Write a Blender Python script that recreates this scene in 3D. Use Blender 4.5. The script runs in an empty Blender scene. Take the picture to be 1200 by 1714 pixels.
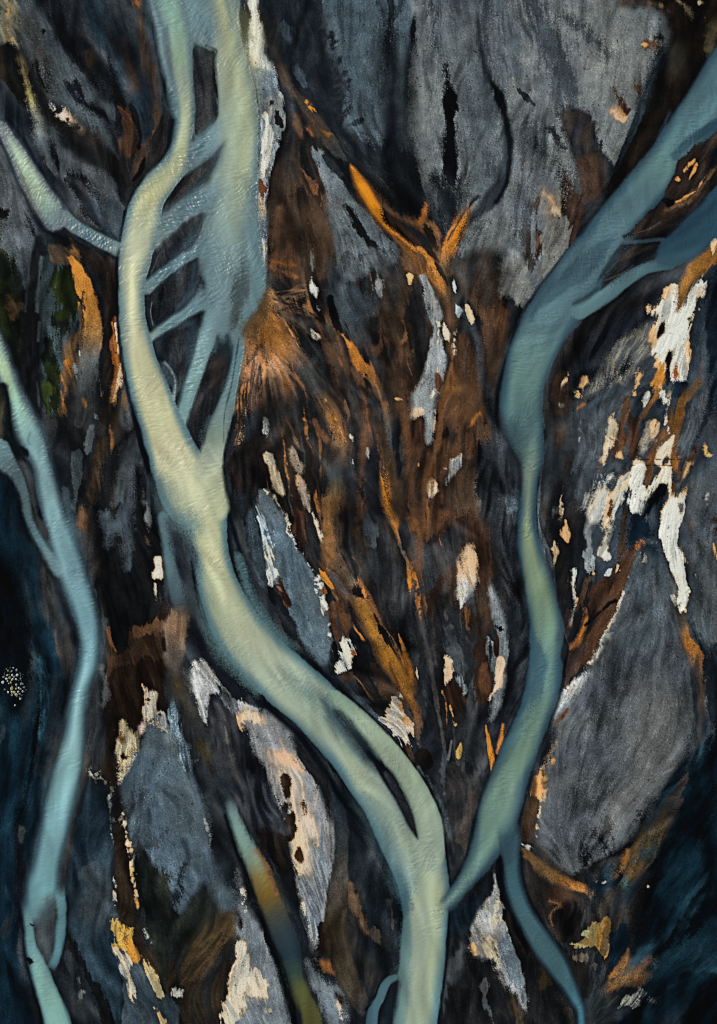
import bpy, math, random
import numpy as np

# ------------------------------------------------------------------ camera, sky, sun, exposure
S = 0.15                                   # metres per traced unit (the frame is 1200 x 1714 units)
scene = bpy.context.scene
cam_d = bpy.data.cameras.new("camera")
cam = bpy.data.objects.new("camera", cam_d)
scene.collection.objects.link(cam)
CAM_H = 210.0
cam.location = (0, 0, CAM_H)
cam.rotation_euler = (0, 0, 0)             # straight down, north at the top
cam_d.sensor_fit = 'VERTICAL'
cam_d.sensor_height = 24.0
cam_d.lens = 24.0 * CAM_H / (1714 * S)
cam_d.clip_start = 0.5
cam_d.clip_end = 9000
scene.camera = cam

SUN_EL, SUN_AZ = math.radians(42), math.radians(310)     # azimuth clockwise from north: light from the upper left
world = bpy.data.worlds.new("World")
scene.world = world
world.use_nodes = True
nt = world.node_tree
sky = nt.nodes.new('ShaderNodeTexSky')
sky.sky_type = 'NISHITA'
sky.sun_disc = False
sky.sun_elevation = SUN_EL
sky.sun_rotation = SUN_AZ
nt.links.new(sky.outputs[0], nt.nodes['Background'].inputs[0])
nt.nodes['Background'].inputs[1].default_value = 0.08
sun_d = bpy.data.lights.new("sun", 'SUN')
sun_d.energy = 3.2
sun_d.angle = math.radians(0.5)
sun_d.color = (1.0, 0.95, 0.88)
sun = bpy.data.objects.new("sun", sun_d)
sun.rotation_euler = (math.pi / 2 - SUN_EL, 0, math.pi - SUN_AZ)
sun.location = (0, 0, 300)
scene.collection.objects.link(sun)
scene.cycles.use_denoising = False
scene.cycles.pixel_filter_type = 'BLACKMAN_HARRIS'
scene.cycles.filter_width = 1.05
scene.view_settings.view_transform = 'Standard'
scene.view_settings.look = 'None'
scene.view_settings.gamma = 1.0
scene.view_settings.exposure = -0.05

# ------------------------------------------------------------------ the terrain lattice
rng = np.random.default_rng(7)
STEP = 1.2
def axis(a, b):
    core = np.arange(a - 60, b + 60.01, STEP)
    d, out = STEP, []
    x = 0.0
    while x < 24000:
        d *= 1.11
        x += d
        out.append(x)
    out = np.array(out)
    return np.concatenate([core[0] - out[::-1], core, core[-1] + out])
xs, ys = axis(0, 1200), axis(0, 1714)
NX, NY = len(xs), len(ys)
X, Y = np.meshgrid(xs, ys)
X = X.astype(np.float32); Y = Y.astype(np.float32)
OUT = np.maximum(np.maximum(-X, X - 1200), np.maximum(-Y, Y - 1714))
FADE = (1 - np.clip((OUT - 50) / 160, 0, 1)).astype(np.float32)      # fine detail thins out where the lattice coarsens

def lin(c):
    c = np.asarray(c, dtype=np.float32) / 255.0
    return np.where(c <= 0.04045, c / 12.92, ((c + 0.055) / 1.055) ** 2.4).astype(np.float32)
KLIGHT = np.array([0.80, 0.775, 0.865], dtype=np.float32)
def alb(c):
    v = lin(c) / KLIGHT
    return v * min(1.0, 0.80 / float(v.max()))

def gblur(a, sx, sy=None):
    sy = sx if sy is None else sy
    fy = np.fft.fftfreq(a.shape[0])[:, None]; fx = np.fft.rfftfreq(a.shape[1])[None, :]
    k = np.exp(-2 * math.pi ** 2 * ((fx * sx) ** 2 + (fy * sy) ** 2))
    return np.fft.irfft2(np.fft.rfft2(a) * k, a.shape).astype(np.float32)
def unit(a):
    return ((a - a.mean()) / a.std()).astype(np.float32)
def noise(s, seed):
    r = np.random.default_rng(seed)
    return unit(gblur(r.standard_normal((NY, NX)).astype(np.float32), s))
def smooth(t):
    t = np.clip(t, 0, 1)
    return t * t * (3 - 2 * t)

def catmull(p, closed, sub=4):
    p = np.asarray(p, dtype=np.float64)
    n = len(p)
    if n < 3 and not closed:
        return p
    out = []
    for i in range(n if closed else n - 1):
        if closed:
            a, b, c, d = p[(i - 1) % n], p[i], p[(i + 1) % n], p[(i + 2) % n]
        else:
            a, b, c, d = p[max(i - 1, 0)], p[i], p[i + 1], p[min(i + 2, n - 1)]
        for k in range(sub):
            t = k / sub
            out.append(0.5 * (2 * b + (c - a) * t + (2 * a - 5 * b + 4 * c - d) * t * t + (3 * b - a - 3 * c + d) * t ** 3))
    if not closed:
        out.append(p[-1])
    return np.array(out)

def window(x0, y0, x1, y1):
    i0, i1 = np.searchsorted(ys, [y0, y1]); j0, j1 = np.searchsorted(xs, [x0, x1])
    return slice(max(i0, 0), min(i1 + 1, NY)), slice(max(j0, 0), min(j1 + 1, NX))

def sdf_poly(pts, w):
    x, y = X[w], Y[w]
    d = np.full(x.shape, 1e12, np.float32)
    inside = np.zeros(x.shape, bool)
    n = len(pts)
    for i in range(n):
        ax, ay = pts[i]; bx, by = pts[(i + 1) % n]
        ex, ey = bx - ax, by - ay
        l2 = ex * ex + ey * ey + 1e-9
        t = np.clip(((x - ax) * ex + (y - ay) * ey) / l2, 0, 1)
        d = np.minimum(d, (x - ax - t * ex) ** 2 + (y - ay - t * ey) ** 2)
        if (ay > by) != (ay < by) or True:
            c = ((ay > y) != (by > y))
            if ey != 0:
                inside ^= c & (x < ex * (y - ay) / ey + ax)
    d = np.sqrt(d)
    return np.where(inside, -d, d)

def sdf_stroke(pts, w):
    x, y = X[w], Y[w]
    best = np.full(x.shape, 1e9, np.float32)
    par = np.zeros(x.shape, np.float32)
    side = np.zeros(x.shape, np.float32)
    for i in range(len(pts) - 1):
        ax, ay, wa = pts[i][:3]; bx, by, wb = pts[i + 1][:3]
        ex, ey = bx - ax, by - ay
        l2 = ex * ex + ey * ey + 1e-9
        t = np.clip(((x - ax) * ex + (y - ay) * ey) / l2, 0, 1)
        dist = np.sqrt((x - ax - t * ex) ** 2 + (y - ay - t * ey) ** 2)
        hw = 0.5 * (wa + (wb - wa) * t)
        d = dist - hw
        m = d < best
        best = np.where(m, d, best)
        par = np.where(m, i + t, par)
        sgn = np.sign(ex * (y - ay) - ey * (x - ax))
        side = np.where(m, sgn * dist / np.maximum(hw, .5), side)
    return best, par, side

# ------------------------------------------------------------------ flow of the braid plain
def extend(q):
    """carry a channel straight on past the frame"""
    out, lead = [list(map(float, p)) for p in q], 0
    def far(a, b):
        ux, uy = a[0] - b[0], a[1] - b[1]
        l = math.hypot(ux, uy) + 1e-6
        return [a[0] + ux / l * 9000, a[1] + uy / l * 9000, a[2]]
    outside = lambda p: not (-2 < p[0] < 1202 and -2 < p[1] < 1716)
    first, last = out[0], out[-1]
    if outside(last):
        out.append(far(last, out[-2]))
    if outside(first):
        out.insert(0, far(first, out[1])); lead = 1
    return np.array(out), lead

GUIDES = [
    # rivers
    [(320, -40), (330, 120), (300, 270), (240, 350), (222, 450), (240, 620), (290, 780), (345, 930), (400, 1080), (520, 1190), (620, 1300), (700, 1420), (715, 1560), (700, 1740)],
    [(390, -40), (405, 150), (395, 350), (385, 500), (350, 620), (320, 700)],
    [(10, 220), (50, 300), (90, 370), (200, 420)], [(0, 600), (40, 710), (90, 850), (140, 1010), (140, 1130), (110, 1290), (75, 1470), (60, 1600), (95, 1740)],
    [(1220, 120), (1100, 285), (980, 440), (900, 555), (868, 660), (892, 770), (885, 880), (912, 1040), (905, 1160), (850, 1310), (800, 1450), (750, 1510)],
    [(850, 1430), (880, 1535), (940, 1640), (975, 1740)], [(1180, 380), (1080, 440), (1000, 500)],
    # plain
    [(60, 0), (100, 110), (160, 200), (200, 330)], [(10, 0), (40, 120), (70, 240), (120, 380)], [(170, 0), (210, 120), (240, 240)], [(20, 300), (60, 440), (55, 640), (90, 760)],
    [(130, 440), (155, 540), (140, 700), (160, 900)], [(200, 540), (205, 660), (170, 820), (190, 1000)], [(30, 850), (60, 1060), (50, 1300), (20, 1500)],
    [(210, 1080), (230, 1250), (205, 1400), (215, 1560), (270, 1714)], [(280, 1150), (320, 1300), (360, 1460), (370, 1560), (290, 1640)], [(330, 1080), (380, 1300), (440, 1480), (500, 1714)],
    [(410, 1180), (480, 1330), (520, 1500), (560, 1690)], [(560, 1330), (575, 1450), (555, 1560), (590, 1714)],
    [(440, 0), (450, 200), (445, 420)], [(470, 110), (560, 240), (680, 400), (745, 500), (735, 640), (715, 800), (730, 1000), (740, 1200), (745, 1400)],
    [(700, 0), (690, 200), (720, 330), (735, 400)], [(760, 0), (755, 200), (770, 380)], [(830, 0), (845, 200), (830, 330), (760, 420)], [(950, 0), (960, 160), (920, 330), (880, 500), (810, 640)], [(1100, 0), (1050, 230), (960, 400)], [(1020, 60), (985, 230), (950, 380)],
    [(500, 260), (540, 380), (560, 520), (620, 660), (650, 800), (690, 1010), (710, 1150)], [(440, 490), (500, 600), (560, 720), (555, 830), (560, 960), (620, 1060), (690, 1190)], [(430, 540), (415, 660), (390, 760)],
    [(460, 600), (500, 720), (530, 860), (560, 1000)], [(430, 830), (480, 960), (560, 1130), (660, 1200)], [(660, 560), (690, 700), (680, 860), (700, 1000)], [(800, 500), (790, 700), (800, 900), (830, 1100), (820, 1260)],
    [(780, 900), (775, 1100), (790, 1300)], [(1190, 430), (1140, 560), (1090, 700), (1040, 800), (1000, 920), (960, 1060)], [(1170, 560), (1150, 700), (1130, 800), (1120, 900), (1145, 1020), (1165, 1120), (1175, 1210)],
    [(1000, 560), (970, 680), (960, 800), (950, 950)], [(1070, 900), (1000, 1050), (950, 1150), (910, 1290)], [(1080, 1000), (1040, 1200), (980, 1400)], [(1190, 1230), (1090, 1370), (1000, 1480), (960, 1540)],
    [(1200, 1400), (1120, 1520), (1060, 1600), (1000, 1680)], [(1200, 1560), (1100, 1640), (1000, 1720)], [(830, 1460), (860, 1580), (890, 1714)], [(780, 1500), (800, 1620), (790, 1714)], [(600, 1400), (660, 1560), (640, 1714)],
    [(890, 1420), (960, 1470), (1000, 1540), (980, 1640)], [(300, 1000), (300, 1130), (340, 1300), (400, 1400)],
]
def flow_field():
    gx = np.arange(-60, 1261, 20.0); gy = np.arange(-60, 1775, 20.0)
    GX, GY = np.meshgrid(gx, gy)
    c2 = np.zeros_like(GX); s2 = np.zeros_like(GX); ww = np.zeros_like(GX)
    for g in GUIDES:
        q = catmull(g, False, 5)
        for a, b in zip(q[:-1], q[1:]):
            mx, my = (a + b) / 2
            th = math.atan2(b[1] - a[1], b[0] - a[0])
            wgt = np.hypot(*(b - a)) / ((GX - mx) ** 2 + (GY - my) ** 2 + 150.0) ** 1.4
            c2 += wgt * math.cos(2 * th); s2 += wgt * math.sin(2 * th); ww += wgt
    fx = np.clip((xs - gx[0]) / 20, 0, len(gx) - 1.001); fy = np.clip((ys - gy[0]) / 20, 0, len(gy) - 1.001)
    jx, iy = fx.astype(int), fy.astype(int); tx, ty = (fx - jx)[None, :], (fy - iy)[:, None]
    def up(a):
        A = a[iy][:, jx]; B = a[iy][:, jx + 1]; C = a[iy + 1][:, jx]; D = a[iy + 1][:, jx + 1]
        return (A * (1 - tx) + B * tx) * (1 - ty) + (C * (1 - tx) + D * tx) * ty
    th = 0.5 * np.arctan2(up(s2 / ww), up(c2 / ww))
    return th.astype(np.float32)
TH = flow_field()
SW = noise(16, 3)
def lic(src, th, n, h=1.0):
    dx, dy = np.cos(th).ravel().astype(np.float32), np.sin(th).ravel().astype(np.float32)
    flat = src.ravel()
    j0, i0 = np.meshgrid(np.arange(NX, dtype=np.float32), np.arange(NY, dtype=np.float32))
    acc = flat.copy(); tot = 1.0
    for sgn in (1, -1):
        px, py = j0.ravel().copy(), i0.ravel().copy()
        vx, vy = dx * sgn, dy * sgn
        for k in range(n):
            px += vx * h; py += vy * h
            idx = np.clip(np.rint(py), 0, NY - 1).astype(np.int32) * NX + np.clip(np.rint(px), 0, NX - 1).astype(np.int32)
            nx_, ny_ = dx[idx], dy[idx]
            f = np.where(nx_ * vx + ny_ * vy < 0, -1, 1).astype(np.float32)
            vx, vy = nx_ * f, ny_ * f
            g = 1 - k / n
            acc += flat[idx] * g; tot += g
    return unit(acc.reshape(NY, NX) / tot)
def fbm(seed, s0, n=4):
    a = 0
    for k in range(n):
        a = a + noise(s0 / 2 ** k, seed + k) * 0.6 ** k
    return unit(a)
FINE = lic(noise(0.7, 11), TH + 0.10 * SW, 12)
MED = lic(noise(2.2, 12), TH + 0.22 * SW, 20, 1.6)
BROAD = lic(noise(6.0, 13), TH + 0.25 * noise(30, 15), 22, 2.6)
BLOT = fbm(40, 22, 5)
GRAIN = noise(0.33, 60)
RIP = unit(lic(noise(0.6, 61), TH + math.pi / 2 + 0.45 + 0.3 * noise(9, 62), 5) + lic(noise(0.6, 66), TH + math.pi / 2 - 0.45 + 0.3 * noise(9, 67), 5))
BEAD = fbm(68, 4, 3)
VARY = np.clip(np.exp(0.75 * noise(26, 65)), .4, 2.5).astype(np.float32)
FRAY = FADE * unit(0.4 * MED + 0.3 * FINE + 0.35 * BROAD + 0.6 * fbm(64, 8, 4))

FINE *= FADE; MED *= FADE; BROAD *= FADE; GRAIN *= FADE; RIP *= FADE; BEAD *= FADE

# ------------------------------------------------------------------ laying down the sediments
COL = np.empty((NY, NX, 3), np.float32)
WET = np.zeros((NY, NX), np.float32)       # 1 = open water
HGT = np.zeros((NY, NX), np.float32)       # extra relief in metres
TEX = np.ones((NY, NX), np.float32)        # how streaky / grainy the surface is
OWN = np.zeros((NY, NX), np.int16)
OWNERS = [("ground", "structure", "dark volcanic sand plain streaked with rust, ash and pale silt between the channels", "sand plain", None)]
def owner(name, kind, label, cat, group=None):
    OWNERS.append((name, kind, label, cat, group))
    return len(OWNERS) - 1

def lay(w, d, colour, soft, rag, a, c2, mix, wet, h, tex, own, fade=None, ribbon=0, vary=True):
    if rag > 1.6:                           # land: here a sharp lip, there a long drift of blown sand
        sw = (soft * (1.5 if ribbon and soft >= 3 else 1.1) + 0.6) * (VARY[w] if vary else np.minimum(VARY[w], 1.3))
        kind = OWNERS[own][0] if own is not None else ''
        if kind == 'gravel_bar':
            sw = sw * 1.8
        f = FRAY[w] * rag * (1.25 if kind == 'silt_deposit' else 0.8) + GRAIN[w] * np.minimum(sw * 0.14, 3.0)
    else:
        sw = soft * 1.2 + 0.6
        f = FRAY[w] * (rag * 0.8) + GRAIN[w] * soft * 0.03
    m = smooth(0.5 - (d + f) / sw) * a
    if wet is None and float(np.mean(colour)) > 0.26:   # thin pale silt: the dark sand shows through in streaks
        if ribbon and ribbon < 10:
            m = m * smooth(0.55 + 0.75 * BEAD[w])
        m = m * (0.76 + 0.24 * smooth(0.75 + 0.55 * MED[w] + 0.35 * FINE[w] + 0.25 * GRAIN[w] - d * 0.03))
    if fade is not None:
        m = m * fade
    c = colour
    if c2 is not None:
        N = {'m': MED, 'b': BROAD, 'f': FINE, 'o': BLOT}[mix][w]
        t = smooth(N * 0.45 + 0.5)[..., None]
        c = colour * (1 - t) + alb(c2) * t
    m3 = m[..., None]
    COL[w] = COL[w] * (1 - m3) + c * m3
    if wet is not None:
        WET[w] = WET[w] * (1 - m) + wet * m
    if h is not None:
        HGT[w] = HGT[w] * (1 - m) + h * m
    if tex is not None:
        TEX[w] = TEX[w] * (1 - m) + tex * m
    if own is not None:
        OWN[w] = np.where(m > 0.5, own, OWN[w])

def peach(c):
    if c[0] > 1.45 * c[2] and c[0] > 30 and c[1] < .75 * c[0]:
        return (c[0], c[1] * (1.06 if c[0] < 110 else 1.03), c[2] * 1.02)
    return (c[0], c[1] - 2, c[2] + 10) if c[0] > 199 and 90 < c[2] < 190 else c

def P(c, pts, soft=4, rag=3, a=1.0, c2=None, mix='m', wet=None, h=None, tex=None, own=None, grad=None, sub=3, vary=True):
    """an area of one sediment: outline in traced units"""
    q = catmull(pts, True, sub) if sub > 1 else np.array(pts, float)
    pad = soft * 4 + 4 * abs(rag) + 3
    w = window(q[:, 0].min() - pad, q[:, 1].min() - pad, q[:, 0].max() + pad, q[:, 1].max() + pad)
    d = sdf_poly(q, w)
    colour = alb(peach(c))
    if grad is not None:
        (x0, y0), (x1, y1), cg = grad
        l2 = (x1 - x0) ** 2 + (y1 - y0) ** 2
        t = smooth(((X[w] - x0) * (x1 - x0) + (Y[w] - y0) * (y1 - y0)) / l2 + 0.10 * MED[w])[..., None]
        colour = colour * (1 - t) + alb(cg) * t
    lay(w, d, colour, soft, rag, a, c2, mix, wet, h, tex, own, vary=vary)

def St(c, pts, soft=4, rag=2, a=1.0, c2=None, mix='m', wet=None, h=None, tex=None, own=None, ext=False, edge=None, tail=(0, 0)):
    """a ribbon: (x, y, width[, colour]) along its middle; edge=(colour, reach) tints its margins; tail fades its ends"""
    cols = [(i, q[3]) for i, q in enumerate(pts) if len(q) > 3]
    q = catmull([p[:3] for p in pts], False, 4) if len(pts) > 2 else np.array([p[:3] for p in pts], float)
    sub = 4 if len(pts) > 2 else 1
    lead = 0
    n0 = len(pts)
    if ext:
        q, lead = extend(q)
    wmax = q[:, 2].max() / 2
    pad = wmax + soft * 4 + 4 * abs(rag) + 3
    w = window(q[:, 0].min() - pad, q[:, 1].min() - pad, q[:, 0].max() + pad, q[:, 1].max() + pad)
    d, par, side = sdf_stroke(q, w)
    par = np.clip((par - lead) / sub, 0, n0 - 1)
    if cols:
        ki = [k for k, _ in cols]; kc = np.array([alb(peach(v)) for _, v in cols])
        pj = par + 0.06 * MED[w]
        colour = np.stack([np.interp(pj, ki, kc[:, k]) for k in range(3)], -1).astype(np.float32)
    else:
        colour = alb(peach(c))
    if edge is not None:
        ce, reach = edge
        t = smooth(1 + d / reach + 0.12 * BROAD[w])[..., None]
        colour = colour * (1 - t) + alb(ce) * t
    fade = None
    n = len(pts) - 1
    if tail[0] or tail[1]:
        fade = np.ones_like(d)
        if tail[0]:
            fade = fade * smooth(par / tail[0])
        if tail[1]:
            fade = fade * smooth((n - par) / tail[1])
    lay(w, d, colour, soft, rag, a, c2, mix, wet, h, tex, own, fade, ribbon=max(wmax * 2, .1))

DR = random.Random(21)
def D(c, x, y, lx, ly, ang=90, soft=None, rag=3, a=1.0, **k):
    """a fleck: an uneven lens lx long, ly wide, lying at ang degrees"""
    t = math.radians(ang)
    up, dn = [], []
    lean = DR.uniform(-.35, .35)
    for i in range(7):
        u = -1 + 2 * i / 6
        prof = max(0.02, 1 - abs(u - lean * (1 - u * u)) ** 1.7)
        for lst, sg in ((up, 1), (dn, -1)):
            lst.append((u * lx * .56, sg * ly * .58 * prof * DR.uniform(.55, 1.25) + ly * .12 * math.sin(3 * u + lean * 9)))
    pts = [(x + px * math.cos(t) - py * math.sin(t), y + px * math.sin(t) + py * math.cos(t)) for px, py in up + dn[::-1]]
    P(c, pts, soft=soft if soft is not None else ly * .5, rag=rag, a=a, sub=2, vary=False, **k)

K0 = (12, 13, 15); K1 = (26, 28, 31); K2 = (42, 43, 46); G1 = (70, 77, 84); G2 = (96, 99, 103); G3 = (122, 124, 127)
B1 = (50, 66, 78); B2 = (78, 92, 104); BT = (8, 24, 33); BR = (48, 31, 20); BR2 = (86, 53, 30); BRD = (32, 22, 16)
OC = (160, 96, 34); OC2 = (204, 124, 34); OCD = (118, 84, 56); CR = (222, 203, 172); WH = (250, 236, 218); PB = (168, 171, 176)
base = np.stack([alb((34, 36, 40))[k] * (1 + 0.0 * BLOT) for k in range(3)], -1)
t_ = smooth(0.5 + 0.4 * BROAD)[..., None]
COL[:] = base * (1 - t_) + alb((22, 24, 28)) * t_

def strand(x, y, length, step=14):
    """a line that follows the flow from (x, y)"""
    pts = [(x, y)]
    px, py = None, None
    for _ in range(int(length / step)):
        j = min(max(int(np.searchsorted(xs, x)), 0), NX - 1); i = min(max(int(np.searchsorted(ys, y)), 0), NY - 1)
        th = float(TH[i, j]) + DR.gauss(0, .16)
        dx, dy = math.cos(th), math.sin(th)
        if (px is None and dy < 0) or (px is not None and dx * px + dy * py < 0):
            dx, dy = -dx, -dy
        px, py = dx, dy
        x += dx * step; y += dy * step
        pts.append((x, y))
    return pts
def strands(n, box, cols, w0, w1, l0, l1, a, soft=3, rag=2.5):
    for _ in range(n):
        p = strand(DR.uniform(box[0], box[2]), DR.uniform(box[1], box[3]), DR.uniform(l0, l1))
        wd = DR.uniform(w0, w1); k = len(p)
        c = cols[DR.randrange(len(cols))]
        sc_ = DR.uniform(.8, 1.2)
        c = tuple(v * sc_ for v in c)
        St(c, [(q[0], q[1], max(.8, wd * math.sin(math.pi * (i + .6) / (k + .2)))) for i, q in enumerate(p)], soft, rag, a=a * DR.uniform(.5, 1), tail=(k * .3, k * .35))

# ================================================================== regions, large to small
BAR = "gravel bars between the channels"
def bar(label): return owner("gravel_bar", "structure", label, "gravel bar")
def silt(label): return owner("silt_deposit", "structure", label, "silt deposit")
def iron(label): return owner("rust_stream", "structure", label, "rust stained stream")

# ---- broad tones
P((30, 38, 44), [(140, -60), (160, 55), (190, 110), (230, 210), (250, 300), (290, 250), (280, 150), (255, 40), (245, -60)], 20, 4, c2=(24, 30, 36), mix='b')
P((24, 30, 34), [(-60, 380), (60, 400), (140, 430), (150, 700), (100, 700), (50, 660), (-60, 600)], 30, 8, c2=(16, 18, 20), mix='b')
P((40, 37, 36), [(85, 690), (190, 640), (260, 760), (262, 870), (170, 870), (120, 860)], 30, 8, c2=(24, 24, 26), mix='b')
P(BT, [(-60, 790), (30, 800), (60, 900), (100, 1000), (115, 1120), (95, 1300), (60, 1400), (30, 1500), (30, 1600), (60, 1760), (-60, 1760)], 24, 4, c2=(12, 32, 43), mix='b', tex=1)
P((30, 22, 18), [(170, 1010), (285, 1010), (290, 1150), (250, 1300), (190, 1300), (165, 1200)], 24, 5, c2=(20, 15, 13))
P((34, 40, 47), [(290, 1180), (400, 1250), (420, 1450), (520, 1760), (380, 1760), (385, 1500)], 20, 6, c2=(28, 27, 28), mix='b')
P((40, 33, 28), [(445, 210), (560, 260), (640, 430), (660, 620), (600, 800), (700, 1000), (700, 1200), (560, 1000), (420, 900), (400, 760), (440, 600)], 40, 10, c2=(22, 22, 24), mix='m')
P((66, 42, 25), [(650, 520), (690, 430), (790, 440), (850, 520), (830, 640), (815, 760), (800, 860), (720, 1000), (690, 900), (680, 760)], 40, 12, c2=(32, 26, 22), mix='b')
P((52, 33, 22), [(690, 850), (810, 850), (820, 980), (800, 1140), (700, 1120)], 40, 12, c2=(34, 28, 25), mix='b')
P((40, 41, 44), [(700, 1000), (800, 1060), (810, 1300), (770, 1480), (740, 1400), (720, 1250)], 40, 8, c2=(30, 30, 32), mix='b')
P((34, 30, 29), [(905, 620), (960, 600), (990, 800), (960, 1060), (930, 1020), (905, 880)], 24, 6, c2=(26, 27, 30), mix='b')
P((52, 58, 66), [(1010, 560), (1110, 500), (1220, 420), (1220, 1240), (1160, 1240), (1100, 1000), (1000, 1000), (985, 800), (960, 700)], 40, 8, c2=(40, 47, 56), mix='b')
P((8, 25, 33), [(1220, 1225), (1190, 1240), (1150, 1290), (1110, 1350), (1075, 1410), (1090, 1500), (1060, 1600), (1060, 1680), (960, 1760), (1260, 1760)], 22, 4, c2=(5, 13, 18), mix='b', tex=1)
P((30, 28, 27), [(880, 1420), (960, 1470), (1060, 1420), (1080, 1460), (1060, 1560), (1000, 1720), (900, 1720), (860, 1560)], 24, 6, c2=(42, 37, 33), mix='b')
P((30, 28, 28), [(745, 1530), (800, 1530), (850, 1480), (900, 1600), (960, 1714), (950, 1760), (735, 1760)], 20, 6, c2=(20, 20, 21), mix='m')
P((28, 33, 38), [(560, 1300), (600, 1370), (660, 1480), (676, 1560), (640, 1650), (600, 1760), (560, 1760), (545, 1600), (570, 1450)], 16, 4, c2=(22, 25, 28), mix='b')

# ---- drifts and threads laid along the old channels
strands(90, (0, 0, 1200, 1714), [(62, 67, 72), (56, 60, 66), (20, 21, 24), (14, 15, 17), (70, 70, 72)], 10, 34, 80, 260, .55, 12, 5)
strands(110, (440, 230, 830, 1250), [(118, 72, 34), (96, 58, 30), (70, 44, 28), (60, 62, 66), (78, 76, 76), (16, 15, 16), (24, 22, 22)], 4, 16, 70, 200, .75, 5, 4)
strands(90, (440, 230, 830, 1250), [(150, 92, 40), (110, 68, 36), (84, 84, 86), (70, 66, 64), (12, 12, 13)], 1.2, 4, 60, 220, .8, 2, 2)
strands(60, (930, 480, 1200, 1100), [(84, 90, 97), (110, 108, 104), (28, 34, 42), (90, 58, 34), (20, 24, 30)], 2, 10, 50, 150, .6, 4, 4)
strands(50, (0, 380, 260, 1714), [(58, 62, 66), (46, 38, 33), (18, 18, 19), (70, 50, 36)], 3, 12, 60, 180, .6, 5, 4)
strands(50, (280, 1180, 700, 1714), [(66, 68, 72), (50, 48, 48), (18, 18, 20), (60, 66, 72)], 3, 12, 60, 200, .6, 5, 4)
strands(40, (720, 1000, 950, 1714), [(58, 58, 60), (20, 20, 22), (70, 58, 48), (64, 66, 70)], 2, 10, 60, 180, .6, 5, 4)

# ---- upper left corner
b1 = bar("slate grey ash bar in the upper left corner, edged by black wet sand")
P((76, 84, 91), [(24, -50), (60, 0), (76, 34), (88, 50), (99, 75), (120, 100), (146, 130), (158, 152), (164, 180), (172, 196), (182, 222), (196, 266), (170, 246), (140, 216), (118, 190), (96, 174), (80, 160), (72, 138), (52, 100), (38, 60)], 4, 2.5, c2=(62, 68, 76), h=.25, own=b1)
St((64, 60, 56), [(44, 30, 8), (60, 80, 26), (78, 140, 20)], 16, 5, a=.75)
P(K0, [(124, 162), (140, 166), (168, 180), (180, 184), (186, 204), (196, 214), (168, 196), (150, 188), (138, 182)], 4, 3)
D(K1, 120, 152, 34, 8, 60, 4); D(K1, 132, 146, 26, 6, 70, 3); D(K1, 137, 158, 30, 7, 50, 3)
D(K0, 73, 53, 10, 6, 80, 2, 0)
P((16, 17, 20), [(64, 4), (76, 0), (84, 30), (96, 46), (110, 80), (140, 118), (160, 148), (176, 150), (150, 110), (120, 60), (104, 10), (96, -30), (70, -30)], 14, 3)
P((120, 116, 100), [(-40, -40), (22, -40), (26, 20), (29, 74), (22, 76), (12, 70), (4, 74), (-40, 60)], 10, 4, c2=(64, 66, 62), mix='m')
St((178, 156, 112), [(12, -10, 5), (14, 30, 7), (22, 74, 6)], 6, 3, a=.8)
St((120, 84, 50), [(9, 40, 6), (16, 70, 6)], 5, 2, a=.8)
P(K0, [(-40, 80), (8, 74), (24, 78), (32, 100), (43, 130), (46, 160), (42, 184), (30, 176), (18, 160), (8, 140), (-40, 130)], 5, 4, c2=(20, 16, 12))
P((24, 32, 38), [(-40, 140), (10, 150), (40, 190), (62, 240), (70, 270), (50, 280), (24, 230), (-40, 190)], 14, 3, c2=(40, 46, 52))
St(None, [(32, 84, 5, (60, 46, 26)), (42, 130, 9, (118, 104, 64)), (52, 166, 14, (142, 132, 88)), (60, 196, 14, (120, 120, 112)), (68, 230, 18, (86, 92, 98)), (84, 270, 16, (70, 76, 82)), (100, 300, 8, (50, 54, 58))], 6, 4, tail=(0.4, 0.8))
St(K0, [(60, 110, 8), (72, 150, 16), (80, 180, 24), (104, 206, 30), (140, 232, 34), (180, 256, 26), (200, 266, 20)], 9, 6, c2=(30, 22, 18))
St((40, 30, 24), [(116, 206, 10), (150, 226, 16), (176, 246, 14)], 8, 4, a=.8)
St(WH, [(84, 172, 4, (150, 150, 146)), (92, 180, 9, (190, 184, 172)), (104, 188, 9, (220, 205, 185)), (112, 198, 6, (215, 200, 170)), (126, 206, 4, (140, 130, 110)), (136, 215, 3, (120, 110, 96))], 4, 4)
b2 = bar("grey ash bar ending in a rounded tip against the cream river's left bank")
P((80, 83, 88), [(88, 216), (104, 240), (122, 264), (146, 276), (172, 284), (190, 298), (198, 316), (204, 336), (211, 356), (209, 396), (204, 408), (190, 400), (168, 388), (138, 368), (122, 340), (110, 310), (98, 270)], 4, 3, c2=(66, 71, 78), h=.3, own=b2)
P((30, 30, 33), [(110, 300), (136, 300), (156, 320), (170, 350), (180, 380), (196, 400), (170, 390), (138, 368), (124, 340)], 12, 6, c2=(20, 20, 22)); P((34, 44, 54), [(150, 340), (186, 330), (208, 360), (205, 404), (180, 392)], 12, 4, a=.7)
P((32, 29, 28), [(130, 228), (200, 250), (236, 240), (262, 210), (272, 180), (284, 200), (280, 260), (250, 300), (220, 330), (208, 340), (200, 310), (170, 280), (140, 262)], 10, 4, c2=(22, 20, 20))
P((28, 30, 34), [(186, 160), (206, 170), (214, 180), (196, 214), (186, 190)], 6, 2, c2=(20, 22, 24))
P((50, 55, 60), [(160, 168), (180, 170), (196, 190), (190, 204), (178, 186)], 4, 3)
P((29, 41, 50), [(146, 40), (158, 60), (170, 80), (182, 78), (176, 30), (170, -40), (140, -40)], 12, 3, c2=(24, 30, 36))
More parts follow.
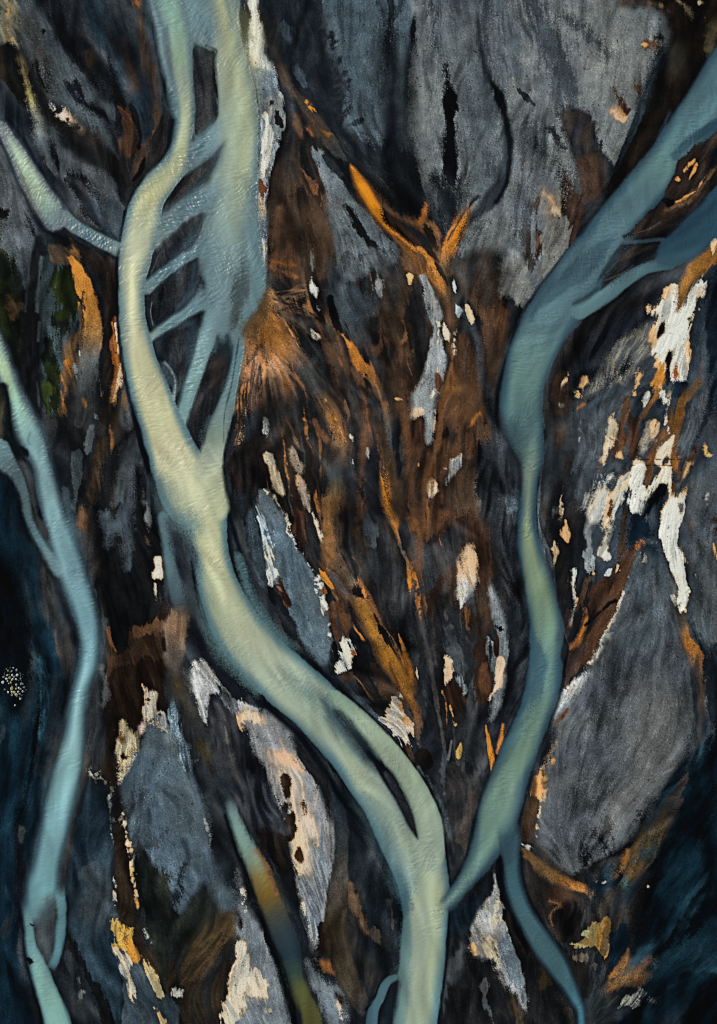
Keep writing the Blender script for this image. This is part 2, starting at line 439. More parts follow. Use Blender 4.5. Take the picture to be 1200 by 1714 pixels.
P((28, 38, 46), [(150, -40), (240, -40), (262, 80), (276, 190), (262, 225), (244, 250), (232, 242), (224, 200), (206, 160), (192, 110)], 10, 3, c2=(34, 36, 40), mix='b')
St(K0, [(180, 100, 8), (196, 150, 12), (206, 200, 16), (196, 240, 14)], 8, 3, a=.8)
St((72, 50, 38), [(228, 0, 12), (236, 50, 12), (246, 100, 14), (256, 130, 12), (262, 160, 8), (264, 190, 6), (258, 218, 5)], 6, 3, c2=(48, 38, 34))
D((110, 64, 26), 229, 4, 22, 10, 80, 8, 3)
St((64, 48, 40), [(206, 64, 6), (212, 90, 10), (220, 120, 14), (226, 150, 10)], 6, 3, c2=(50, 42, 38)); St((62, 42, 28), [(148, 90, 10), (154, 104, 14)], 14, 3, a=.7)
St((160, 92, 26), [(256, 220, 3), (258, 228, 4), (256, 236, 3)], 3, 1, c2=(90, 56, 30))
St((36, 38, 42), [(262, 230, 14), (246, 250, 20), (232, 270, 24), (224, 300, 16)], 8, 3, c2=(52, 40, 34))
P((76, 44, 24), [(200, 180), (214, 190), (226, 215), (231, 240), (222, 262), (212, 262), (204, 262), (198, 240), (204, 215)], 7, 4, c2=(40, 26, 18))
St(K0, [(218, 176, 6), (228, 200, 6), (234, 226, 5), (232, 246, 4)], 5, 2, a=.9); D((70, 45, 30), 232, 276, 40, 10, 115, 8, 3)
P((11, 11, 12), [(244, 262), (240, 286), (232, 302), (222, 306), (219, 300), (228, 288), (234, 272)], 4, 2)
P((36, 32, 32), [(250, 240), (282, 190), (282, 250), (270, 284), (240, 306), (220, 330), (212, 346), (206, 320), (222, 306), (244, 280)], 6, 2, c2=(28, 27, 28), mix='b')
St((58, 62, 66), [(176, 226, 5), (186, 244, 6), (198, 264, 4)], 4, 3)
b3 = bar("grey ash bar at the left frame edge below the pale short stream")
P((82, 86, 91), [(-60, 230), (0, 246), (14, 262), (26, 290), (38, 320), (50, 350), (60, 385), (62, 410), (50, 440), (20, 452), (-60, 440)], 6, 4, c2=(64, 68, 74), h=.2, own=b3)
P(K0, [(-60, 348), (4, 350), (22, 346), (14, 362), (4, 366), (-60, 372)], 5, 3); P(K0, [(42, 356), (52, 370), (58, 388), (56, 396), (46, 380)], 4, 3)
P((20, 24, 20), [(-60, 372), (0, 374), (6, 410), (30, 440), (40, 520), (44, 610), (20, 590), (-60, 560)], 14, 6, c2=(30, 34, 22), mix='o')

# ---- left bank, middle
mo = owner("moss", "stuff", "dark green moss on the damp ground left of the orange streak", "moss")
P((50, 61, 68), [(66, 430), (110, 424), (134, 450), (140, 500), (134, 560), (122, 610), (112, 660), (100, 690), (76, 690), (68, 640), (66, 560), (64, 500)], 8, 5, c2=(34, 42, 46), mix='o')
for p in ([(104, 430), (120, 436), (134, 470), (137, 510), (128, 548), (108, 566), (94, 548), (96, 500)], [(74, 570), (92, 560), (100, 590), (104, 640), (98, 684), (76, 690), (72, 640)], [(-60, 420), (20, 440), (36, 500), (40, 560), (10, 600), (-60, 560)]):
    P((30, 38, 16), p, 12, 8, c2=(14, 17, 12), mix='o', own=mo)
D((40, 52, 10), 78, 660, 60, 18, 85, 14, 4, a=.8, own=mo); D((36, 44, 14), 104, 500, 50, 20, 95, 14, 4, a=.7, own=mo)
D((92, 60, 26), 22, 516, 30, 22, 80, 14, 4, a=.8)
P((56, 62, 67), [(30, 430), (48, 424), (52, 470), (46, 490), (40, 470)], 6, 4)
St(None, [(66, 400, 14, (30, 26, 26)), (60, 440, 20, (34, 33, 36)), (56, 490, 22, (30, 29, 30)), (52, 560, 28, (17, 17, 18)), (50, 620, 30, (16, 16, 17)), (58, 680, 28, (26, 28, 30)), (60, 720, 16, (30, 36, 40))], 5, 1.5, c2=(22, 22, 24))
St((62, 70, 76), [(70, 430, 7), (65, 470, 7), (62, 520, 4)], 4, 2); St((48, 52, 56), [(48, 430, 4), (45, 480, 5), (42, 520, 3)], 4, 2)
St((52, 55, 58), [(66, 540, 3), (64, 570, 3)], 3, 1); St((44, 46, 50), [(62, 640, 3), (66, 680, 4)], 3, 1)
P((42, 34, 28), [(120, 400), (190, 428), (200, 470), (206, 560), (200, 680), (190, 720), (160, 700), (172, 600), (172, 500), (150, 450), (126, 432)], 8, 4, c2=(26, 20, 17))
P((58, 50, 44), [(84, 412), (130, 420), (132, 440), (112, 444), (88, 436)], 8, 3, c2=(80, 62, 46)); D((120, 76, 36), 124, 418, 26, 14, 60, 8, 3)
i1 = iron("curved orange silt streak left of the cream river, fading to grey below")
St(None, [(112, 430, 4, (150, 96, 40)), (124, 440, 14, (190, 120, 48)), (136, 466, 22, (182, 116, 46)), (146, 500, 32, (176, 112, 46)), (152, 536, 36, (160, 106, 52)), (152, 566, 38, (128, 96, 62)), (148, 600, 38, (90, 92, 92)), (144, 640, 32, (74, 76, 80)), (140, 680, 24, (62, 62, 64)), (132, 710, 12, (50, 48, 48))], 4, 2.5, c2=None, own=i1, h=.08)
St(K1, [(140, 490, 3), (134, 520, 5), (138, 548, 5), (134, 590, 4)], 3, 2, a=.8); D((38, 32, 26), 134, 504, 30, 5, 60, 3, 2)
St((112, 76, 34), [(126, 560, 14), (120, 600, 18), (112, 640, 16), (108, 680, 14)], 8, 6, c2=(60, 44, 24), mix='m')
St((160, 96, 40), [(108, 610, 8), (110, 650, 8), (106, 676, 6)], 6, 4, c2=(100, 66, 34)); D((150, 98, 46), 143, 676, 18, 6, 70, 4, 2)
D((210, 210, 206), 133, 590, 10, 3, 80, 2, 1); D((120, 124, 128), 127, 622, 22, 6, 80, 4, 2); D((96, 100, 104), 168, 650, 24, 5, 85, 4, 2)
St((90, 50, 22), [(194, 534, 8), (190, 570, 10), (196, 610, 14), (196, 640, 10)], 6, 3, c2=(130, 70, 28))
si1 = silt("thin white silt edge hugging the cream river's left bank, with an orange fringe")
St(WH, [(195, 543, 7, (230, 210, 180)), (198, 566, 8, (210, 190, 160)), (202, 596, 8, (245, 225, 200)), (205, 618, 10, (235, 214, 190)), (200, 640, 10, (220, 196, 160)), (195, 656, 8, (230, 200, 150)), (190, 672, 3, (220, 160, 80))], 3, 3, h=.15, own=si1)
St((150, 86, 34), [(188, 540, 4), (193, 576, 4), (197, 612, 3), (192, 640, 3), (188, 668, 2)], 3, 2)
St((74, 76, 80), [(208, 636, 6), (214, 668, 14), (212, 700, 18), (216, 716, 10)], 4, 3); D((110, 80, 60), 208, 668, 26, 8, 80, 5, 2)
St((58, 40, 28), [(182, 690, 20), (176, 760, 24), (160, 830, 30)], 10, 5, c2=(26, 22, 20)); D((120, 72, 34), 186, 732, 36, 6, 85, 4, 2)
D((92, 96, 100), 160, 697, 12, 8, 60, 3, 2); St((72, 78, 84), [(152, 714, 8), (148, 740, 12), (146, 756, 6)], 3, 3)
P((52, 58, 63), [(118, 760), (132, 752), (138, 772), (134, 800), (128, 830), (126, 860), (118, 840), (120, 800)], 4, 3); St(K1, [(100, 730, 26), (104, 780, 24), (112, 830, 16)], 10, 5)
b4 = bar("small dark grey gravel bar wedged against the cream river's left bank")
P((68, 74, 80), [(232, 728), (220, 744), (206, 766), (196, 800), (192, 850), (200, 880), (232, 860), (256, 858), (254, 830), (248, 790), (240, 752)], 7, 5, c2=(42, 45, 50), own=b4, h=.15)
P((17, 17, 19), [(228, 780), (240, 796), (244, 830), (236, 870), (222, 870), (220, 830)], 7, 4); D((76, 80, 86), 241, 836, 46, 7, 85, 4, 3)
P((20, 20, 21), [(172, 780), (188, 760), (204, 750), (196, 790), (188, 850), (160, 870), (160, 830)], 10, 4)
St((16, 17, 18), [(228, 716, 8), (206, 736, 10), (190, 758, 8)], 4, 2)

# ---- left, the black wedge, brown basin and pale bars
P((14, 14, 15), [(155, 850), (265, 850), (276, 900), (276, 975), (268, 1030), (240, 1045), (222, 1066), (210, 1092), (192, 1086), (178, 1050), (160, 1000), (154, 930)], 5, 4, c2=(20, 19, 19))
St((66, 74, 84), [(178, 862, 18), (182, 886, 14), (180, 908, 6)], 5, 4); St((62, 70, 80), [(192, 884, 20), (206, 868, 22), (214, 850, 16)], 5, 4); St((48, 56, 64), [(214, 890, 10), (217, 950, 7)], 6, 4)
D((110, 112, 116), 247, 866, 40, 6, 85, 4, 3); D((80, 52, 30), 247, 906, 16, 8, 60, 5, 2)
P((205, 198, 190), [(257, 934), (263, 931), (270, 932), (271, 950), (273, 966), (264, 968), (256, 966), (259, 950)], 2.5, 2, sub=2); St((120, 112, 100), [(260, 978, 3), (262, 1004, 3)], 3, 2)
St((44, 36, 32), [(144, 860, 14), (150, 900, 14), (158, 960, 10)], 6, 3); D((96, 60, 34), 138, 868, 40, 12, 85, 6, 3)
D((24, 30, 10), 166, 1032, 24, 10, 85, 4, 2)
P((54, 34, 21), [(178, 1052), (192, 1088), (204, 1092), (214, 1078), (226, 1056), (246, 1042), (264, 1030), (268, 1060), (272, 1100), (266, 1130), (240, 1134), (200, 1120), (180, 1110)], 7, 6, c2=(38, 24, 15))
P((98, 58, 30), [(228, 1052), (250, 1040), (264, 1034), (266, 1052), (250, 1066), (232, 1064)], 9, 6, a=.7); St((110, 66, 32), [(178, 1052, 5), (186, 1074, 7), (194, 1090, 5)], 4, 3); D((80, 48, 26), 185, 1110, 60, 10, 95, 8, 3, a=.8)
P((34, 21, 13), [(186, 1120), (270, 1110), (284, 1166), (284, 1196), (262, 1170), (240, 1150), (232, 1200), (206, 1226), (194, 1260), (188, 1300), (178, 1290), (178, 1180)], 10, 5, c2=(24, 16, 11))
St((40, 43, 47), [(172, 1040, 12), (168, 1100, 20), (156, 1150, 22), (160, 1220, 22), (164, 1290, 18)], 6, 3, c2=(28, 28, 30)); St((88, 90, 94), [(170, 1118, 4), (176, 1150, 4), (172, 1180, 4)], 4, 4, a=.7)
i2 = owner("silt_channel", "structure", "grey brown silted channel fading out beside the cream river's left bank", "side channel")
St(None, [(300, 1030, 34, (110, 82, 62)), (294, 1056, 38, (100, 76, 58)), (292, 1090, 30, (76, 66, 60)), (293, 1120, 22, (58, 54, 50)), (298, 1150, 26, (50, 46, 42)), (318, 1210, 40, (42, 40, 40)), (345, 1280, 44, (38, 40, 44)), (370, 1330, 36, (34, 38, 43))], 8, 3, c2=None, own=i2); D((66, 50, 18), 298, 1148, 34, 16, 75, 10, 3, a=.7); D((54, 46, 22), 344, 1262, 60, 18, 72, 14, 3, a=.6)
si2 = silt("cream silt patch pointing up out of the brown basin at left")
P((190, 180, 170), [(232, 1141), (240, 1140), (247, 1152), (256, 1154), (263, 1162), (262, 1178), (264, 1190), (272, 1194), (280, 1212), (284, 1228), (268, 1224), (250, 1214), (246, 1190), (242, 1168), (236, 1158)], 3, 3, c2=(150, 140, 132), h=.15, own=si2, tex=1.6); D((200, 160, 100), 238, 1145, 14, 6, 60, 3, 2); D(BRD, 249, 1171, 10, 6, 0, 3, 2); D(BRD, 268, 1196, 6, 4, 0, 2, 1)
P((200, 180, 170), [(233, 1216), (241, 1212), (244, 1220), (240, 1228), (234, 1230)], 2, 2)
si3 = silt("yellowish cream silt patch with ragged edges left of the blue-grey bar")
P((186, 176, 150), [(202, 1213), (206, 1216), (210, 1228), (222, 1228), (234, 1238), (234, 1252), (226, 1268), (218, 1280), (210, 1300), (200, 1312), (194, 1302), (197, 1280), (195, 1260), (200, 1240)], 3, 3.5, c2=(140, 132, 116), h=.15, own=si3, tex=1.7); D((120, 70, 24), 202, 1234, 12, 5, 80, 3, 2); D(BRD, 206, 1266, 12, 4, 20, 2, 2)
b5 = bar("big blue-grey bar in the lower left, narrow at its top end")
P((80, 92, 102), [(246, 1212), (262, 1216), (282, 1226), (284, 1190), (290, 1172), (298, 1190), (304, 1216), (314, 1250), (322, 1286), (334, 1320), (344, 1350), (350, 1390), (352, 1420), (360, 1446), (376, 1478), (392, 1498), (388, 1520), (372, 1530), (356, 1500), (342, 1478), (322, 1500), (300, 1530), (288, 1524), (282, 1490), (262, 1456), (240, 1420), (230, 1400), (226, 1440), (222, 1460), (214, 1400), (206, 1360), (202, 1330), (206, 1304), (216, 1286), (230, 1256), (240, 1230)], 4, 2.5, c2=(64, 77, 90), mix='o', h=.3, own=b5)
P((120, 136, 150), [(288, 1174), (298, 1188), (304, 1220), (316, 1256), (324, 1284), (312, 1290), (300, 1270), (290, 1240), (284, 1216)], 5, 4, c2=(80, 98, 110), mix='f', tex=2.2)
P((100, 108, 114), [(262, 1204), (276, 1200), (290, 1230), (300, 1262), (290, 1256), (276, 1230)], 6, 4, a=.7)
D((40, 46, 50), 240, 1334, 30, 16, 120, 14, 5, a=.8); D((46, 52, 58), 226, 1370, 60, 20, 85, 20, 6, a=.7); D((36, 40, 44), 252, 1412, 60, 12, 145, 10, 6, a=.8)
P((20, 22, 20), [(228, 1436), (240, 1424), (262, 1452), (284, 1468), (292, 1500), (290, 1528), (306, 1536), (330, 1500), (344, 1484), (358, 1508), (366, 1534), (350, 1560), (320, 1590), (288, 1600), (256, 1596), (240, 1560), (230, 1500)], 9, 7, c2=(30, 32, 28), mix='o')
St((22, 26, 30), [(308, 1446, 4), (300, 1470, 8), (292, 1500, 12)], 5, 3, a=.9)
P((86, 60, 28), [(382, 1530), (394, 1540), (388, 1566), (360, 1604), (330, 1640), (310, 1652), (300, 1640), (312, 1600), (340, 1566), (366, 1538)], 16, 5, c2=(52, 42, 26), mix='m')
P((40, 32, 24), [(300, 1650), (340, 1640), (384, 1570), (392, 1620), (380, 1760), (290, 1760)], 14, 5, c2=(26, 24, 22)); P((24, 26, 22), [(232, 1590), (290, 1604), (300, 1660), (280, 1690), (250, 1640)], 10, 5, c2=(40, 30, 20))
St((40, 29, 22), [(184, 1282, 34), (190, 1320, 22), (199, 1370, 24), (206, 1430, 30), (208, 1490, 32), (212, 1530, 32), (224, 1570, 30), (246, 1610, 22), (262, 1640, 14)], 4, 2, c2=(30, 22, 17))
St(CR, [(203, 1344, 2), (208, 1376, 3), (214, 1410, 3), (220, 1446, 4), (224, 1480, 4), (230, 1516, 4)], 2, 3.5, c2=(160, 140, 100)); D((220, 160, 60), 229, 1512, 14, 4, 70, 3, 2)
St((170, 170, 168), [(182, 1330, 2), (184, 1360, 2), (190, 1480, 3), (191, 1510, 4), (192, 1560, 4), (191, 1590, 3)], 2, 3); St((190, 184, 172), [(158, 1294, 8), (170, 1314, 7), (180, 1324, 5)], 4, 4)
St((150, 150, 150), [(338, 1356, 2), (344, 1380, 4), (350, 1400, 4), (352, 1424, 2)], 3, 3)
P((36, 50, 60), [(140, 1320), (166, 1316), (180, 1336), (186, 1380), (188, 1440), (188, 1500), (190, 1560), (202, 1620), (206, 1680), (196, 1760), (180, 1720), (150, 1660), (124, 1590), (112, 1530), (112, 1470), (122, 1400)], 8, 3, c2=(28, 40, 50), mix='b', own=bar("dark slate bar between the left river and the narrow brown channel"))
P((52, 58, 64), [(140, 1450), (180, 1450), (186, 1540), (160, 1560), (130, 1520)], 20, 6, a=.7)
P((58, 68, 76), [(194, 1592), (222, 1590), (240, 1620), (262, 1650), (290, 1680), (300, 1760), (200, 1760), (206, 1680)], 6, 4, c2=(44, 56, 66), h=.15)
si4 = silt("yellow speckled silt patch at the lower end of the narrow brown channel")
P((180, 150, 80), [(190, 1552), (206, 1552), (218, 1566), (222, 1584), (210, 1588), (194, 1584)], 3, 4, c2=(120, 90, 36), own=si4, tex=1.6)
St((196, 190, 176), [(196, 1594, 10), (208, 1610, 18), (216, 1640, 16), (218, 1670, 8)], 5, 5, c2=(120, 120, 118), tex=1.6); St((190, 172, 130), [(238, 1610, 8), (252, 1630, 14), (264, 1652, 12), (272, 1664, 6)], 4, 5, c2=(120, 110, 90), tex=1.6); St((160, 106, 40), [(212, 1572, 10), (232, 1606, 12)], 4, 4, c2=(90, 60, 24))
St((170, 170, 162), [(242, 1556, 4), (250, 1576, 6), (258, 1588, 3)], 3, 3); St((200, 180, 130), [(258, 1686, 5), (268, 1704, 10), (276, 1720, 8)], 3, 4); D((170, 166, 160), 294, 1662, 16, 8, 45, 4, 4); D((150, 150, 152), 136, 1660, 40, 7, 80, 5, 4, a=.7)
St((16, 15, 15), [(112, 1560, 8), (126, 1590, 12), (146, 1630, 14), (164, 1670, 18), (184, 1714, 24)], 6, 3, ext=True)
St((46, 50, 54), [(116, 1600, 16), (126, 1640, 18), (140, 1700, 20)], 8, 4, a=.6)
b6 = bar("pale triangular gravel bar with a thin downward point, beside the main bend")
P((168, 166, 168), [(318, 1116), (326, 1104), (340, 1106), (354, 1122), (366, 1142), (380, 1158), (366, 1164), (352, 1168), (350, 1196), (347, 1216), (338, 1200), (330, 1176), (322, 1148)], 6, 5, c2=(124, 124, 128), h=.25, own=b6, tex=1.8)
P((80, 82, 86), [(364, 1146), (390, 1162), (408, 1180), (410, 1200), (392, 1196), (372, 1180)], 8, 6, c2=(50, 51, 54), tex=1.5)
P((30, 29, 32), [(352, 1170), (392, 1196), (400, 1230), (420, 1290), (440, 1330), (410, 1330), (380, 1290), (350, 1230)], 10, 5, c2=(44, 44, 48))
St((84, 80, 80), [(376, 1216, 5), (382, 1250, 5), (394, 1290, 5), (402, 1310, 3)], 4, 3)
P((22, 24, 29), [(310, 1100), (326, 1078), (350, 1076), (380, 1110), (420, 1150), (412, 1166), (380, 1150), (350, 1108), (328, 1100), (314, 1140)], 7, 3)
# left teal flat
P((22, 44, 55), [(62, 1106), (74, 1108), (82, 1150), (80, 1190), (70, 1240), (60, 1220), (60, 1160)], 8, 4, c2=(34, 60, 72), mix='f'); P((16, 36, 46), [(30, 920), (70, 930), (80, 1000), (60, 1060), (40, 1000)], 20, 3); D((18, 40, 50), 12, 1190, 60, 24, 80, 16, 3, a=.7); D((22, 42, 52), 44, 1340, 50, 18, 80, 14, 3, a=.7)
P((3, 6, 9), [(-40, 940), (20, 950), (36, 1040), (50, 1120), (46, 1180), (26, 1200), (-40, 1100)], 22, 3, a=.85); St((4, 8, 11), [(62, 1130, 5), (64, 1180, 5), (58, 1240, 6), (46, 1320, 8), (28, 1390, 8)], 6, 2)
P((60, 56, 54), [(74, 960), (84, 970), (96, 1040), (100, 1090), (92, 1086), (80, 1040)], 8, 5, c2=(28, 28, 30)); P((46, 40, 38), [(62, 900), (76, 920), (104, 1000), (124, 1080), (128, 1130), (116, 1160), (104, 1120), (92, 1060)], 10, 4, a=.7)
St((42, 38, 37), [(124, 1150, 14), (112, 1190, 12), (106, 1240, 10), (96, 1290, 8)], 8, 3, a=.8)
St((44, 40, 38), [(128, 1310, 14), (118, 1370, 18), (106, 1440, 16), (96, 1490, 10)], 8, 3, a=.9)
St((20, 16, 16), [(26, 1390, 10), (30, 1440, 12), (34, 1500, 10)], 8, 3); D((48, 50, 52), 34, 1396, 22, 10, 85, 5, 3); D((24, 46, 58), 12, 1490, 26, 10, 80, 6, 3)

# ---- centre top: pale strip, serrated dark bed and the blue-grey bars
si5 = silt("white streaked silt strip along the right bank of the wide pale arm")
P((150, 156, 162), [(416, -50), (434, -50), (436, 20), (442, 60), (452, 100), (461, 124), (468, 160), (473, 200), (469, 236), (462, 262), (452, 300), (447, 346), (449, 400), (449, 440), (444, 458), (436, 430), (432, 380), (429, 330), (430, 290), (433, 240), (434, 180), (426, 130), (414, 80), (416, 40)], 3, 2.5, c2=(124, 132, 142), mix='f', h=.25, own=si5, tex=1.2)
P((222, 218, 206), [(418, 0), (428, 6), (436, 40), (440, 90), (452, 118), (434, 116), (416, 104), (416, 74), (424, 60)], 5, 4, c2=(250, 246, 238), mix='f'); P((108, 118, 130), [(418, 116), (452, 120), (462, 140), (464, 156), (440, 160), (426, 150)], 8, 4, a=.9)
P((226, 220, 210), [(444, 196), (452, 200), (450, 240), (448, 280), (440, 300), (438, 270), (442, 230)], 5, 3); D((60, 40, 30), 454, 174, 10, 5, 130, 2, 1); D((40, 32, 30), 466, 200, 26, 8, 70, 3, 2)
P((60, 36, 20), [(430, 304), (438, 302), (448, 312), (444, 326), (440, 340), (434, 322)], 3, 3, c2=(120, 64, 24)); P((236, 210, 172), [(432, 326), (440, 340), (445, 352), (440, 368), (432, 370), (430, 350)], 3, 3); P((90, 104, 120), [(432, 372), (446, 372), (447, 400), (434, 400)], 6, 3); D((240, 236, 230), 441, 424, 40, 8, 86, 4, 3)
P((17, 19, 22), [(452, 300), (468, 250), (474, 230), (484, 270), (470, 340), (456, 420), (450, 440), (449, 360)], 8, 4, c2=(28, 28, 30))
sb = bar("blue-grey ash bar at top centre with a saw-toothed left edge")
P((74, 86, 96), [(520, -50), (640, -50), (690, -50), (690, 80), (660, 120), (650, 200), (640, 260), (620, 250), (590, 222), (575, 200), (572, 170), (578, 140), (566, 110), (556, 90), (546, 70), (544, 30), (530, 0)], 6, 4, c2=(62, 74, 84), mix='o', h=.25, own=sb)
P((30, 34, 38), [(446, -50), (524, -50), (540, 20), (548, 60), (550, 90), (558, 110), (572, 130), (576, 160), (570, 190), (566, 216), (556, 222), (530, 200), (500, 160), (476, 126), (458, 90), (446, 50)], 4, 3, c2=(22, 25, 29), mix='b')
for (x, y, l, an) in [(556, 56, 16, 150), (552, 62, 18, 160), (560, 72, 16, 150), (554, 82, 20, 165), (552, 96, 20, 150), (562, 108, 26, 140), (572, 126, 26, 150), (574, 140, 28, 155), (572, 152, 22, 150), (566, 164, 26, 160), (570, 178, 20, 150), (576, 192, 26, 130), (582, 188, 22, 120), (596, 206, 24, 160), (566, 100, 14, 130), (540, 44, 20, 140)]:
    D((32, 35, 39), x, y, l, 7, an, 3, 2)
D((60, 74, 84), 480, 52, 24, 12, 70, 8, 6, a=.7); D((68, 80, 92), 505, 128, 30, 14, 75, 8, 5, a=.8)
St((44, 40, 36), [(450, 30, 14), (456, 70, 12), (470, 110, 14), (480, 140, 16)], 8, 4, a=.8)
P((30, 33, 37), [(640, 60), (664, 40), (692, 90), (694, 200), (702, 270), (716, 330), (712, 366), (690, 366), (664, 350), (640, 320), (600, 262), (590, 236), (612, 236), (636, 240), (640, 200), (618, 170), (622, 110)], 30, 6, c2=(22, 24, 28), mix='b')
St((66, 76, 84), [(630, 60, 10), (624, 90, 10), (612, 120, 8)], 6, 4); St((34, 38, 43), [(640, 0, 20), (652, 40, 16), (650, 110, 12), (660, 170, 16)], 12, 4, a=.7); St((56, 66, 74), [(654, 0, 8), (660, 30, 6)], 6, 2)
P((12, 13, 15), [(682, 100), (692, 98), (692, 140), (690, 190), (680, 170), (680, 130)], 5, 3); P((15, 16, 18), [(650, 260), (690, 250), (712, 310), (714, 350), (700, 366), (676, 360), (650, 320)], 14, 4)
St((14, 14, 16), [(652, 0, 10), (655, 30, 8), (652, 80, 9), (650, 110, 6)], 7, 2, a=.8); St((20, 22, 26), [(672, 0, 12), (662, 30, 8)], 7, 2, a=.7)

# ---- the great grey fan top right
b7 = bar("great pale grey gravel fan filling the top right, furrowed towards its lower end")
P((110, 112, 114), [(694, 20), (720, -50), (1000, -50), (1042, 8), (1090, 14), (1112, 30), (1119, 56), (1110, 84), (1094, 110), (1076, 152), (1062, 196), (1046, 238), (1029, 280), (1012, 262), (1000, 250), (994, 216), (980, 192), (956, 186), (942, 196), (952, 236), (966, 268), (974, 300), (968, 330), (958, 366), (954, 400), (952, 440), (932, 462), (908, 486), (888, 505), (866, 500), (846, 470), (850, 430), (800, 420), (770, 440), (744, 420), (736, 380), (716, 332), (704, 280), (694, 220), (692, 120)], 5, 4, c2=(82, 86, 92), mix='o', h=.3, own=b7)
P((76, 86, 96), [(700, -50), (840, -50), (850, 80), (850, 200), (840, 320), (800, 380), (770, 360), (764, 200), (740, 100), (700, 60)], 40, 8, a=.75, c2=(94, 98, 103), mix='o')
St((62, 68, 76), [(880, -20, 20), (910, 60, 30), (940, 130, 36), (960, 190, 30)], 26, 8, a=.6); St((70, 76, 84), [(920, 10, 14), (980, 60, 20), (1030, 100, 16)], 16, 6, a=.5); St((68, 78, 88), [(850, 30, 16), (862, 120, 30)], 26, 6, a=.5); St((118, 116, 114), [(1000, 120, 60), (1030, 60, 60)], 50, 8, a=.5); St((66, 70, 78), [(900, 70, 8), (926, 130, 12), (936, 190, 14)], 10, 4, a=.7)
P((10, 11, 13), [(744, 112), (749, 116), (754, 134), (760, 156), (763, 178), (762, 206), (765, 224), (766, 250), (767, 290), (766, 320), (756, 318), (748, 320), (742, 310), (741, 240), (743, 170)], 2.5, 3, sub=2)
P((28, 30, 34), [(742, 300), (766, 300), (772, 350), (760, 384), (742, 384), (728, 350), (716, 300), (730, 290)], 12, 4); St((96, 100, 108), [(764, 228, 3), (768, 226, 4)], 2, 1)
St((44, 50, 57), [(798, 40, 6), (808, 100, 10), (820, 134, 14), (834, 160, 16), (843, 190, 17), (848, 220, 18), (850, 250, 20), (846, 280, 22), (838, 310, 26), (822, 334, 28), (800, 356, 20), (782, 372, 12)], 9, 1.3, c2=(34, 38, 43)); St((12, 13, 15), [(824, 140, 10), (838, 170, 14), (846, 200, 11), (852, 240, 9), (852, 280, 7), (846, 310, 8), (830, 340, 6)], 5, 1.2, a=.9); St((62, 66, 72), [(832, 214, 8), (830, 250, 10), (820, 290, 10)], 8, 4, a=.6)
P((34, 34, 38), [(940, 180), (962, 178), (990, 196), (1000, 240), (1014, 264), (1020, 288), (1006, 310), (984, 330), (966, 290), (954, 240), (936, 200)], 12, 6, c2=(42, 36, 33)); P((70, 46, 34), [(976, 262), (1000, 262), (1008, 290), (1000, 320), (980, 330), (970, 296)], 12, 5, c2=(46, 34, 29))
D((26, 26, 28), 925, 222, 20, 10, 55, 5, 4); D((40, 40, 44), 885, 168, 24, 6, 40, 4, 3); D((40, 42, 46), 870, 155, 30, 5, 40, 4, 3); D((30, 30, 33), 1100, 64, 14, 12, 0, 6, 3)
P((98, 58, 34), [(1026, 146), (1034, 158), (1042, 168), (1050, 180), (1058, 184), (1046, 196), (1037, 198), (1034, 184), (1032, 168)], 3, 2, c2=(64, 36, 22)); P((214, 176, 128), [(1014, 184), (1024, 178), (1032, 184), (1036, 196), (1048, 198), (1042, 204), (1030, 196), (1018, 188)], 7, 5, a=.7); D((90, 62, 42), 1065, 145, 24, 9, 70, 4, 3)
D((92, 60, 38), 1090, 76, 28, 12, 20, 6, 4); D((235, 190, 110), 1078, 76, 8, 6, 0, 3, 1)
St((230, 180, 110), [(912, 326, 4), (922, 336, 10), (930, 350, 16), (932, 360, 10)], 5, 5, c2=(170, 130, 90)); D((248, 230, 190), 931, 350, 22, 12, 80, 5, 5); P((132, 112, 92), [(904, 330), (940, 320), (946, 370), (920, 380), (906, 360)], 14, 5, a=.5)
P((36, 30, 28), [(938, 276), (958, 300), (972, 330), (970, 370), (958, 420), (944, 380), (940, 330)], 7, 5, c2=(60, 40, 30)); St((70, 76, 82), [(944, 282, 4), (962, 304, 5), (968, 316, 3)], 4, 3)
P((60, 40, 28), [(896, 322), (902, 340), (902, 380), (912, 400), (904, 440), (892, 430), (894, 370)], 7, 5, c2=(34, 28, 26)); D((120, 72, 46), 898, 410, 50, 8, 95, 5, 3); P((46, 38, 34), [(870, 380), (886, 360), (894, 400), (896, 440), (880, 450), (874, 420)], 10, 6, a=.9)
P((118, 116, 114), [(914, 376), (936, 366), (950, 384), (948, 430), (930, 452), (910, 452), (906, 416)], 16, 7, c2=(100, 96, 94))

# ---- black delta top right and brown fringes
P((13, 11, 10), [(1090, -50), (1400, -50), (1400, 60), (1200, 96), (1170, 150), (1140, 206), (1098, 250), (1060, 290), (1020, 330), (1014, 318), (1030, 284), (1050, 236), (1066, 192), (1082, 154), (1102, 108), (1120, 74), (1122, 44), (1108, 16)], 5, 2.5, c2=(24, 17, 12), mix='b')
P((34, 24, 17), [(1100, 8), (1140, 10), (1180, 40), (1150, 90), (1120, 140), (1110, 110), (1128, 70)], 22, 5, a=.8, c2=(16, 12, 10)); St((100, 76, 46), [(1042, 6, 6), (1064, 4, 9), (1090, 6, 8), (1112, 12, 5)], 4, 3, c2=(58, 40, 24)); St((112, 98, 78), [(1134, 0, 3), (1150, 14, 5), (1158, 28, 3)], 3, 2, a=.9); St((180, 160, 130), [(1172, 4, 3), (1176, 14, 8), (1180, 26, 3)], 2, 4, c2=(60, 44, 30)); St((92, 82, 60), [(1196, 50, 20), (1188, 80, 12)], 14, 4, a=.6); St((70, 66, 60), [(1140, 90, 20), (1130, 120, 10)], 20, 4, a=.35)
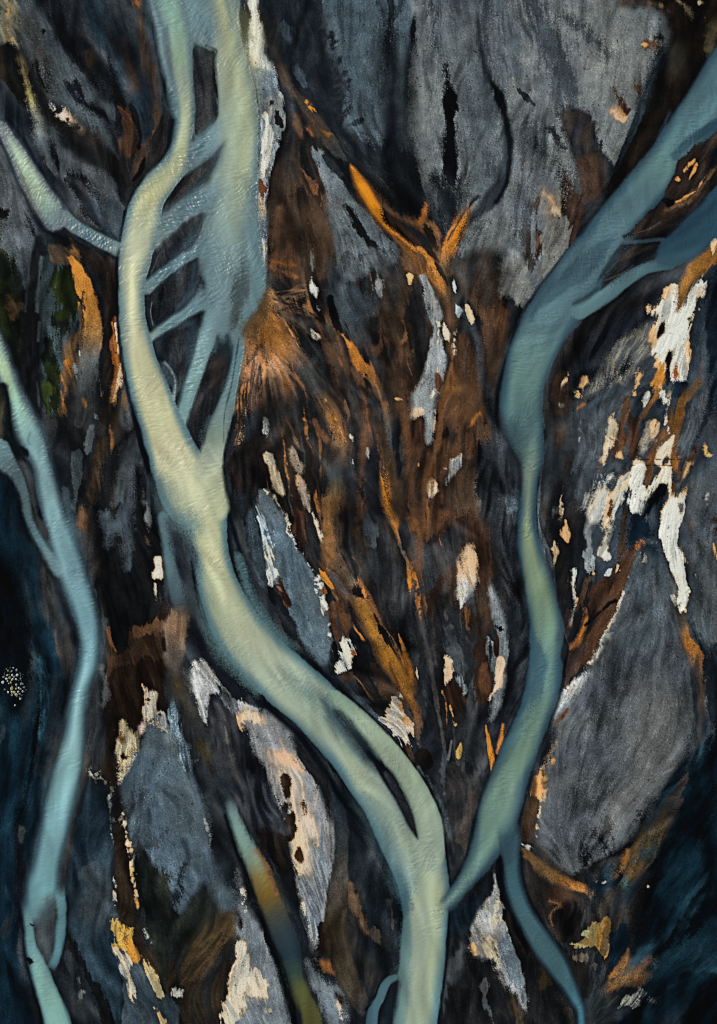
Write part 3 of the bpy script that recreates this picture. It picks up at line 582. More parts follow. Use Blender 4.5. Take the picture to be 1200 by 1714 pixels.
St((34, 44, 50), [(1110, 84, 8), (1096, 116, 12), (1082, 150, 10), (1068, 190, 8), (1054, 230, 10), (1038, 270, 10)], 5, 3, c2=(20, 26, 30)); St((44, 36, 30), [(1090, 226, 30), (1060, 270, 20)], 26, 4, a=.45)

# ---- the orange confluence
P((28, 30, 33), [(712, 336), (740, 300), (770, 330), (800, 370), (770, 420), (740, 420), (728, 380)], 26, 6, a=.7)
for pts in ([(800, -30, 10), (826, 60, 16), (836, 120, 10)], [(880, -30, 16), (915, 60, 24), (944, 130, 26), (962, 190, 20)], [(930, 10, 10), (985, 60, 14), (1030, 110, 8)], [(870, 190, 6), (896, 240, 14), (930, 300, 16)], [(720, -20, 10), (726, 60, 14), (724, 130, 8)], [(860, 300, 10), (880, 350, 16), (870, 410, 14)]):
    St((50, 56, 63), pts, 18, 6, a=.75, tail=(.4, .6))
P((32, 31, 34), [(560, 230), (620, 290), (680, 350), (716, 366), (744, 392), (750, 430), (720, 430), (660, 390), (610, 340), (575, 280)], 10, 4, c2=(26, 26, 28))
b8 = bar("pale grey wedge shaped bar left of the bright orange stream")
P((104, 110, 116), [(522, 250), (536, 252), (552, 276), (572, 286), (580, 300), (592, 330), (604, 344), (618, 354), (630, 364), (642, 378), (652, 394), (664, 412), (664, 440), (640, 440), (612, 460), (570, 470), (560, 420), (554, 390), (546, 350), (540, 310), (530, 276)], 6, 4, c2=(86, 93, 100), h=.2, own=b8)
P((40, 44, 49), [(538, 262), (556, 264), (570, 280), (584, 300), (570, 306), (552, 292)], 6, 4); St((28, 31, 35), [(576, 300, 14), (588, 320, 12), (602, 338, 8)], 5, 3); St((24, 25, 27), [(582, 348, 5), (600, 376, 10), (614, 398, 14), (626, 416, 16), (632, 440, 10)], 4, 3); P((20, 21, 23), [(642, 380), (654, 384), (660, 404), (648, 400)], 4, 3)
P((86, 90, 96), [(572, 420), (640, 420), (650, 450), (640, 466), (612, 450), (600, 470), (574, 456)], 12, 7, c2=(50, 54, 58))
i3 = iron("bright orange stream running diagonally down to the central confluence")
St(None, [(470, 112, 8, (58, 46, 40)), (482, 140, 14, (64, 54, 48)), (500, 168, 18, (66, 56, 48)), (522, 196, 22, (76, 64, 56)), (545, 224, 24, (78, 62, 50)), (562, 250, 22, (62, 62, 64)), (578, 268, 12, (40, 48, 54))], 5, 3, own=i3)
St(OC2, [(512, 170, 4), (520, 178, 7), (528, 188, 4)], 2.5, 2); D((120, 70, 32), 514, 215, 30, 10, 60, 5, 3); D((130, 82, 42), 548, 222, 24, 8, 20, 4, 3); D((92, 58, 36), 500, 210, 40, 12, 70, 7, 3, a=.8); D((60, 36, 22), 512, 200, 50, 12, 60, 7, 3, a=.7)
St(None, [(586, 276, 6, (196, 118, 36)), (598, 298, 20, (206, 124, 34)), (610, 318, 26, (208, 126, 30)), (626, 344, 28, (206, 124, 26)), (642, 368, 24, (196, 116, 28)), (658, 386, 18, (190, 112, 34)), (676, 402, 18, (176, 106, 40)), (696, 420, 26, (164, 102, 44)), (718, 446, 30, (158, 98, 44)), (736, 474, 24, (150, 92, 42)), (748, 498, 14, (128, 88, 48)), (752, 526, 9, (110, 72, 36)), (751, 545, 7, (84, 48, 22))], 6, 2, c2=None, own=i3, h=.05, edge=((116, 68, 32), 8))
St((118, 76, 44), [(634, 334, 6), (650, 354, 8), (672, 366, 10), (694, 374, 14), (716, 380, 16), (730, 410, 14), (740, 440, 12)], 5, 3, c2=(96, 62, 38)); St((150, 86, 36), [(714, 342, 4), (710, 360, 9), (702, 370, 8)], 3, 2)
P((26, 19, 15), [(640, 348), (654, 360), (676, 374), (694, 392), (706, 412), (690, 410), (670, 396), (652, 378), (644, 362)], 4, 2, c2=(50, 32, 20)); P((38, 28, 22), [(710, 376), (722, 386), (732, 404), (738, 424), (728, 420), (716, 398)], 4, 2)
St(None, [(792, 342, 4, (110, 74, 42)), (780, 360, 14, (160, 98, 38)), (768, 382, 22, (186, 110, 34)), (756, 406, 24, (176, 104, 36)), (748, 430, 24, (130, 82, 42)), (752, 452, 22, (90, 62, 42))], 4, 2, own=iron("short orange stream joining the confluence from the upper right")); St((26, 22, 22), [(788, 356, 4), (776, 384, 5), (768, 410, 4)], 5, 2)
St((26, 30, 34), [(800, 330, 5), (778, 354, 5), (764, 378, 4), (748, 404, 4)], 4, 1.5)

# ---- brown delta beside the plume
P((70, 44, 27), [(490, 270), (510, 290), (528, 316), (536, 350), (548, 400), (560, 440), (540, 470), (500, 480), (456, 468), (452, 440), (466, 380), (482, 330)], 10, 6, c2=(36, 28, 24))
P((146, 84, 34), [(504, 282), (516, 290), (534, 306), (540, 324), (524, 328), (514, 312)], 5, 4, c2=(110, 66, 36)); P((112, 66, 32), [(456, 420), (480, 408), (500, 420), (510, 440), (490, 452), (464, 448), (452, 440)], 7, 6, c2=(70, 44, 28))
P((24, 21, 20), [(480, 340), (500, 310), (514, 330), (520, 380), (510, 410), (484, 400), (474, 370)], 10, 6, c2=(44, 30, 22)); St((110, 68, 34), [(466, 350, 4), (462, 380, 8), (456, 410, 12)], 6, 4); St((96, 62, 40), [(544, 320, 5), (546, 370, 8), (556, 420, 6)], 5, 3, c2=(60, 44, 34))
St((100, 68, 46), [(510, 430, 3), (508, 460, 3), (514, 490, 4), (520, 518, 8)], 4, 3); St((128, 74, 34), [(514, 500, 4), (519, 514, 8), (523, 522, 4)], 3, 2)
P((22, 22, 24), [(450, 468), (500, 476), (512, 520), (540, 545), (530, 560), (486, 530), (462, 500)], 8, 4, c2=(36, 30, 28)); D((150, 82, 30), 472, 440, 40, 7, 10, 5, 4); D((130, 76, 34), 466, 452, 50, 5, 20, 4, 4)
D((190, 196, 200), 524, 482, 30, 12, 75, 4, 3); D((190, 190, 188), 528, 558, 18, 6, 40, 3, 3); D((120, 124, 128), 521, 436, 30, 6, 85, 4, 3); D((100, 104, 108), 531, 515, 12, 5, 70, 3, 2)

# ---- the ochre plume
i4 = iron("wide fan of ochre silt spilling from the pale arm's right bank")
P((146, 90, 40), [(442, 470), (452, 490), (468, 522), (484, 556), (500, 580), (512, 600), (498, 616), (476, 606), (456, 590), (444, 588), (428, 620), (414, 640), (400, 640), (398, 590), (404, 556), (424, 530), (438, 505)], 6, 4, c2=(120, 78, 42), mix='m', own=i4)
P((120, 72, 28), [(432, 505), (446, 510), (452, 540), (430, 545), (412, 548), (420, 530)], 12, 3, a=.9)
for (x0, y0, x1, y1, wd, cc) in [(436, 575, 400, 640, 12, (128, 84, 60)), (434, 590, 406, 720, 14, (120, 74, 54)), (428, 600, 396, 700, 12, (140, 92, 66)), (420, 640, 398, 730, 12, (160, 104, 62)), (412, 690, 396, 750, 10, (150, 110, 80)), (446, 588, 450, 620, 8, (104, 70, 48)), (452, 590, 468, 630, 8, (110, 74, 48)), (424, 560, 398, 610, 10, (120, 100, 84)), (430, 610, 418, 690, 6, (90, 60, 44)), (410, 640, 396, 680, 8, (176, 112, 60))]:
    xm, ym = (x0 + x1) / 2 + 4, (y0 + y1) / 2
    St(cc, [(x0, y0, wd * .7), (xm, ym, wd), (x1, y1, wd * .6)], 4, 5, c2=(60, 44, 36), mix='f', tex=1.6, tail=(0.1, .4))
St(None, [(482, 565, 20, (128, 82, 46)), (498, 596, 24, (92, 76, 66)), (514, 622, 26, (74, 74, 76)), (530, 650, 24, (70, 70, 74)), (542, 672, 22, (110, 80, 54)), (556, 700, 28, (130, 84, 44)), (568, 728, 32, (126, 84, 48)), (576, 752, 28, (106, 76, 52)), (570, 772, 24, (78, 68, 64)), (560, 792, 14, (66, 72, 78))], 8, 3, own=i4)
St((196, 136, 76), [(456, 500, 2), (470, 526, 2), (488, 558, 2.5), (500, 580, 2)], 2, 2); St((180, 116, 52), [(542, 666, 2), (558, 696, 2.5), (570, 720, 2.5), (580, 744, 2)], 2, 1.5); St((150, 108, 76), [(454, 492, 8), (466, 514, 10), (478, 530, 8)], 5, 4, c2=(96, 78, 66))
St((84, 76, 72), [(476, 530, 14), (510, 540, 18), (540, 552, 16), (560, 576, 12)], 8, 5, a=.8, c2=(52, 46, 44)); St((120, 74, 42), [(470, 520, 8), (500, 524, 8), (524, 530, 6)], 4, 4, c2=(70, 50, 38))
P((24, 24, 26), [(470, 610), (500, 626), (516, 660), (538, 690), (550, 720), (540, 740), (510, 720), (486, 700), (470, 660), (452, 640), (440, 640), (452, 610)], 10, 5, c2=(34, 31, 30))
St((72, 66, 64), [(464, 606, 5), (476, 630, 8), (486, 670, 8), (496, 704, 9), (512, 730, 7), (530, 760, 8), (552, 790, 6)], 5, 4, a=.9); St((46, 42, 42), [(486, 680, 10), (500, 720, 14), (524, 780, 14)], 8, 4, a=.6)
D((150, 152, 152), 444, 716, 24, 8, 85, 3, 3); D((180, 150, 120), 499, 744, 22, 6, 55, 3, 3); D((140, 80, 40), 534, 720, 30, 7, 60, 5, 4)
St(K1, [(420, 700, 20), (410, 780, 24), (404, 830, 16)], 12, 5); P((14, 13, 14), [(380, 760), (430, 730), (470, 760), (480, 830), (440, 800), (400, 830), (380, 800)], 16, 6, a=.9, c2=(30, 22, 20)); P((40, 25, 18), [(440, 740), (540, 760), (540, 840), (500, 850), (470, 830)], 20, 8, a=.7, c2=(24, 20, 19))

for k in range(85):
    t = DR.random()
    x0, y0 = 432 + 30 * t + DR.uniform(-8, 8), 566 + 40 * t + DR.uniform(-14, 10)
    ang = math.radians(122 - 62 * t + DR.gauss(0, 9))
    L = DR.uniform(40, 150 - 70 * t)
    bend = DR.gauss(0, .25)
    q = [(x0 + L * u * math.cos(ang + bend * u) , y0 + L * u * math.sin(ang + bend * u), 2.6 - 1.6 * u) for u in (0, .25, .5, .75, 1)]
    q = [v for v in q if v[0] > 396]
    if len(q) > 2:
        c = [(168, 108, 62), (140, 90, 60), (120, 84, 66), (180, 120, 66), (44, 34, 30), (132, 100, 70), (150, 116, 92)][DR.randrange(7)]
        St(c, q, 1.2, 1.8, a=DR.uniform(.35, .9), tail=(.2, 2.4))
P((138, 86, 40), [(440, 500), (456, 512), (474, 548), (492, 580), (484, 598), (462, 590), (440, 578), (416, 580), (412, 560), (428, 540)], 16, 3, a=.75, c2=(116, 76, 42), mix='b')
for k in range(50):
    x0, y0 = 462 + DR.uniform(-8, 20), 510 + DR.uniform(-20, 16)
    ang = math.radians(DR.uniform(-40, 50)); L = DR.uniform(30, 85)
    St([(132, 84, 46), (110, 76, 52), (96, 78, 66), (30, 27, 26)][DR.randrange(4)], [(x0 + L * u * math.cos(ang + .3 * u), y0 + L * u * math.sin(ang + .3 * u), 2.2 - 1.2 * u) for u in (0, .33, .66, 1)], 1.4, 1.8, a=DR.uniform(.3, .8), tail=(.2, 1.8))

# ---- slate lobe and orange streak, centre
b9 = bar("dark slate lobe in the centre, above the thin orange diagonal streak")
P((52, 59, 66), [(548, 430), (580, 470), (610, 480), (640, 490), (636, 520), (618, 540), (614, 560), (632, 590), (644, 620), (640, 630), (618, 600), (596, 572), (572, 548), (562, 520), (552, 480)], 8, 5, c2=(44, 49, 55), own=b9)
P((22, 23, 25), [(600, 470), (650, 470), (676, 430), (690, 460), (680, 500), (650, 530), (634, 550), (618, 540), (636, 510)], 10, 6, c2=(34, 34, 37)); St((16, 17, 19), [(554, 500, 5), (560, 530, 7), (574, 560, 6)], 4, 3)
D((118, 122, 126), 636, 480, 34, 14, 80, 6, 5); D((80, 84, 90), 590, 440, 50, 24, 85, 12, 6)
i5 = iron("thin bright orange diagonal streak below the slate lobe")
St(None, [(572, 560, 5, (196, 118, 50)), (584, 576, 9, (204, 122, 46)), (596, 596, 16, (200, 118, 40)), (608, 616, 22, (190, 112, 38)), (622, 632, 16, (160, 96, 40)), (634, 656, 14, (92, 74, 60)), (644, 676, 8, (60, 62, 66))], 3, 2, own=i5); St((110, 66, 34), [(590, 620, 6), (604, 638, 12), (618, 652, 6)], 5, 4); D(BRD, 614, 630, 10, 3, 60, 2, 1)
P((118, 70, 36), [(636, 560), (644, 570), (640, 590), (630, 600), (624, 590), (628, 574)], 5, 4, c2=(90, 56, 32)); St((140, 84, 46), [(684, 545, 5), (680, 560, 9), (674, 572, 7)], 3, 2.5); D((120, 72, 42), 687, 570, 16, 4, 80, 2, 2)
P((92, 56, 30), [(654, 600), (690, 580), (702, 600), (692, 640), (676, 660), (660, 650), (650, 630)], 8, 6, c2=(60, 40, 27))
St((54, 56, 62), [(548, 590, 5), (574, 630, 7), (600, 660, 9), (628, 676, 8), (640, 690, 6)], 5, 4); D((90, 62, 44), 558, 600, 50, 12, 95, 7, 4, a=.7)
St(None, [(644, 676, 7, (150, 96, 50)), (647, 695, 9, (110, 90, 70)), (650, 730, 12, (64, 72, 80)), (650, 768, 12, (52, 58, 64)), (642, 782, 10, (130, 80, 34)), (644, 800, 16, (190, 114, 30)), (647, 822, 18, (196, 118, 28)), (648, 845, 16, (180, 106, 30)), (658, 866, 14, (160, 100, 44)), (664, 890, 8, (170, 104, 40)), (672, 920, 10, (78, 84, 92)), (684, 946, 9, (140, 88, 42)), (688, 985, 9, (190, 112, 36)), (694, 1010, 12, (110, 84, 66)), (704, 1040, 14, (60, 62, 68)), (714, 1080, 8, (66, 64, 68)), (720, 1110, 6, (76, 72, 74)), (732, 1180, 5, (80, 70, 68)), (746, 1270, 5, (70, 70, 76))], 3, 2, own=iron("long thin rust and grey thread running down the middle of the plain"))
St((64, 44, 28), [(640, 720, 12), (660, 800, 26), (668, 850, 20)], 8, 5, a=.8); St((130, 80, 38), [(608, 800, 5), (610, 830, 8), (612, 850, 5)], 3, 3)
P((38, 40, 45), [(580, 700), (620, 720), (636, 800), (630, 850), (590, 850), (576, 800), (584, 750)], 12, 6, c2=(28, 28, 31)); D((200, 196, 190), 593, 780, 18, 5, 80, 2, 2); D((190, 186, 178), 588, 733, 10, 4, 70, 2, 2); D((150, 150, 150), 616, 760, 16, 3, 85, 2, 2)

# ---- pale bars and brown basins right of centre
for pts, c, a_ in (([(640, 450), (700, 440), (720, 520), (700, 620), (650, 640), (630, 540)], (78, 52, 31), .5), ([(740, 440), (810, 440), (830, 520), (810, 700), (770, 760), (740, 640)], (88, 56, 30), .55), ([(680, 730), (800, 720), (806, 840), (760, 900), (690, 880)], (84, 53, 29), .55), ([(600, 850), (680, 880), (700, 1000), (640, 1040), (590, 960)], (62, 46, 36), .4), ([(455, 270), (540, 300), (560, 420), (500, 470), (450, 440)], (74, 48, 30), .45), ([(560, 560), (640, 600), (640, 700), (590, 720), (556, 640)], (58, 48, 42), .45), ([(470, 620), (540, 690), (550, 800), (490, 780), (450, 700)], (44, 41, 41), .5)):
    P(c, pts, 44, 8, a=a_, c2=(40, 34, 31), mix='b')
P((46, 44, 44), [(748, 440), (800, 430), (850, 440), (838, 480), (800, 470), (770, 480)], 14, 6, a=.9)
P((92, 54, 28), [(800, 520), (830, 500), (852, 530), (846, 570), (826, 590), (808, 570)], 12, 5, c2=(64, 42, 28)); P((62, 46, 38), [(800, 460), (830, 450), (836, 490), (816, 520), (800, 500)], 12, 5, c2=(44, 38, 36))
P((134, 133, 132), [(842, 446), (850, 438), (860, 420), (872, 430), (878, 460), (885, 496), (878, 520), (868, 508), (858, 500), (844, 492), (852, 480), (846, 466), (854, 458)], 5, 6, c2=(110, 110, 110), own=bar("small pale tongue of gravel right beside the right hand river's left bank"), h=.2)
P((26, 25, 26), [(770, 480), (800, 530), (810, 590), (812, 640), (800, 640), (786, 590), (770, 540), (756, 500)], 10, 5, c2=(40, 40, 43))
St((52, 56, 62), [(776, 520, 8), (792, 556, 12), (800, 590, 12), (806, 630, 10), (818, 664, 12), (824, 690, 10)], 6, 4); P((16, 15, 15), [(786, 556), (794, 580), (798, 640), (812, 680), (816, 710), (800, 700), (786, 640), (780, 590)], 7, 4)
P((82, 48, 25), [(762, 570), (784, 560), (790, 600), (796, 650), (806, 690), (800, 704), (780, 716), (756, 720), (744, 700), (740, 660), (752, 620)], 8, 5, c2=(60, 38, 22)); P((134, 84, 34), [(748, 624), (768, 636), (780, 650), (760, 664), (742, 660)], 16, 4, a=.55); D((150, 92, 44), 793, 703, 26, 8, 130, 5, 3)
P((102, 62, 28), [(752, 670), (790, 660), (800, 690), (780, 714), (752, 720)], 20, 5, a=.5); P((40, 25, 15), [(728, 670), (742, 676), (742, 710), (756, 724), (740, 740), (726, 730)], 4, 3); D((110, 66, 30), 736, 700, 60, 8, 88, 5, 3, a=.7)
P((46, 27, 18), [(690, 700), (712, 700), (710, 740), (700, 760), (690, 740)], 5, 4, c2=(74, 42, 26)); P((88, 52, 28), [(690, 744), (722, 748), (800, 720), (802, 760), (770, 790), (740, 850), (690, 850), (696, 790)], 14, 7, c2=(54, 36, 24))
b10 = bar("long pale grey bar with cream ragged edges, right of the central confluence")
P((138, 141, 145), [(703, 450), (708, 458), (722, 480), (731, 504), (740, 516), (740, 530), (736, 548), (744, 580), (749, 606), (744, 630), (738, 640), (732, 624), (730, 640), (732, 658), (728, 672), (728, 706), (725, 728), (722, 744), (711, 742), (710, 702), (702, 694), (694, 700), (688, 698), (688, 668), (700, 644), (710, 620), (714, 598), (720, 564), (723, 550), (714, 520), (706, 490)], 2.5, 2, c2=(118, 120, 124), mix='o', h=.3, own=b10)
P((70, 72, 78), [(706, 500), (722, 520), (722, 552), (712, 540)], 10, 4, a=.6)
si6 = silt("cream white silt rim down the middle of the long pale bar")
St(WH, [(735, 540, 6), (733, 555, 7), (731, 576, 5), (728, 600, 5), (731, 618, 6), (728, 640, 4), (731, 656, 8), (728, 668, 6)], 2, 2.5, c2=(232, 204, 160), own=si6, h=.15)
P(WH, [(743, 540), (750, 548), (754, 556), (752, 570), (748, 576), (744, 568), (740, 556)], 2.5, 2); St((206, 206, 196), [(756, 526, 5), (759, 548, 8), (759, 570, 8), (760, 592, 5)], 3, 3, c2=(170, 170, 160)); D((200, 204, 206), 760, 478, 26, 8, 80, 3, 2); P((130, 138, 146), [(760, 500), (766, 508), (772, 518), (768, 532), (760, 524)], 3, 3)
P((220, 194, 150), [(778, 510), (786, 514), (792, 530), (790, 542), (782, 526)], 3, 2); P((226, 196, 150), [(688, 694), (694, 684), (706, 684), (710, 694), (702, 698), (694, 702)], 3, 2); St((220, 180, 140), [(728, 676, 2), (728, 700, 2), (725, 726, 3), (722, 744, 5), (712, 742, 3)], 2, 2); D((230, 190, 140), 667, 668, 12, 5, 10, 2, 1)
P((60, 34, 20), [(730, 622), (738, 634), (738, 648), (734, 656), (728, 640)], 2, 1.5, c2=(110, 60, 30)); D((236, 210, 170), 704, 452, 14, 4, 90, 2, 1); D((224, 190, 120), 686, 465, 14, 6, 85, 3, 3)
P((86, 52, 28), [(740, 572), (750, 572), (758, 596), (752, 600), (760, 620), (752, 640), (742, 652), (746, 620), (750, 600)], 3, 2, c2=(50, 32, 20))
P((24, 23, 25), [(698, 470), (706, 500), (714, 530), (720, 552), (714, 590), (700, 630), (684, 640), (690, 590), (680, 540), (690, 500)], 10, 5, c2=(36, 34, 34), a=.9)
si7 = silt("pale blue-grey chip of silt with a cream upper edge, in the brown basin")
P((150, 152, 156), [(748, 778), (756, 768), (772, 760), (776, 764), (772, 780), (762, 794), (748, 814), (744, 808), (748, 792)], 3, 2, c2=(112, 120, 130), mix='f', own=si7); St((236, 206, 168), [(746, 784, 4), (758, 770, 5), (772, 760, 4)], 3, 2)
P((236, 214, 180), [(718, 806), (726, 804), (734, 810), (732, 822), (724, 826), (717, 838), (714, 832), (716, 820)], 2.5, 2, own=silt("small cream chip of silt alone on the rust brown basin")); D((236, 150, 60), 701, 778, 8, 4, 80, 2, 1)
P((20, 20, 22), [(800, 740), (840, 760), (850, 840), (868, 900), (880, 1000), (890, 1100), (884, 1160), (850, 1240), (840, 1240), (860, 1120), (850, 980), (820, 900), (800, 820)], 14, 5, c2=(34, 36, 40), tex=1.5); P((46, 48, 54), [(820, 660), (832, 690), (850, 760), (862, 820), (870, 880), (860, 880), (846, 820), (826, 740)], 8, 4, c2=(62, 66, 72), tex=1.6)
P((60, 34, 20), [(750, 880), (810, 860), (818, 960), (806, 1000), (790, 960), (770, 920), (750, 940)], 14, 6, c2=(40, 26, 18)); P((48, 27, 16), [(796, 1080), (826, 1090), (830, 1160), (800, 1170)], 10, 4)
si8 = silt("bullet shaped cream bar fading to grey at its lower end")
P((212, 178, 132), [(776, 922), (782, 914), (790, 916), (796, 930), (797, 960), (792, 986), (786, 1000), (772, 1020), (768, 1012), (766, 980), (766, 950)], 3, 2.5, grad=((780, 950), (776, 985), (150, 152, 154)), own=si8, h=.2, tex=1.3); D((70, 72, 76), 783, 1006, 30, 14, 100, 12, 4, a=.8)
b11 = bar("leaf shaped pale bar with a cream core and a brown slot, left of the right river")
P((126, 130, 136), [(822, 980), (830, 996), (840, 1026), (848, 1052), (852, 1080), (851, 1110), (846, 1150), (836, 1180), (824, 1206), (818, 1204), (822, 1180), (826, 1160), (824, 1140), (822, 1120), (818, 1100), (815, 1064), (822, 1070), (830, 1076), (832, 1060), (826, 1030), (820, 1000)], 3, 2.5, c2=(104, 108, 114), own=b11, h=.25)
P((238, 210, 172), [(832, 1102), (842, 1100), (846, 1116), (840, 1150), (826, 1160), (820, 1172), (820, 1164), (826, 1150), (826, 1130)], 3, 2); P((50, 28, 18), [(828, 1066), (834, 1064), (836, 1080), (833, 1098), (828, 1096), (826, 1080)], 2, 1); P((100, 56, 26), [(798, 1120), (812, 1110), (820, 1130), (826, 1148), (820, 1160), (804, 1150)], 8, 4, c2=(60, 34, 20)); D((24, 24, 27), 836, 1052, 14, 5, 30, 3, 2)
P((70, 74, 80), [(742, 1050), (758, 1048), (776, 1090), (782, 1130), (776, 1160), (766, 1130), (752, 1100)], 8, 5, c2=(48, 50, 55)); P((170, 168, 164), [(744, 1102), (750, 1100), (756, 1120), (756, 1134), (746, 1150), (742, 1140)], 3, 4, c2=(200, 170, 140)); P((130, 136, 142), [(762, 1132), (778, 1136), (780, 1150), (774, 1162), (764, 1148)], 4, 5, c2=(70, 74, 80))
P((76, 42, 22), [(746, 1146), (764, 1140), (774, 1170), (768, 1200), (756, 1210), (748, 1180)], 7, 4, c2=(44, 29, 20)); St((224, 180, 110), [(753, 1182, 4), (757, 1196, 4), (762, 1212, 5)], 2, 2)
i6 = iron("pair of slim bright orange threads above the right river's last bend")
St((176, 106, 34), [(813, 1214, 3), (817, 1240, 7), (822, 1266, 9), (825, 1290, 6), (826, 1300, 2)], 2.5, 1.5, own=i6); St((150, 88, 38), [(842, 1212, 3), (839, 1236, 8), (834, 1260, 7)], 3, 1.5, own=i6); D((60, 42, 28), 846, 1224, 16, 8, 80, 4, 2); D((190, 150, 80), 768, 1256, 18, 4, 100, 2, 2)
St((60, 66, 74), [(740, 1250, 6), (742, 1300, 5), (744, 1330, 3)], 4, 3)

# ---- central lower braid
b12 = bar("slate gravel bar with a white stripe and white frosted edges, along the main river")
P((92, 103, 112), [(432, 824), (444, 818), (456, 832), (470, 852), (482, 872), (492, 900), (502, 920), (514, 938), (524, 956), (536, 976), (542, 994), (550, 1016), (552, 1040), (558, 1066), (552, 1084), (550, 1110), (534, 1108), (510, 1080), (492, 1050), (482, 1020), (478, 990), (466, 980), (452, 982), (444, 950), (436, 900), (430, 860)], 3, 2.5, c2=(74, 88, 100), mix='o', own=b12, h=.3)
P((56, 68, 78), [(424, 840), (434, 860), (442, 920), (450, 980), (440, 980), (420, 930), (410, 880)], 10, 4, c2=(40, 48, 56), tex=1.5)
St((180, 188, 194), [(432, 850, 10), (438, 880, 13), (446, 910, 13), (452, 940, 14), (454, 966, 11), (453, 980, 5)], 5, 5, c2=(130, 142, 152), mix='f', tex=2.0)
St((212, 208, 202), [(442, 820, 6), (456, 832, 4), (478, 862, 3), (492, 896, 4), (508, 930, 6), (524, 958, 5), (538, 990, 7), (546, 1016, 8), (550, 1040, 9), (554, 1060, 8)], 3, 4, tex=1.6); P((44, 26, 20), [(464, 974), (470, 970), (478, 990), (484, 1010), (480, 1020), (470, 1004)], 4, 3, c2=(80, 46, 30)); D((110, 62, 36), 466, 984, 14, 5, 40, 3, 2)
P((20, 20, 23), [(446, 980), (462, 990), (480, 1020), (486, 1044), (470, 1020), (452, 1000)], 5, 3)
P((150, 158, 164), [(572, 1070), (582, 1064), (590, 1080), (596, 1096), (600, 1120), (590, 1128), (576, 1124), (560, 1128), (558, 1110), (568, 1090)], 4, 5, c2=(200, 192, 180), own=silt("ragged white silt patch at the lower end of the slate bar"), tex=1.5); D((150, 90, 50), 590, 1092, 14, 9, 80, 4, 2)
D((26, 24, 25), 559, 1104, 60, 13, 95, 4, 3); P((30, 26, 24), [(570, 1130), (590, 1118), (592, 1134), (580, 1146), (568, 1140)], 3, 2, c2=(50, 36, 28))
P((112, 66, 32), [(553, 1008), (560, 1008), (564, 1024), (562, 1034), (554, 1036), (550, 1024)], 2.5, 1.5, c2=(90, 54, 28)); St((92, 48, 26), [(556, 1040, 9), (562, 1058, 12), (568, 1070, 8)], 4, 2); St((110, 66, 34), [(570, 1012, 8), (578, 1040, 16), (582, 1064, 10)], 5, 4, c2=(60, 40, 26)); D((130, 76, 36), 543, 989, 12, 9, 80, 3, 2)
P((42, 28, 22), [(486, 856), (514, 860), (520, 900), (510, 930), (496, 900)], 8, 5, c2=(78, 44, 26)); P((28, 27, 28), [(514, 860), (536, 870), (540, 930), (526, 950), (512, 920)], 8, 5)
D((190, 190, 188), 531, 884, 44, 6, 70, 3, 3)
i7 = iron("broad ochre stream winding down the centre towards the main river")
St(None, [(560, 796, 12, (66, 76, 82)), (562, 816, 16, (110, 92, 66)), (556, 840, 24, (130, 88, 48)), (552, 866, 24, (120, 80, 46)), (552, 900, 26, (116, 78, 46)), (552, 930, 24, (120, 80, 48)), (566, 950, 26, (92, 72, 54)), (584, 972, 30, (84, 74, 62)), (590, 992, 30, (108, 80, 54))], 8, 4, own=i7)
St(None, [(556, 966, 22, (66, 68, 74)), (576, 990, 24, (80, 76, 76)), (600, 1008, 34, (128, 84, 42)), (618, 1036, 36, (140, 92, 40)), (634, 1070, 34, (148, 96, 36)), (650, 1100, 36, (150, 96, 36)), (668, 1128, 34, (142, 90, 36)), (684, 1160, 28, (132, 84, 38)), (694, 1190, 22, (122, 76, 38)), (698, 1216, 14, (92, 62, 42)), (700, 1244, 6, (60, 52, 50))], 9, 4, own=i7, edge=((92, 60, 36), 12))
St((120, 72, 38), [(594, 960, 6), (606, 984, 9), (618, 1004, 9), (628, 1024, 7), (634, 1044, 4)], 3, 3); St((150, 90, 38), [(654, 1080, 5), (668, 1100, 9), (684, 1116, 12), (694, 1140, 10)], 4, 4, c2=(110, 68, 34)); St((28, 25, 24), [(640, 1050, 5), (652, 1078, 7), (668, 1102, 5)], 4, 3); St((28, 24, 22), [(626, 1028, 3), (634, 1046, 4), (636, 1060, 3)], 2, 2); D((200, 124, 44), 546, 968, 36, 5, 55, 3, 2); D((26, 22, 20), 600, 990, 24, 14, 60, 5, 4); St((176, 110, 60), [(596, 956, 3), (602, 976, 3), (614, 1000, 2)], 2, 3)
P((26, 24, 25), [(566, 860), (600, 850), (610, 920), (600, 970), (584, 960), (572, 930), (564, 900)], 7, 5, c2=(40, 37, 37)); St((92, 66, 50), [(562, 870, 8), (566, 920, 8), (580, 960, 8)], 6, 4, a=.8)
P((44, 45, 49), [(610, 860), (640, 870), (660, 930), (690, 1010), (700, 1060), (700, 1090), (680, 1080), (650, 1040), (620, 980), (604, 920)], 10, 6, c2=(28, 27, 28)); D((76, 82, 90), 620, 892, 36, 22, 70, 12, 6, a=.8); D((50, 36, 28), 604, 900, 50, 18, 80, 10, 4, a=.7)
P((18, 17, 17), [(650, 1000), (680, 1060), (700, 1090), (690, 1100), (660, 1070), (640, 1030)], 8, 4); P((50, 54, 60), [(696, 1092), (708, 1100), (716, 1140), (714, 1180), (700, 1150), (694, 1120)], 5, 5, c2=(30, 32, 36)); P((30, 27, 26), [(590, 1100), (610, 1110), (640, 1160), (642, 1196), (620, 1190), (598, 1150)], 7, 4, c2=(22, 20, 20)); P((56, 36, 24), [(620, 1110), (640, 1130), (662, 1160), (650, 1180), (634, 1160)], 7, 4)
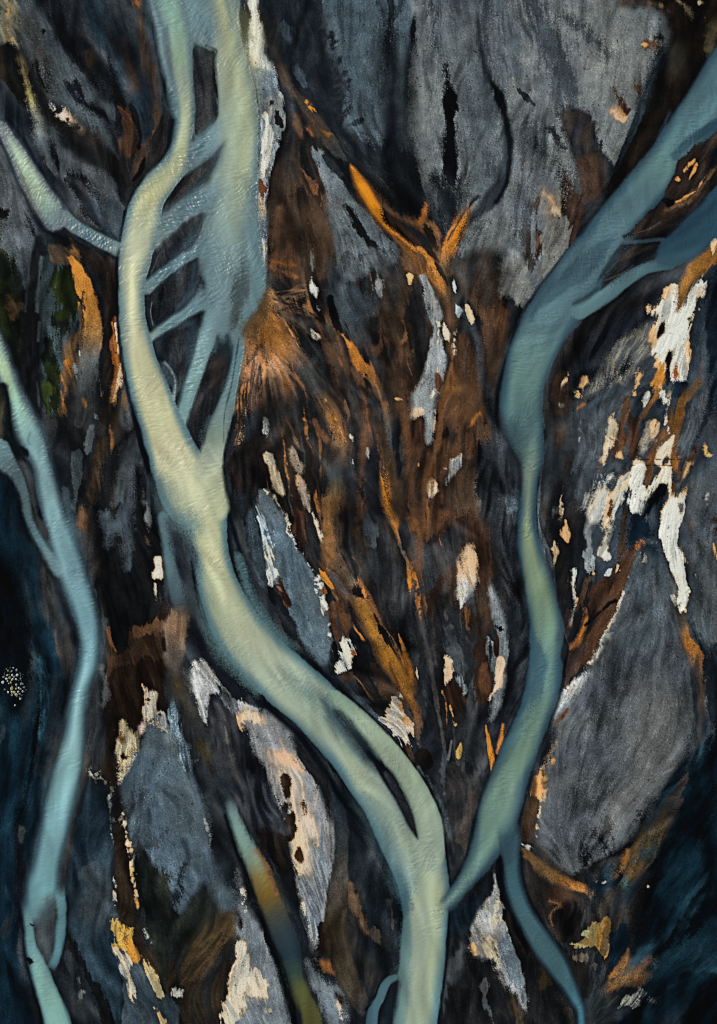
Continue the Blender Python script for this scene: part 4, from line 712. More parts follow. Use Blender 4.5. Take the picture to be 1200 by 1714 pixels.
P((176, 168, 160), [(648, 1180), (656, 1168), (664, 1174), (674, 1190), (686, 1206), (692, 1230), (698, 1250), (690, 1262), (672, 1240), (652, 1216), (640, 1204), (642, 1196)], 4, 4, c2=(140, 136, 136), own=silt("pale silt triangle with rusty scratches below the ochre stream"), h=.2, tex=1.5); St((170, 120, 80), [(670, 1180, 4), (684, 1214, 6), (690, 1236, 4)], 3, 4)
P((22, 18, 16), [(694, 1256), (710, 1252), (722, 1266), (724, 1284), (706, 1292), (694, 1280)], 3, 2); D((238, 220, 190), 698, 1128, 18, 4, 85, 1.5, 1)
P((100, 58, 28), [(686, 850), (750, 856), (742, 880), (716, 910), (694, 890)], 10, 6, c2=(70, 44, 28)); P((50, 52, 57), [(684, 900), (720, 910), (780, 880), (766, 940), (740, 980), (716, 1010), (700, 960)], 16, 6, c2=(42, 40, 42), a=.9); P((90, 56, 34), [(684, 940), (708, 944), (704, 970), (692, 966)], 6, 4, a=.8); St((48, 27, 18), [(740, 970, 14), (724, 1000, 14), (716, 1030, 10)], 6, 3)

# ---- lower centre pale bar
b13 = bar("large pale bar with cream edges and dark brown pits, left of the main river")
P((142, 140, 142), [(398, 1172), (412, 1178), (436, 1190), (462, 1206), (484, 1230), (498, 1248), (504, 1262), (516, 1286), (534, 1312), (546, 1340), (556, 1366), (562, 1400), (564, 1436), (560, 1470), (552, 1500), (548, 1540), (543, 1570), (540, 1590), (526, 1590), (508, 1552), (500, 1510), (494, 1466), (486, 1420), (480, 1396), (476, 1378), (464, 1350), (446, 1300), (430, 1268), (416, 1232), (402, 1204)], 5, 4, c2=(116, 116, 122), h=.3, own=b13)
P((96, 104, 116), [(510, 1400), (540, 1380), (560, 1440), (550, 1500), (540, 1580), (520, 1560), (506, 1500), (498, 1440)], 20, 6, a=.85, c2=(130, 134, 142), mix='f'); P((110, 108, 112), [(430, 1200), (470, 1220), (496, 1256), (480, 1260), (450, 1240)], 16, 6, a=.7)
St((216, 180, 134), [(402, 1196, 6), (408, 1212, 9), (414, 1228, 6)], 4, 4); St((214, 190, 150), [(410, 1200, 12), (432, 1204, 10)], 7, 5, a=.8); P((210, 186, 150), [(456, 1262), (486, 1262), (508, 1300), (514, 1340), (520, 1400), (522, 1460), (510, 1450), (500, 1410), (492, 1350), (474, 1300)], 16, 8, a=.75, c2=(150, 144, 140)); D((230, 206, 160), 500, 1420, 60, 16, 85, 10, 6, a=.8); D((240, 220, 180), 508, 1516, 24, 8, 80, 5, 4, a=.8); D((190, 150, 120), 480, 1272, 50, 14, 30, 10, 6, a=.8)
P((42, 26, 17), [(470, 1300), (480, 1296), (487, 1312), (482, 1336), (476, 1336), (472, 1318)], 2.5, 2, c2=(64, 36, 20)); P((34, 22, 17), [(480, 1366), (490, 1362), (492, 1380), (488, 1400), (478, 1404), (470, 1386)], 3, 3, c2=(56, 36, 24)); D((80, 46, 26), 511, 1349, 16, 10, 80, 4, 4); D((72, 42, 20), 503, 1430, 18, 9, 80, 3, 4); D((40, 30, 28), 477, 1354, 22, 10, 90, 5, 4)
P((30, 28, 30), [(490, 1236), (506, 1244), (524, 1272), (546, 1300), (552, 1350), (556, 1370), (546, 1364), (530, 1310), (504, 1276)], 5, 4, c2=(22, 23, 26))
P((24, 20, 19), [(430, 1390), (448, 1380), (470, 1396), (482, 1420), (492, 1470), (498, 1520), (480, 1500), (460, 1450), (440, 1420)], 8, 4, c2=(36, 28, 25)); P((36, 38, 44), [(404, 1290), (440, 1300), (466, 1350), (476, 1384), (448, 1390), (420, 1370), (400, 1340)], 10, 6, c2=(56, 58, 64), mix='m')
St((40, 45, 52), [(470, 1480, 30), (490, 1540, 40), (516, 1610, 30), (540, 1680, 20)], 14, 4, a=.8)
b14 = bar("grey and cream bar at the bottom edge, left of the olive stream")
P((110, 115, 122), [(398, 1456), (404, 1470), (408, 1500), (414, 1520), (428, 1530), (440, 1552), (452, 1590), (464, 1620), (474, 1660), (484, 1690), (500, 1760), (370, 1760), (384, 1690), (390, 1640), (394, 1600), (404, 1580), (400, 1548), (402, 1510)], 4, 3.5, c2=(94, 100, 108), h=.25, own=b14)
P((200, 186, 154), [(380, 1680), (388, 1630), (396, 1586), (410, 1580), (420, 1620), (444, 1640), (452, 1672), (430, 1660), (412, 1660), (396, 1690), (384, 1740), (376, 1740)], 7, 7, c2=(150, 150, 146), tex=1.5); D((196, 190, 180), 408, 1500, 44, 10, 80, 5, 5); D((206, 192, 160), 438, 1660, 60, 12, 65, 8, 6, a=.8)
St((10, 11, 12), [(400, 1400, 6), (404, 1430, 10), (412, 1480, 12), (424, 1516, 12), (444, 1552, 12), (458, 1590, 12), (474, 1636, 12), (486, 1680, 14), (494, 1720, 14)], 4, 2.5); D((20, 13, 10), 402, 1540, 26, 6, 85, 3, 2)
b15 = bar("small grey bar at the bottom edge right of the olive stream")
P((112, 118, 126), [(514, 1614), (524, 1620), (544, 1642), (560, 1652), (572, 1668), (576, 1690), (576, 1760), (560, 1740), (540, 1690), (524, 1650)], 4, 4, c2=(92, 100, 110), own=b15); D((200, 190, 170), 568, 1692, 40, 10, 80, 5, 4); P((30, 22, 20), [(560, 1662), (576, 1668), (576, 1684), (566, 1680)], 3, 2)
P((150, 92, 48), [(530, 1606), (546, 1606), (560, 1612), (564, 1628), (552, 1630), (538, 1620)], 4, 3, c2=(120, 78, 44)); P((34, 24, 20), [(534, 1552), (552, 1540), (556, 1580), (548, 1600), (530, 1594)], 5, 4)
sc = owner("silt_channel", "structure", "thin dark grey channel curling down left of the main river's lower reach", "side channel")
St(None, [(556, 1310, 10, (36, 44, 50)), (566, 1350, 18, (42, 52, 60)), (572, 1400, 22, (52, 58, 62)), (570, 1440, 24, (56, 54, 52)), (566, 1490, 34, (54, 48, 44)), (562, 1540, 40, (48, 40, 30)), (566, 1580, 40, (48, 40, 28)), (580, 1630, 36, (50, 44, 34)), (600, 1670, 30, (50, 44, 40)), (612, 1690, 20, (44, 46, 48))], 4, 1.5, own=sc); St((96, 72, 48), [(586, 1480, 5), (592, 1510, 12), (602, 1536, 9), (612, 1560, 6)], 5, 3); St((70, 62, 54), [(576, 1526, 3), (574, 1560, 3), (580, 1590, 4), (596, 1640, 4)], 4, 3)
St((30, 29, 30), [(588, 1540, 16), (600, 1590, 22), (622, 1640, 20), (632, 1664, 10)], 6, 3, c2=(44, 40, 38)); St((84, 74, 66), [(628, 1560, 4), (640, 1572, 10), (650, 1590, 6)], 3, 5, c2=(40, 36, 34)); D((66, 60, 62), 656, 1530, 36, 10, 85, 6, 4, a=.8); St((48, 46, 46), [(620, 1600, 12), (634, 1640, 10)], 8, 4, a=.7)
P((50, 46, 46), [(750, 1290), (780, 1300), (800, 1330), (786, 1380), (760, 1420), (752, 1360)], 12, 6, c2=(36, 35, 37)); St((70, 62, 58), [(790, 1330, 12), (782, 1360, 12), (770, 1400, 12)], 8, 4, a=.6)
St((96, 96, 98), [(756, 1240, 2), (750, 1270, 2)], 2, 1)

# ---- lower right
b16 = bar("broad grey gravel bar at right, bounded by a cream fringe and a black bank")
P((90, 92, 97), [(1062, 930), (1076, 930), (1092, 950), (1110, 980), (1126, 1030), (1142, 1080), (1156, 1130), (1164, 1180), (1166, 1210), (1158, 1244), (1130, 1292), (1096, 1340), (1072, 1380), (1050, 1410), (1016, 1436), (984, 1454), (958, 1468), (936, 1456), (912, 1428), (900, 1406), (902, 1350), (904, 1310), (912, 1286), (922, 1256), (930, 1214), (942, 1170), (952, 1148), (976, 1128), (992, 1098), (1010, 1064), (1030, 1016), (1044, 980), (1052, 950)], 4, 3, c2=(74, 78, 85), mix='o', h=.3, own=b16)
P((50, 59, 68), [(1050, 930), (1110, 940), (1130, 1060), (1080, 1100), (1030, 1100), (1010, 1080), (1040, 1000)], 40, 8, a=.8, c2=(64, 70, 77), mix='m'); P((104, 100, 98), [(1060, 1180), (1130, 1160), (1150, 1220), (1100, 1320), (1040, 1400), (1000, 1400), (1040, 1280)], 40, 8, a=.5); St((38, 43, 49), [(1030, 1100, 20), (1010, 1180, 16), (1000, 1240, 18), (986, 1300, 24), (972, 1370, 26), (960, 1420, 20)], 20, 6, a=.8); St((52, 57, 64), [(1060, 1100, 16), (1040, 1200, 20), (1024, 1290, 20), (990, 1350, 12)], 20, 6, a=.65)
St((206, 190, 160), [(1050, 968, 4), (1038, 1000, 7), (1024, 1036, 9), (1008, 1066, 9), (992, 1096, 9), (976, 1120, 8), (956, 1144, 8)], 5, 5, c2=(130, 130, 130), tex=1.6); St((146, 148, 152), [(980, 1126, 14), (956, 1150, 18), (940, 1180, 14), (936, 1200, 10)], 8, 5, c2=(110, 112, 116), tex=1.8); P((92, 52, 30), [(950, 1184), (952, 1192), (940, 1206), (928, 1214), (930, 1204), (940, 1192)], 2.5, 1.5); D((190, 150, 104), 926, 1250, 50, 9, 105, 10, 6, a=.45); D((220, 150, 60), 924, 1272, 8, 6, 0, 3, 2)
i8 = iron("rust brown fan between the right river and the broad grey bar")
P((92, 54, 28), [(1056, 904), (1070, 900), (1064, 924), (1050, 960), (1038, 996), (1022, 1036), (1006, 1064), (990, 1096), (972, 1122), (954, 1142), (944, 1152), (946, 1110), (956, 1084), (976, 1064), (992, 1040), (1000, 1010), (1010, 980), (1030, 940)], 4, 3, c2=(64, 40, 26), mix='m', own=i8)
P((44, 42, 44), [(946, 1110), (956, 1090), (978, 1066), (980, 1090), (968, 1120), (948, 1148)], 8, 3, a=.75); St((180, 104, 38), [(982, 1020, 4), (980, 1040, 6), (974, 1058, 9), (964, 1074, 12), (956, 1084, 8)], 4, 3, c2=(130, 76, 34)); St((14, 11, 10), [(980, 1046, 4), (994, 1036, 5), (1004, 1024, 5), (1018, 1012, 4), (1030, 1006, 3)], 2.5, 1.5); P((30, 20, 16), [(992, 980), (1010, 966), (1030, 960), (1040, 930), (1030, 970), (1010, 1000), (996, 1020), (986, 1030), (984, 1000)], 6, 4, c2=(60, 37, 22)); P((70, 42, 26), [(1000, 990), (1020, 970), (1010, 1000), (1000, 1016)], 6, 4)
P((150, 86, 38), [(1062, 906), (1070, 903), (1082, 908), (1078, 916), (1066, 920)], 3, 2); St((150, 150, 146), [(1086, 910, 6), (1098, 908, 10)], 5, 4, c2=(80, 84, 88))
# islands & slots left of it
for (x, y, l, wd, an, cc) in [(947, 890, 30, 7, 85, (220, 180, 120)), (928, 925, 34, 12, 95, (170, 150, 120)), (960, 985, 60, 9, 92, (170, 172, 176)), (963, 1000, 22, 6, 90, (220, 180, 130)), (957, 1030, 40, 5, 88, (110, 110, 114))]:
    D(cc, x, y, l, wd, an, 3, 3)
P((126, 128, 132), [(978, 860), (990, 840), (992, 900), (990, 930), (996, 950), (992, 962), (984, 950), (980, 920)], 4, 4, c2=(90, 94, 100)); P((170, 168, 164), [(1006, 906), (1016, 880), (1024, 880), (1018, 910), (1024, 934), (1010, 938), (1004, 926)], 4, 4); D((210, 180, 140), 1036, 944, 26, 10, 115, 5, 4); D((150, 150, 154), 1022, 954, 24, 7, 140, 4, 3); D((220, 180, 110), 994, 960, 8, 6, 0, 2, 2)
P((50, 62, 74), [(1028, 850), (1050, 830), (1044, 880), (1034, 930), (1026, 934), (1020, 920), (1024, 880)], 6, 3); St((66, 43, 27), [(1052, 820, 14), (1046, 870, 14), (1042, 910, 16), (1036, 940, 14)], 4, 2.5, c2=(40, 30, 24)); P((14, 26, 36), [(1054, 860), (1078, 860), (1096, 880), (1098, 900), (1070, 904), (1050, 930), (1048, 890)], 7, 3); P((18, 30, 40), [(1072, 912), (1100, 910), (1112, 960), (1108, 990), (1090, 960), (1076, 950)], 10, 4, a=.9)
# right edge slopes
P((74, 77, 82), [(1140, 830), (1160, 790), (1220, 800), (1220, 1080), (1190, 1080), (1176, 1060), (1156, 1010), (1150, 950), (1140, 900)], 12, 5, c2=(60, 66, 74), mix='o', own=bar("grey ash slope along the right frame edge beside the white streak"), h=.2)
D((44, 50, 58), 1172, 910, 90, 26, 100, 20, 6, a=.8); D((46, 52, 60), 1170, 1000, 100, 20, 70, 14, 6, a=.7); P((70, 76, 82), [(1160, 1010), (1180, 1020), (1196, 1060), (1188, 1086), (1172, 1070), (1156, 1040)], 5, 5)
St(None, [(1130, 1018, 20, (60, 52, 36)), (1140, 1040, 20, (72, 56, 32)), (1148, 1062, 24, (124, 78, 36)), (1156, 1082, 28, (138, 84, 36)), (1166, 1102, 26, (126, 76, 34)), (1174, 1130, 20, (76, 58, 44)), (1172, 1180, 18, (66, 58, 52)), (1172, 1220, 14, (58, 52, 50)), (1166, 1246, 8, (44, 42, 44))], 5, 3, own=iron("rust streak below the white silt tongue at the right edge"))
P((24, 28, 33), [(1180, 1100), (1220, 1060), (1220, 1220), (1190, 1220), (1180, 1160)], 14, 4); D((30, 34, 40), 1160, 1230, 60, 10, 110, 8, 3); D((44, 28, 22), 1198, 880, 40, 16, 90, 6, 3); D((220, 170, 90), 1196, 922, 30, 6, 70, 3, 4); St((30, 36, 42), [(1152, 1040, 6), (1166, 1070, 6), (1184, 1096, 8)], 4, 2)

# ---- right: white silt, ochre tongues
P((20, 24, 30), [(968, 560), (1030, 500), (1090, 500), (1080, 560), (1030, 600), (980, 650), (960, 640)], 20, 6, c2=(34, 36, 41)); P((24, 23, 25), [(912, 640), (930, 570), (980, 520), (1060, 490), (1100, 470), (1100, 500), (1010, 550), (960, 610), (950, 680), (920, 700)], 18, 4, c2=(36, 32, 32)); St((70, 66, 68), [(1010, 500, 6), (960, 545, 6), (930, 590, 6), (914, 640, 5), (902, 690, 4)], 6, 3, a=.5); P((56, 38, 30), [(930, 630), (944, 620), (948, 680), (936, 690), (926, 660)], 12, 4, a=.8)
P((84, 88, 94), [(1030, 580), (1060, 560), (1090, 540), (1090, 580), (1060, 620), (1040, 640), (1020, 640), (1000, 660), (980, 660), (1000, 630)], 10, 6, c2=(120, 112, 100), mix='f'); D((216, 176, 120), 978, 640, 16, 7, 120, 4, 3); D((226, 190, 120), 970, 664, 18, 8, 20, 4, 4); P((120, 72, 36), [(964, 680), (976, 672), (984, 676), (972, 686), (962, 690)], 3, 2); St((18, 18, 20), [(958, 660, 8), (960, 690, 8), (962, 714, 8)], 5, 3); St((18, 21, 26), [(984, 674, 8), (1010, 650, 10), (1036, 626, 10), (1056, 612, 6)], 7, 4)
P((76, 82, 88), [(968, 690), (1000, 680), (1050, 650), (1060, 670), (1044, 700), (1036, 730), (1020, 760), (1000, 790), (984, 850), (970, 830), (966, 760)], 10, 6, c2=(60, 65, 72), own=bar("grey furrowed bar between the right river and the white silt streaks"))
si9 = silt("bright white silt tongue near the right edge, split by an ochre stream")
P((250, 248, 243), [(1130, 476), (1134, 484), (1134, 500), (1140, 514), (1150, 500), (1164, 470), (1172, 452), (1182, 440), (1186, 446), (1178, 476), (1174, 500), (1168, 524), (1160, 540), (1154, 560), (1156, 590), (1158, 604), (1150, 622), (1146, 640), (1130, 638), (1116, 630), (1104, 622), (1100, 606), (1104, 586), (1102, 566), (1094, 548), (1100, 532), (1090, 528), (1082, 526), (1094, 508), (1112, 496), (1122, 484)], 4, 4.5, c2=(230, 226, 218), mix='f', h=.25, own=si9, vary=False)
for (x, y, l, wd, an) in [(1092, 516, 24, 12, 140), (1112, 494, 30, 8, 130), (1180, 456, 30, 7, 110), (1166, 500, 40, 7, 110), (1154, 590, 40, 8, 85), (1094, 560, 30, 8, 95), (1102, 610, 20, 10, 60), (1068, 632, 26, 7, 110)]:
    D((236, 196, 140), x, y, l, wd, an, 4, 4, c2=(180, 140, 90))
D((24, 28, 36), 1106, 552, 22, 8, 110, 3, 2); P((26, 38, 50), [(1130, 640), (1150, 640), (1154, 650), (1146, 666), (1132, 660)], 6, 5)
St(None, [(1196, 424, 30, (124, 80, 36)), (1170, 446, 34, (130, 84, 38)), (1152, 466, 24, (128, 84, 40)), (1142, 490, 16, (132, 88, 42)), (1138, 508, 10, (130, 84, 40)), (1133, 522, 5, (170, 120, 70))], 3, 2, own=iron("ochre stream entering the white silt tongue at the right edge"))
St((108, 64, 32), [(1118, 600, 6), (1116, 620, 9), (1112, 640, 8)], 3, 2); P((28, 27, 30), [(1114, 596), (1122, 588), (1124, 604), (1120, 640), (1112, 640)], 3, 2); D((150, 80, 36), 1130, 622, 24, 8, 90, 4, 2)
i9 = iron("ochre brown braid threading between the white silt patches")
St(None, [(1110, 612, 8, (190, 124, 50)), (1104, 632, 18, (180, 116, 46)), (1094, 656, 22, (140, 90, 44)), (1080, 684, 20, (110, 74, 42)), (1066, 706, 16, (80, 56, 38))], 4, 2.5, own=i9)
St((56, 52, 54), [(1150, 660, 12), (1168, 640, 12), (1176, 610, 10), (1186, 560, 10)], 7, 3); St(None, [(1170, 640, 16, (66, 52, 44)), (1154, 660, 16, (96, 64, 38)), (1142, 676, 14, (130, 86, 42)), (1138, 692, 18, (128, 82, 38)), (1132, 712, 20, (124, 80, 38)), (1126, 734, 18, (120, 76, 36)), (1130, 758, 18, (124, 76, 34)), (1132, 782, 14, (130, 78, 32)), (1136, 798, 8, (110, 66, 30))], 3, 2, own=i9)
St(None, [(1122, 690, 12, (80, 56, 40)), (1122, 712, 18, (120, 78, 38)), (1112, 730, 18, (104, 66, 34)), (1100, 742, 16, (84, 52, 28)), (1092, 762, 14, (110, 66, 30)), (1086, 784, 16, (126, 76, 34)), (1084, 800, 12, (116, 64, 28)), (1080, 826, 5, (150, 90, 40))], 3, 2, own=i9)
P((104, 64, 34), [(1044, 668), (1054, 664), (1056, 690), (1044, 720), (1052, 740), (1040, 760), (1030, 790), (1022, 770), (1024, 740), (1030, 714), (1038, 690)], 4, 3, c2=(66, 42, 26), own=i9); P((40, 27, 21), [(1052, 690), (1072, 700), (1074, 740), (1066, 772), (1052, 770), (1048, 740)], 6, 3, c2=(70, 42, 25)); P((20, 24, 30), [(1026, 760), (1042, 764), (1052, 780), (1048, 792), (1024, 800), (1022, 780)], 5, 3, c2=(36, 40, 47)); D((236, 200, 150), 1037, 764, 12, 9, 20, 4, 3); D((60, 64, 70), 1034, 780, 22, 14, 80, 6, 2)
P((38, 43, 51), [(1060, 650), (1080, 640), (1092, 660), (1076, 690), (1062, 700), (1056, 680)], 8, 4, c2=(56, 60, 66)); D((190, 196, 200), 1108, 662, 36, 7, 85, 3, 4); D((170, 176, 180), 1081, 672, 22, 5, 110, 3, 3); D((170, 176, 184), 1116, 705, 34, 6, 82, 3, 4); St((30, 42, 54), [(1104, 676, 14), (1110, 690, 12)], 7, 3)
P((150, 140, 128), [(1078, 710), (1090, 698), (1102, 696), (1102, 712), (1094, 734), (1082, 760), (1072, 766), (1070, 740)], 5, 4, c2=(98, 100, 106)); P((222, 186, 130), [(1086, 706), (1096, 698), (1102, 704), (1098, 722), (1090, 730)], 4, 4); D((232, 204, 160), 1020, 720, 50, 16, 105, 7, 5, c2=(150, 140, 124)); P((240, 224, 200), [(1016, 740), (1024, 730), (1022, 748), (1012, 766), (1006, 770)], 5, 4)
D((224, 190, 130), 1066, 640, 30, 6, 105, 4, 4); P((200, 196, 190), [(1010, 800), (1026, 800), (1014, 850), (990, 870), (984, 840), (1000, 810)], 12, 7, a=.6)
si10 = silt("dazzling white silt tongue running down from the rust brown braid at right")
P((254, 246, 234), [(1054, 782), (1064, 776), (1078, 778), (1080, 790), (1078, 810), (1086, 806), (1096, 796), (1110, 784), (1116, 780), (1122, 788), (1126, 800), (1124, 820), (1130, 834), (1138, 828), (1138, 856), (1132, 890), (1134, 906), (1140, 930), (1146, 950), (1150, 976), (1148, 1000), (1148, 1022), (1143, 1022), (1140, 1010), (1130, 1010), (1126, 1000), (1132, 990), (1126, 966), (1118, 950), (1112, 930), (1104, 912), (1100, 880), (1104, 860), (1112, 846), (1118, 820), (1106, 808), (1090, 826), (1076, 848), (1070, 860), (1058, 860), (1056, 850), (1060, 830), (1056, 806)], 2.5, 2.5, c2=(246, 234, 216), mix='f', h=.3, own=si10)
P((246, 230, 210), [(1100, 752), (1112, 742), (1124, 730), (1128, 730), (1124, 752), (1120, 768), (1122, 784), (1098, 780), (1096, 764)], 2.5, 2, c2=(220, 205, 186)); P((244, 230, 208), [(1056, 774), (1066, 766), (1080, 774), (1076, 784), (1060, 786)], 3, 2)
P((160, 162, 164), [(1036, 800), (1052, 786), (1058, 800), (1060, 826), (1046, 830), (1036, 840), (1026, 870), (1016, 900), (1008, 890), (1012, 850), (1022, 820)], 5, 5, c2=(228, 206, 170), mix='f', tex=1.4); St((220, 180, 130), [(1022, 826, 5), (1016, 856, 5), (1014, 884, 5)], 3, 3); St((104, 58, 30), [(1022, 838, 4), (1020, 862, 5), (1022, 876, 4)], 2, 2)
P((8, 10, 14), [(1114, 810), (1116, 822), (1110, 838), (1100, 846), (1086, 860), (1076, 868), (1076, 856), (1084, 840), (1096, 824), (1104, 812)], 4, 3); P((130, 132, 134), [(1062, 836), (1078, 832), (1078, 850), (1068, 862), (1056, 860)], 5, 4, a=.6); P((40, 54, 66), [(1052, 820), (1060, 812), (1056, 840), (1050, 858), (1048, 840)], 4, 3)
P((104, 62, 30), [(1082, 776), (1096, 782), (1090, 804), (1082, 830), (1078, 820), (1078, 796)], 3, 3, c2=(70, 40, 22)); for_ = None
for (x, y, l, wd, an) in [(1094, 800, 16, 4, 130), (1100, 796, 14, 4, 120), (1088, 816, 12, 3, 120), (1126, 816, 24, 5, 95), (1130, 842, 14, 9, 30), (1134, 852, 10, 5, 40), (1072, 790, 8, 6, 0), (1137, 792, 16, 12, 70)]:
    D((112, 64, 28), x, y, l, wd, an, 2, 2)
D((222, 180, 110), 1140, 930, 70, 8, 80, 5, 4, c2=(150, 140, 120)); D((214, 172, 100), 1148, 970, 60, 5, 86, 3, 4); D((228, 190, 140), 1134, 850, 40, 12, 85, 6, 5, a=.7); D((70, 84, 96), 1128, 950, 50, 6, 80, 4, 4); D((60, 78, 92), 1130, 980, 30, 10, 80, 5, 5); D((30, 20, 10), 1144, 1010, 6, 4, 90, 2, 1); D((40, 26, 12), 1134, 1004, 5, 4, 0, 2, 1)
P((222, 176, 112), [(1140, 780), (1152, 772), (1160, 776), (1152, 790), (1144, 802), (1136, 820), (1136, 800)], 5, 5, c2=(120, 104, 84)); St((50, 60, 70), [(1134, 822, 5), (1146, 806, 7), (1160, 790, 6), (1172, 776, 4)], 4, 2); St((84, 50, 28), [(1152, 770, 6), (1162, 756, 9), (1168, 744, 6)], 3, 2); D((200, 160, 90), 1180, 752, 18, 6, 80, 3, 3); D((190, 150, 90), 1187, 762, 8, 5, 0, 3, 2)
P((80, 84, 90), [(1150, 690), (1170, 660), (1186, 650), (1186, 690), (1170, 730), (1150, 760), (1138, 760), (1140, 720)], 8, 6, c2=(58, 63, 71), mix='f'); St((26, 32, 40), [(1190, 640, 6), (1186, 690, 7), (1172, 720, 8), (1162, 750, 6)], 6, 3); P((16, 25, 34), [(1186, 480), (1220, 440), (1220, 700), (1192, 660), (1180, 580)], 14, 3, c2=(26, 36, 46))
D((40, 52, 62), 1114, 772, 18, 7, 110, 3, 2)
# two parallel tyre tracks crossing the silt
for yy, segs in ((769, [(1056, 1062), (1068, 1076), (1080, 1086), (1098, 1106), (1116, 1128), (1134, 1140)]), (779, [(1056, 1072), (1076, 1088), (1092, 1104), (1108, 1124)])):
    for a_, b_ in segs:
        St((46, 26, 14), [(a_, yy, 1.6), (b_, yy + (b_ - a_) * .02, 1.6)], 1.5, 0)

# ---- bottom right corner details
P((52, 44, 40), [(894, 1420), (908, 1416), (960, 1470), (1000, 1460), (1060, 1424), (1090, 1400), (1110, 1360), (1130, 1300), (1150, 1280), (1140, 1340), (1110, 1400), (1080, 1460), (1050, 1500), (1040, 1560), (1020, 1600), (990, 1560), (950, 1500)], 8, 4, c2=(38, 34, 33), mix='m')
St((10, 20, 28), [(1190, 1236, 10), (1150, 1276, 16), (1120, 1320, 20), (1094, 1364, 16), (1074, 1390, 12)], 6, 3, c2=(24, 46, 56)); St((11, 11, 13), [(1080, 1396, 10), (1060, 1410, 12), (1036, 1426, 10), (1006, 1440, 7), (974, 1460, 5), (954, 1470, 4)], 4, 2)
for (x0, y0, x1, y1, wd) in [(970, 1400, 980, 1446, 9), (980, 1420, 994, 1446, 6), (1006, 1406, 1020, 1426, 6), (1026, 1402, 1028, 1424, 5), (1066, 1358, 1082, 1378, 4), (1064, 1374, 1076, 1376, 4), (996, 1386, 994, 1398, 7), (1010, 1420, 1016, 1436, 5)]:
    St((24, 22, 25), [(x0, y0, wd * .5), ((x0 + x1) / 2, (y0 + y1) / 2, wd), (x1, y1, wd * 1.2)], 4, 2)
i10 = iron("dull orange stream bending right across the bottom right delta")
St(None, [(872, 1422, 8, (112, 76, 42)), (886, 1434, 16, (106, 70, 36)), (906, 1452, 20, (104, 72, 42)), (930, 1470, 18, (124, 84, 46)), (956, 1480, 16, (150, 96, 50)), (976, 1488, 16, (160, 102, 54)), (990, 1498, 14, (130, 88, 52)), (1000, 1512, 16, (80, 66, 52))], 3, 2, own=i10)
St(None, [(1124, 1340, 20, (50, 43, 38)), (1108, 1376, 30, (56, 46, 36)), (1088, 1406, 38, (78, 58, 30)), (1070, 1434, 40, (90, 62, 26)), (1054, 1458, 34, (108, 72, 32)), (1040, 1476, 16, (88, 86, 74))], 5, 2, own=iron("olive brown stream coming down along the dark right hand bank")); St((150, 96, 42), [(1052, 1424, 8), (1044, 1444, 12), (1032, 1462, 14)], 6, 3); D((62, 92, 92), 1046, 1476, 20, 10, 120, 6, 2)
P((40, 34, 32), [(970, 1460), (1010, 1440), (1040, 1440), (1030, 1470), (1010, 1486), (980, 1476)], 8, 3, c2=(56, 48, 44)); St((16, 15, 16), [(996, 1480, 5), (1016, 1482, 8), (1032, 1476, 7), (1040, 1466, 4), (1034, 1462, 2)], 3, 1); St((236, 228, 214), [(998, 1476, 3), (1003, 1475, 4.5), (1008, 1478, 3.5), (1013, 1476, 3.5)], 1.5, 1)
P((66, 58, 52), [(990, 1504), (1020, 1490), (1034, 1496), (1024, 1524), (1006, 1544), (994, 1530)], 8, 4, c2=(50, 44, 42)); St((44, 48, 50), [(1040, 1484, 6), (1030, 1510, 8), (1020, 1530, 6)], 5, 2)
P((12, 11, 12), [(924, 1546), (940, 1520), (966, 1508), (970, 1540), (952, 1566), (940, 1580), (926, 1570)], 7, 4, c2=(34, 28, 26)); P((76, 46, 28), [(924, 1486), (948, 1488), (956, 1500), (944, 1516), (930, 1516), (920, 1504)], 9, 4); St((150, 92, 52), [(920, 1508, 3), (932, 1512, 6), (936, 1516, 5), (926, 1524, 2.5), (921, 1534, 1.5), (925, 1550, 1.5)], 2.5, 1.8, a=.85)
i11 = iron("yellow orange silt clump in the bottom right delta")
P((150, 112, 56), [(992, 1540), (1004, 1544), (1014, 1538), (1018, 1560), (1020, 1590), (1014, 1610), (1010, 1600), (1000, 1586), (980, 1586), (960, 1586), (966, 1576), (978, 1572), (984, 1556)], 6, 3.5, a=.95, c2=(120, 104, 70), mix='m', own=i11); D((146, 102, 46), 1010, 1580, 60, 12, 85, 7, 5); D((140, 146, 116), 980, 1562, 16, 8, 150, 4, 3); D((150, 146, 100), 968, 1582, 24, 8, 10, 4, 4)
P((56, 58, 62), [(956, 1596), (980, 1588), (1002, 1594), (1012, 1614), (1010, 1640), (996, 1680), (984, 1690), (990, 1640), (976, 1610)], 6, 4, c2=(40, 36, 36), mix='f'); St((110, 96, 80), [(962, 1604, 3), (980, 1606, 4), (992, 1616, 3)], 3, 4, c2=(60, 56, 54))
P((12, 26, 36), [(1022, 1570), (1050, 1540), (1056, 1580), (1040, 1610), (1022, 1630)], 9, 3); St((136, 86, 42), [(1052, 1590, 4), (1046, 1608, 10), (1034, 1626, 14), (1022, 1636, 8)], 4, 3); P((146, 94, 44), [(1026, 1636), (1050, 1620), (1070, 1622), (1086, 1626), (1084, 1640), (1060, 1652), (1040, 1654), (1014, 1664), (1012, 1654)], 6, 3.5, c2=(112, 80, 40), own=iron("rusty orange patch on the dark bank near the bottom right corner")); St((130, 80, 46), [(1072, 1622, 5), (1086, 1610, 10), (1094, 1600, 6)], 4, 3, a=.9); D((130, 78, 42), 1016, 1656, 22, 10, 140, 5, 3)
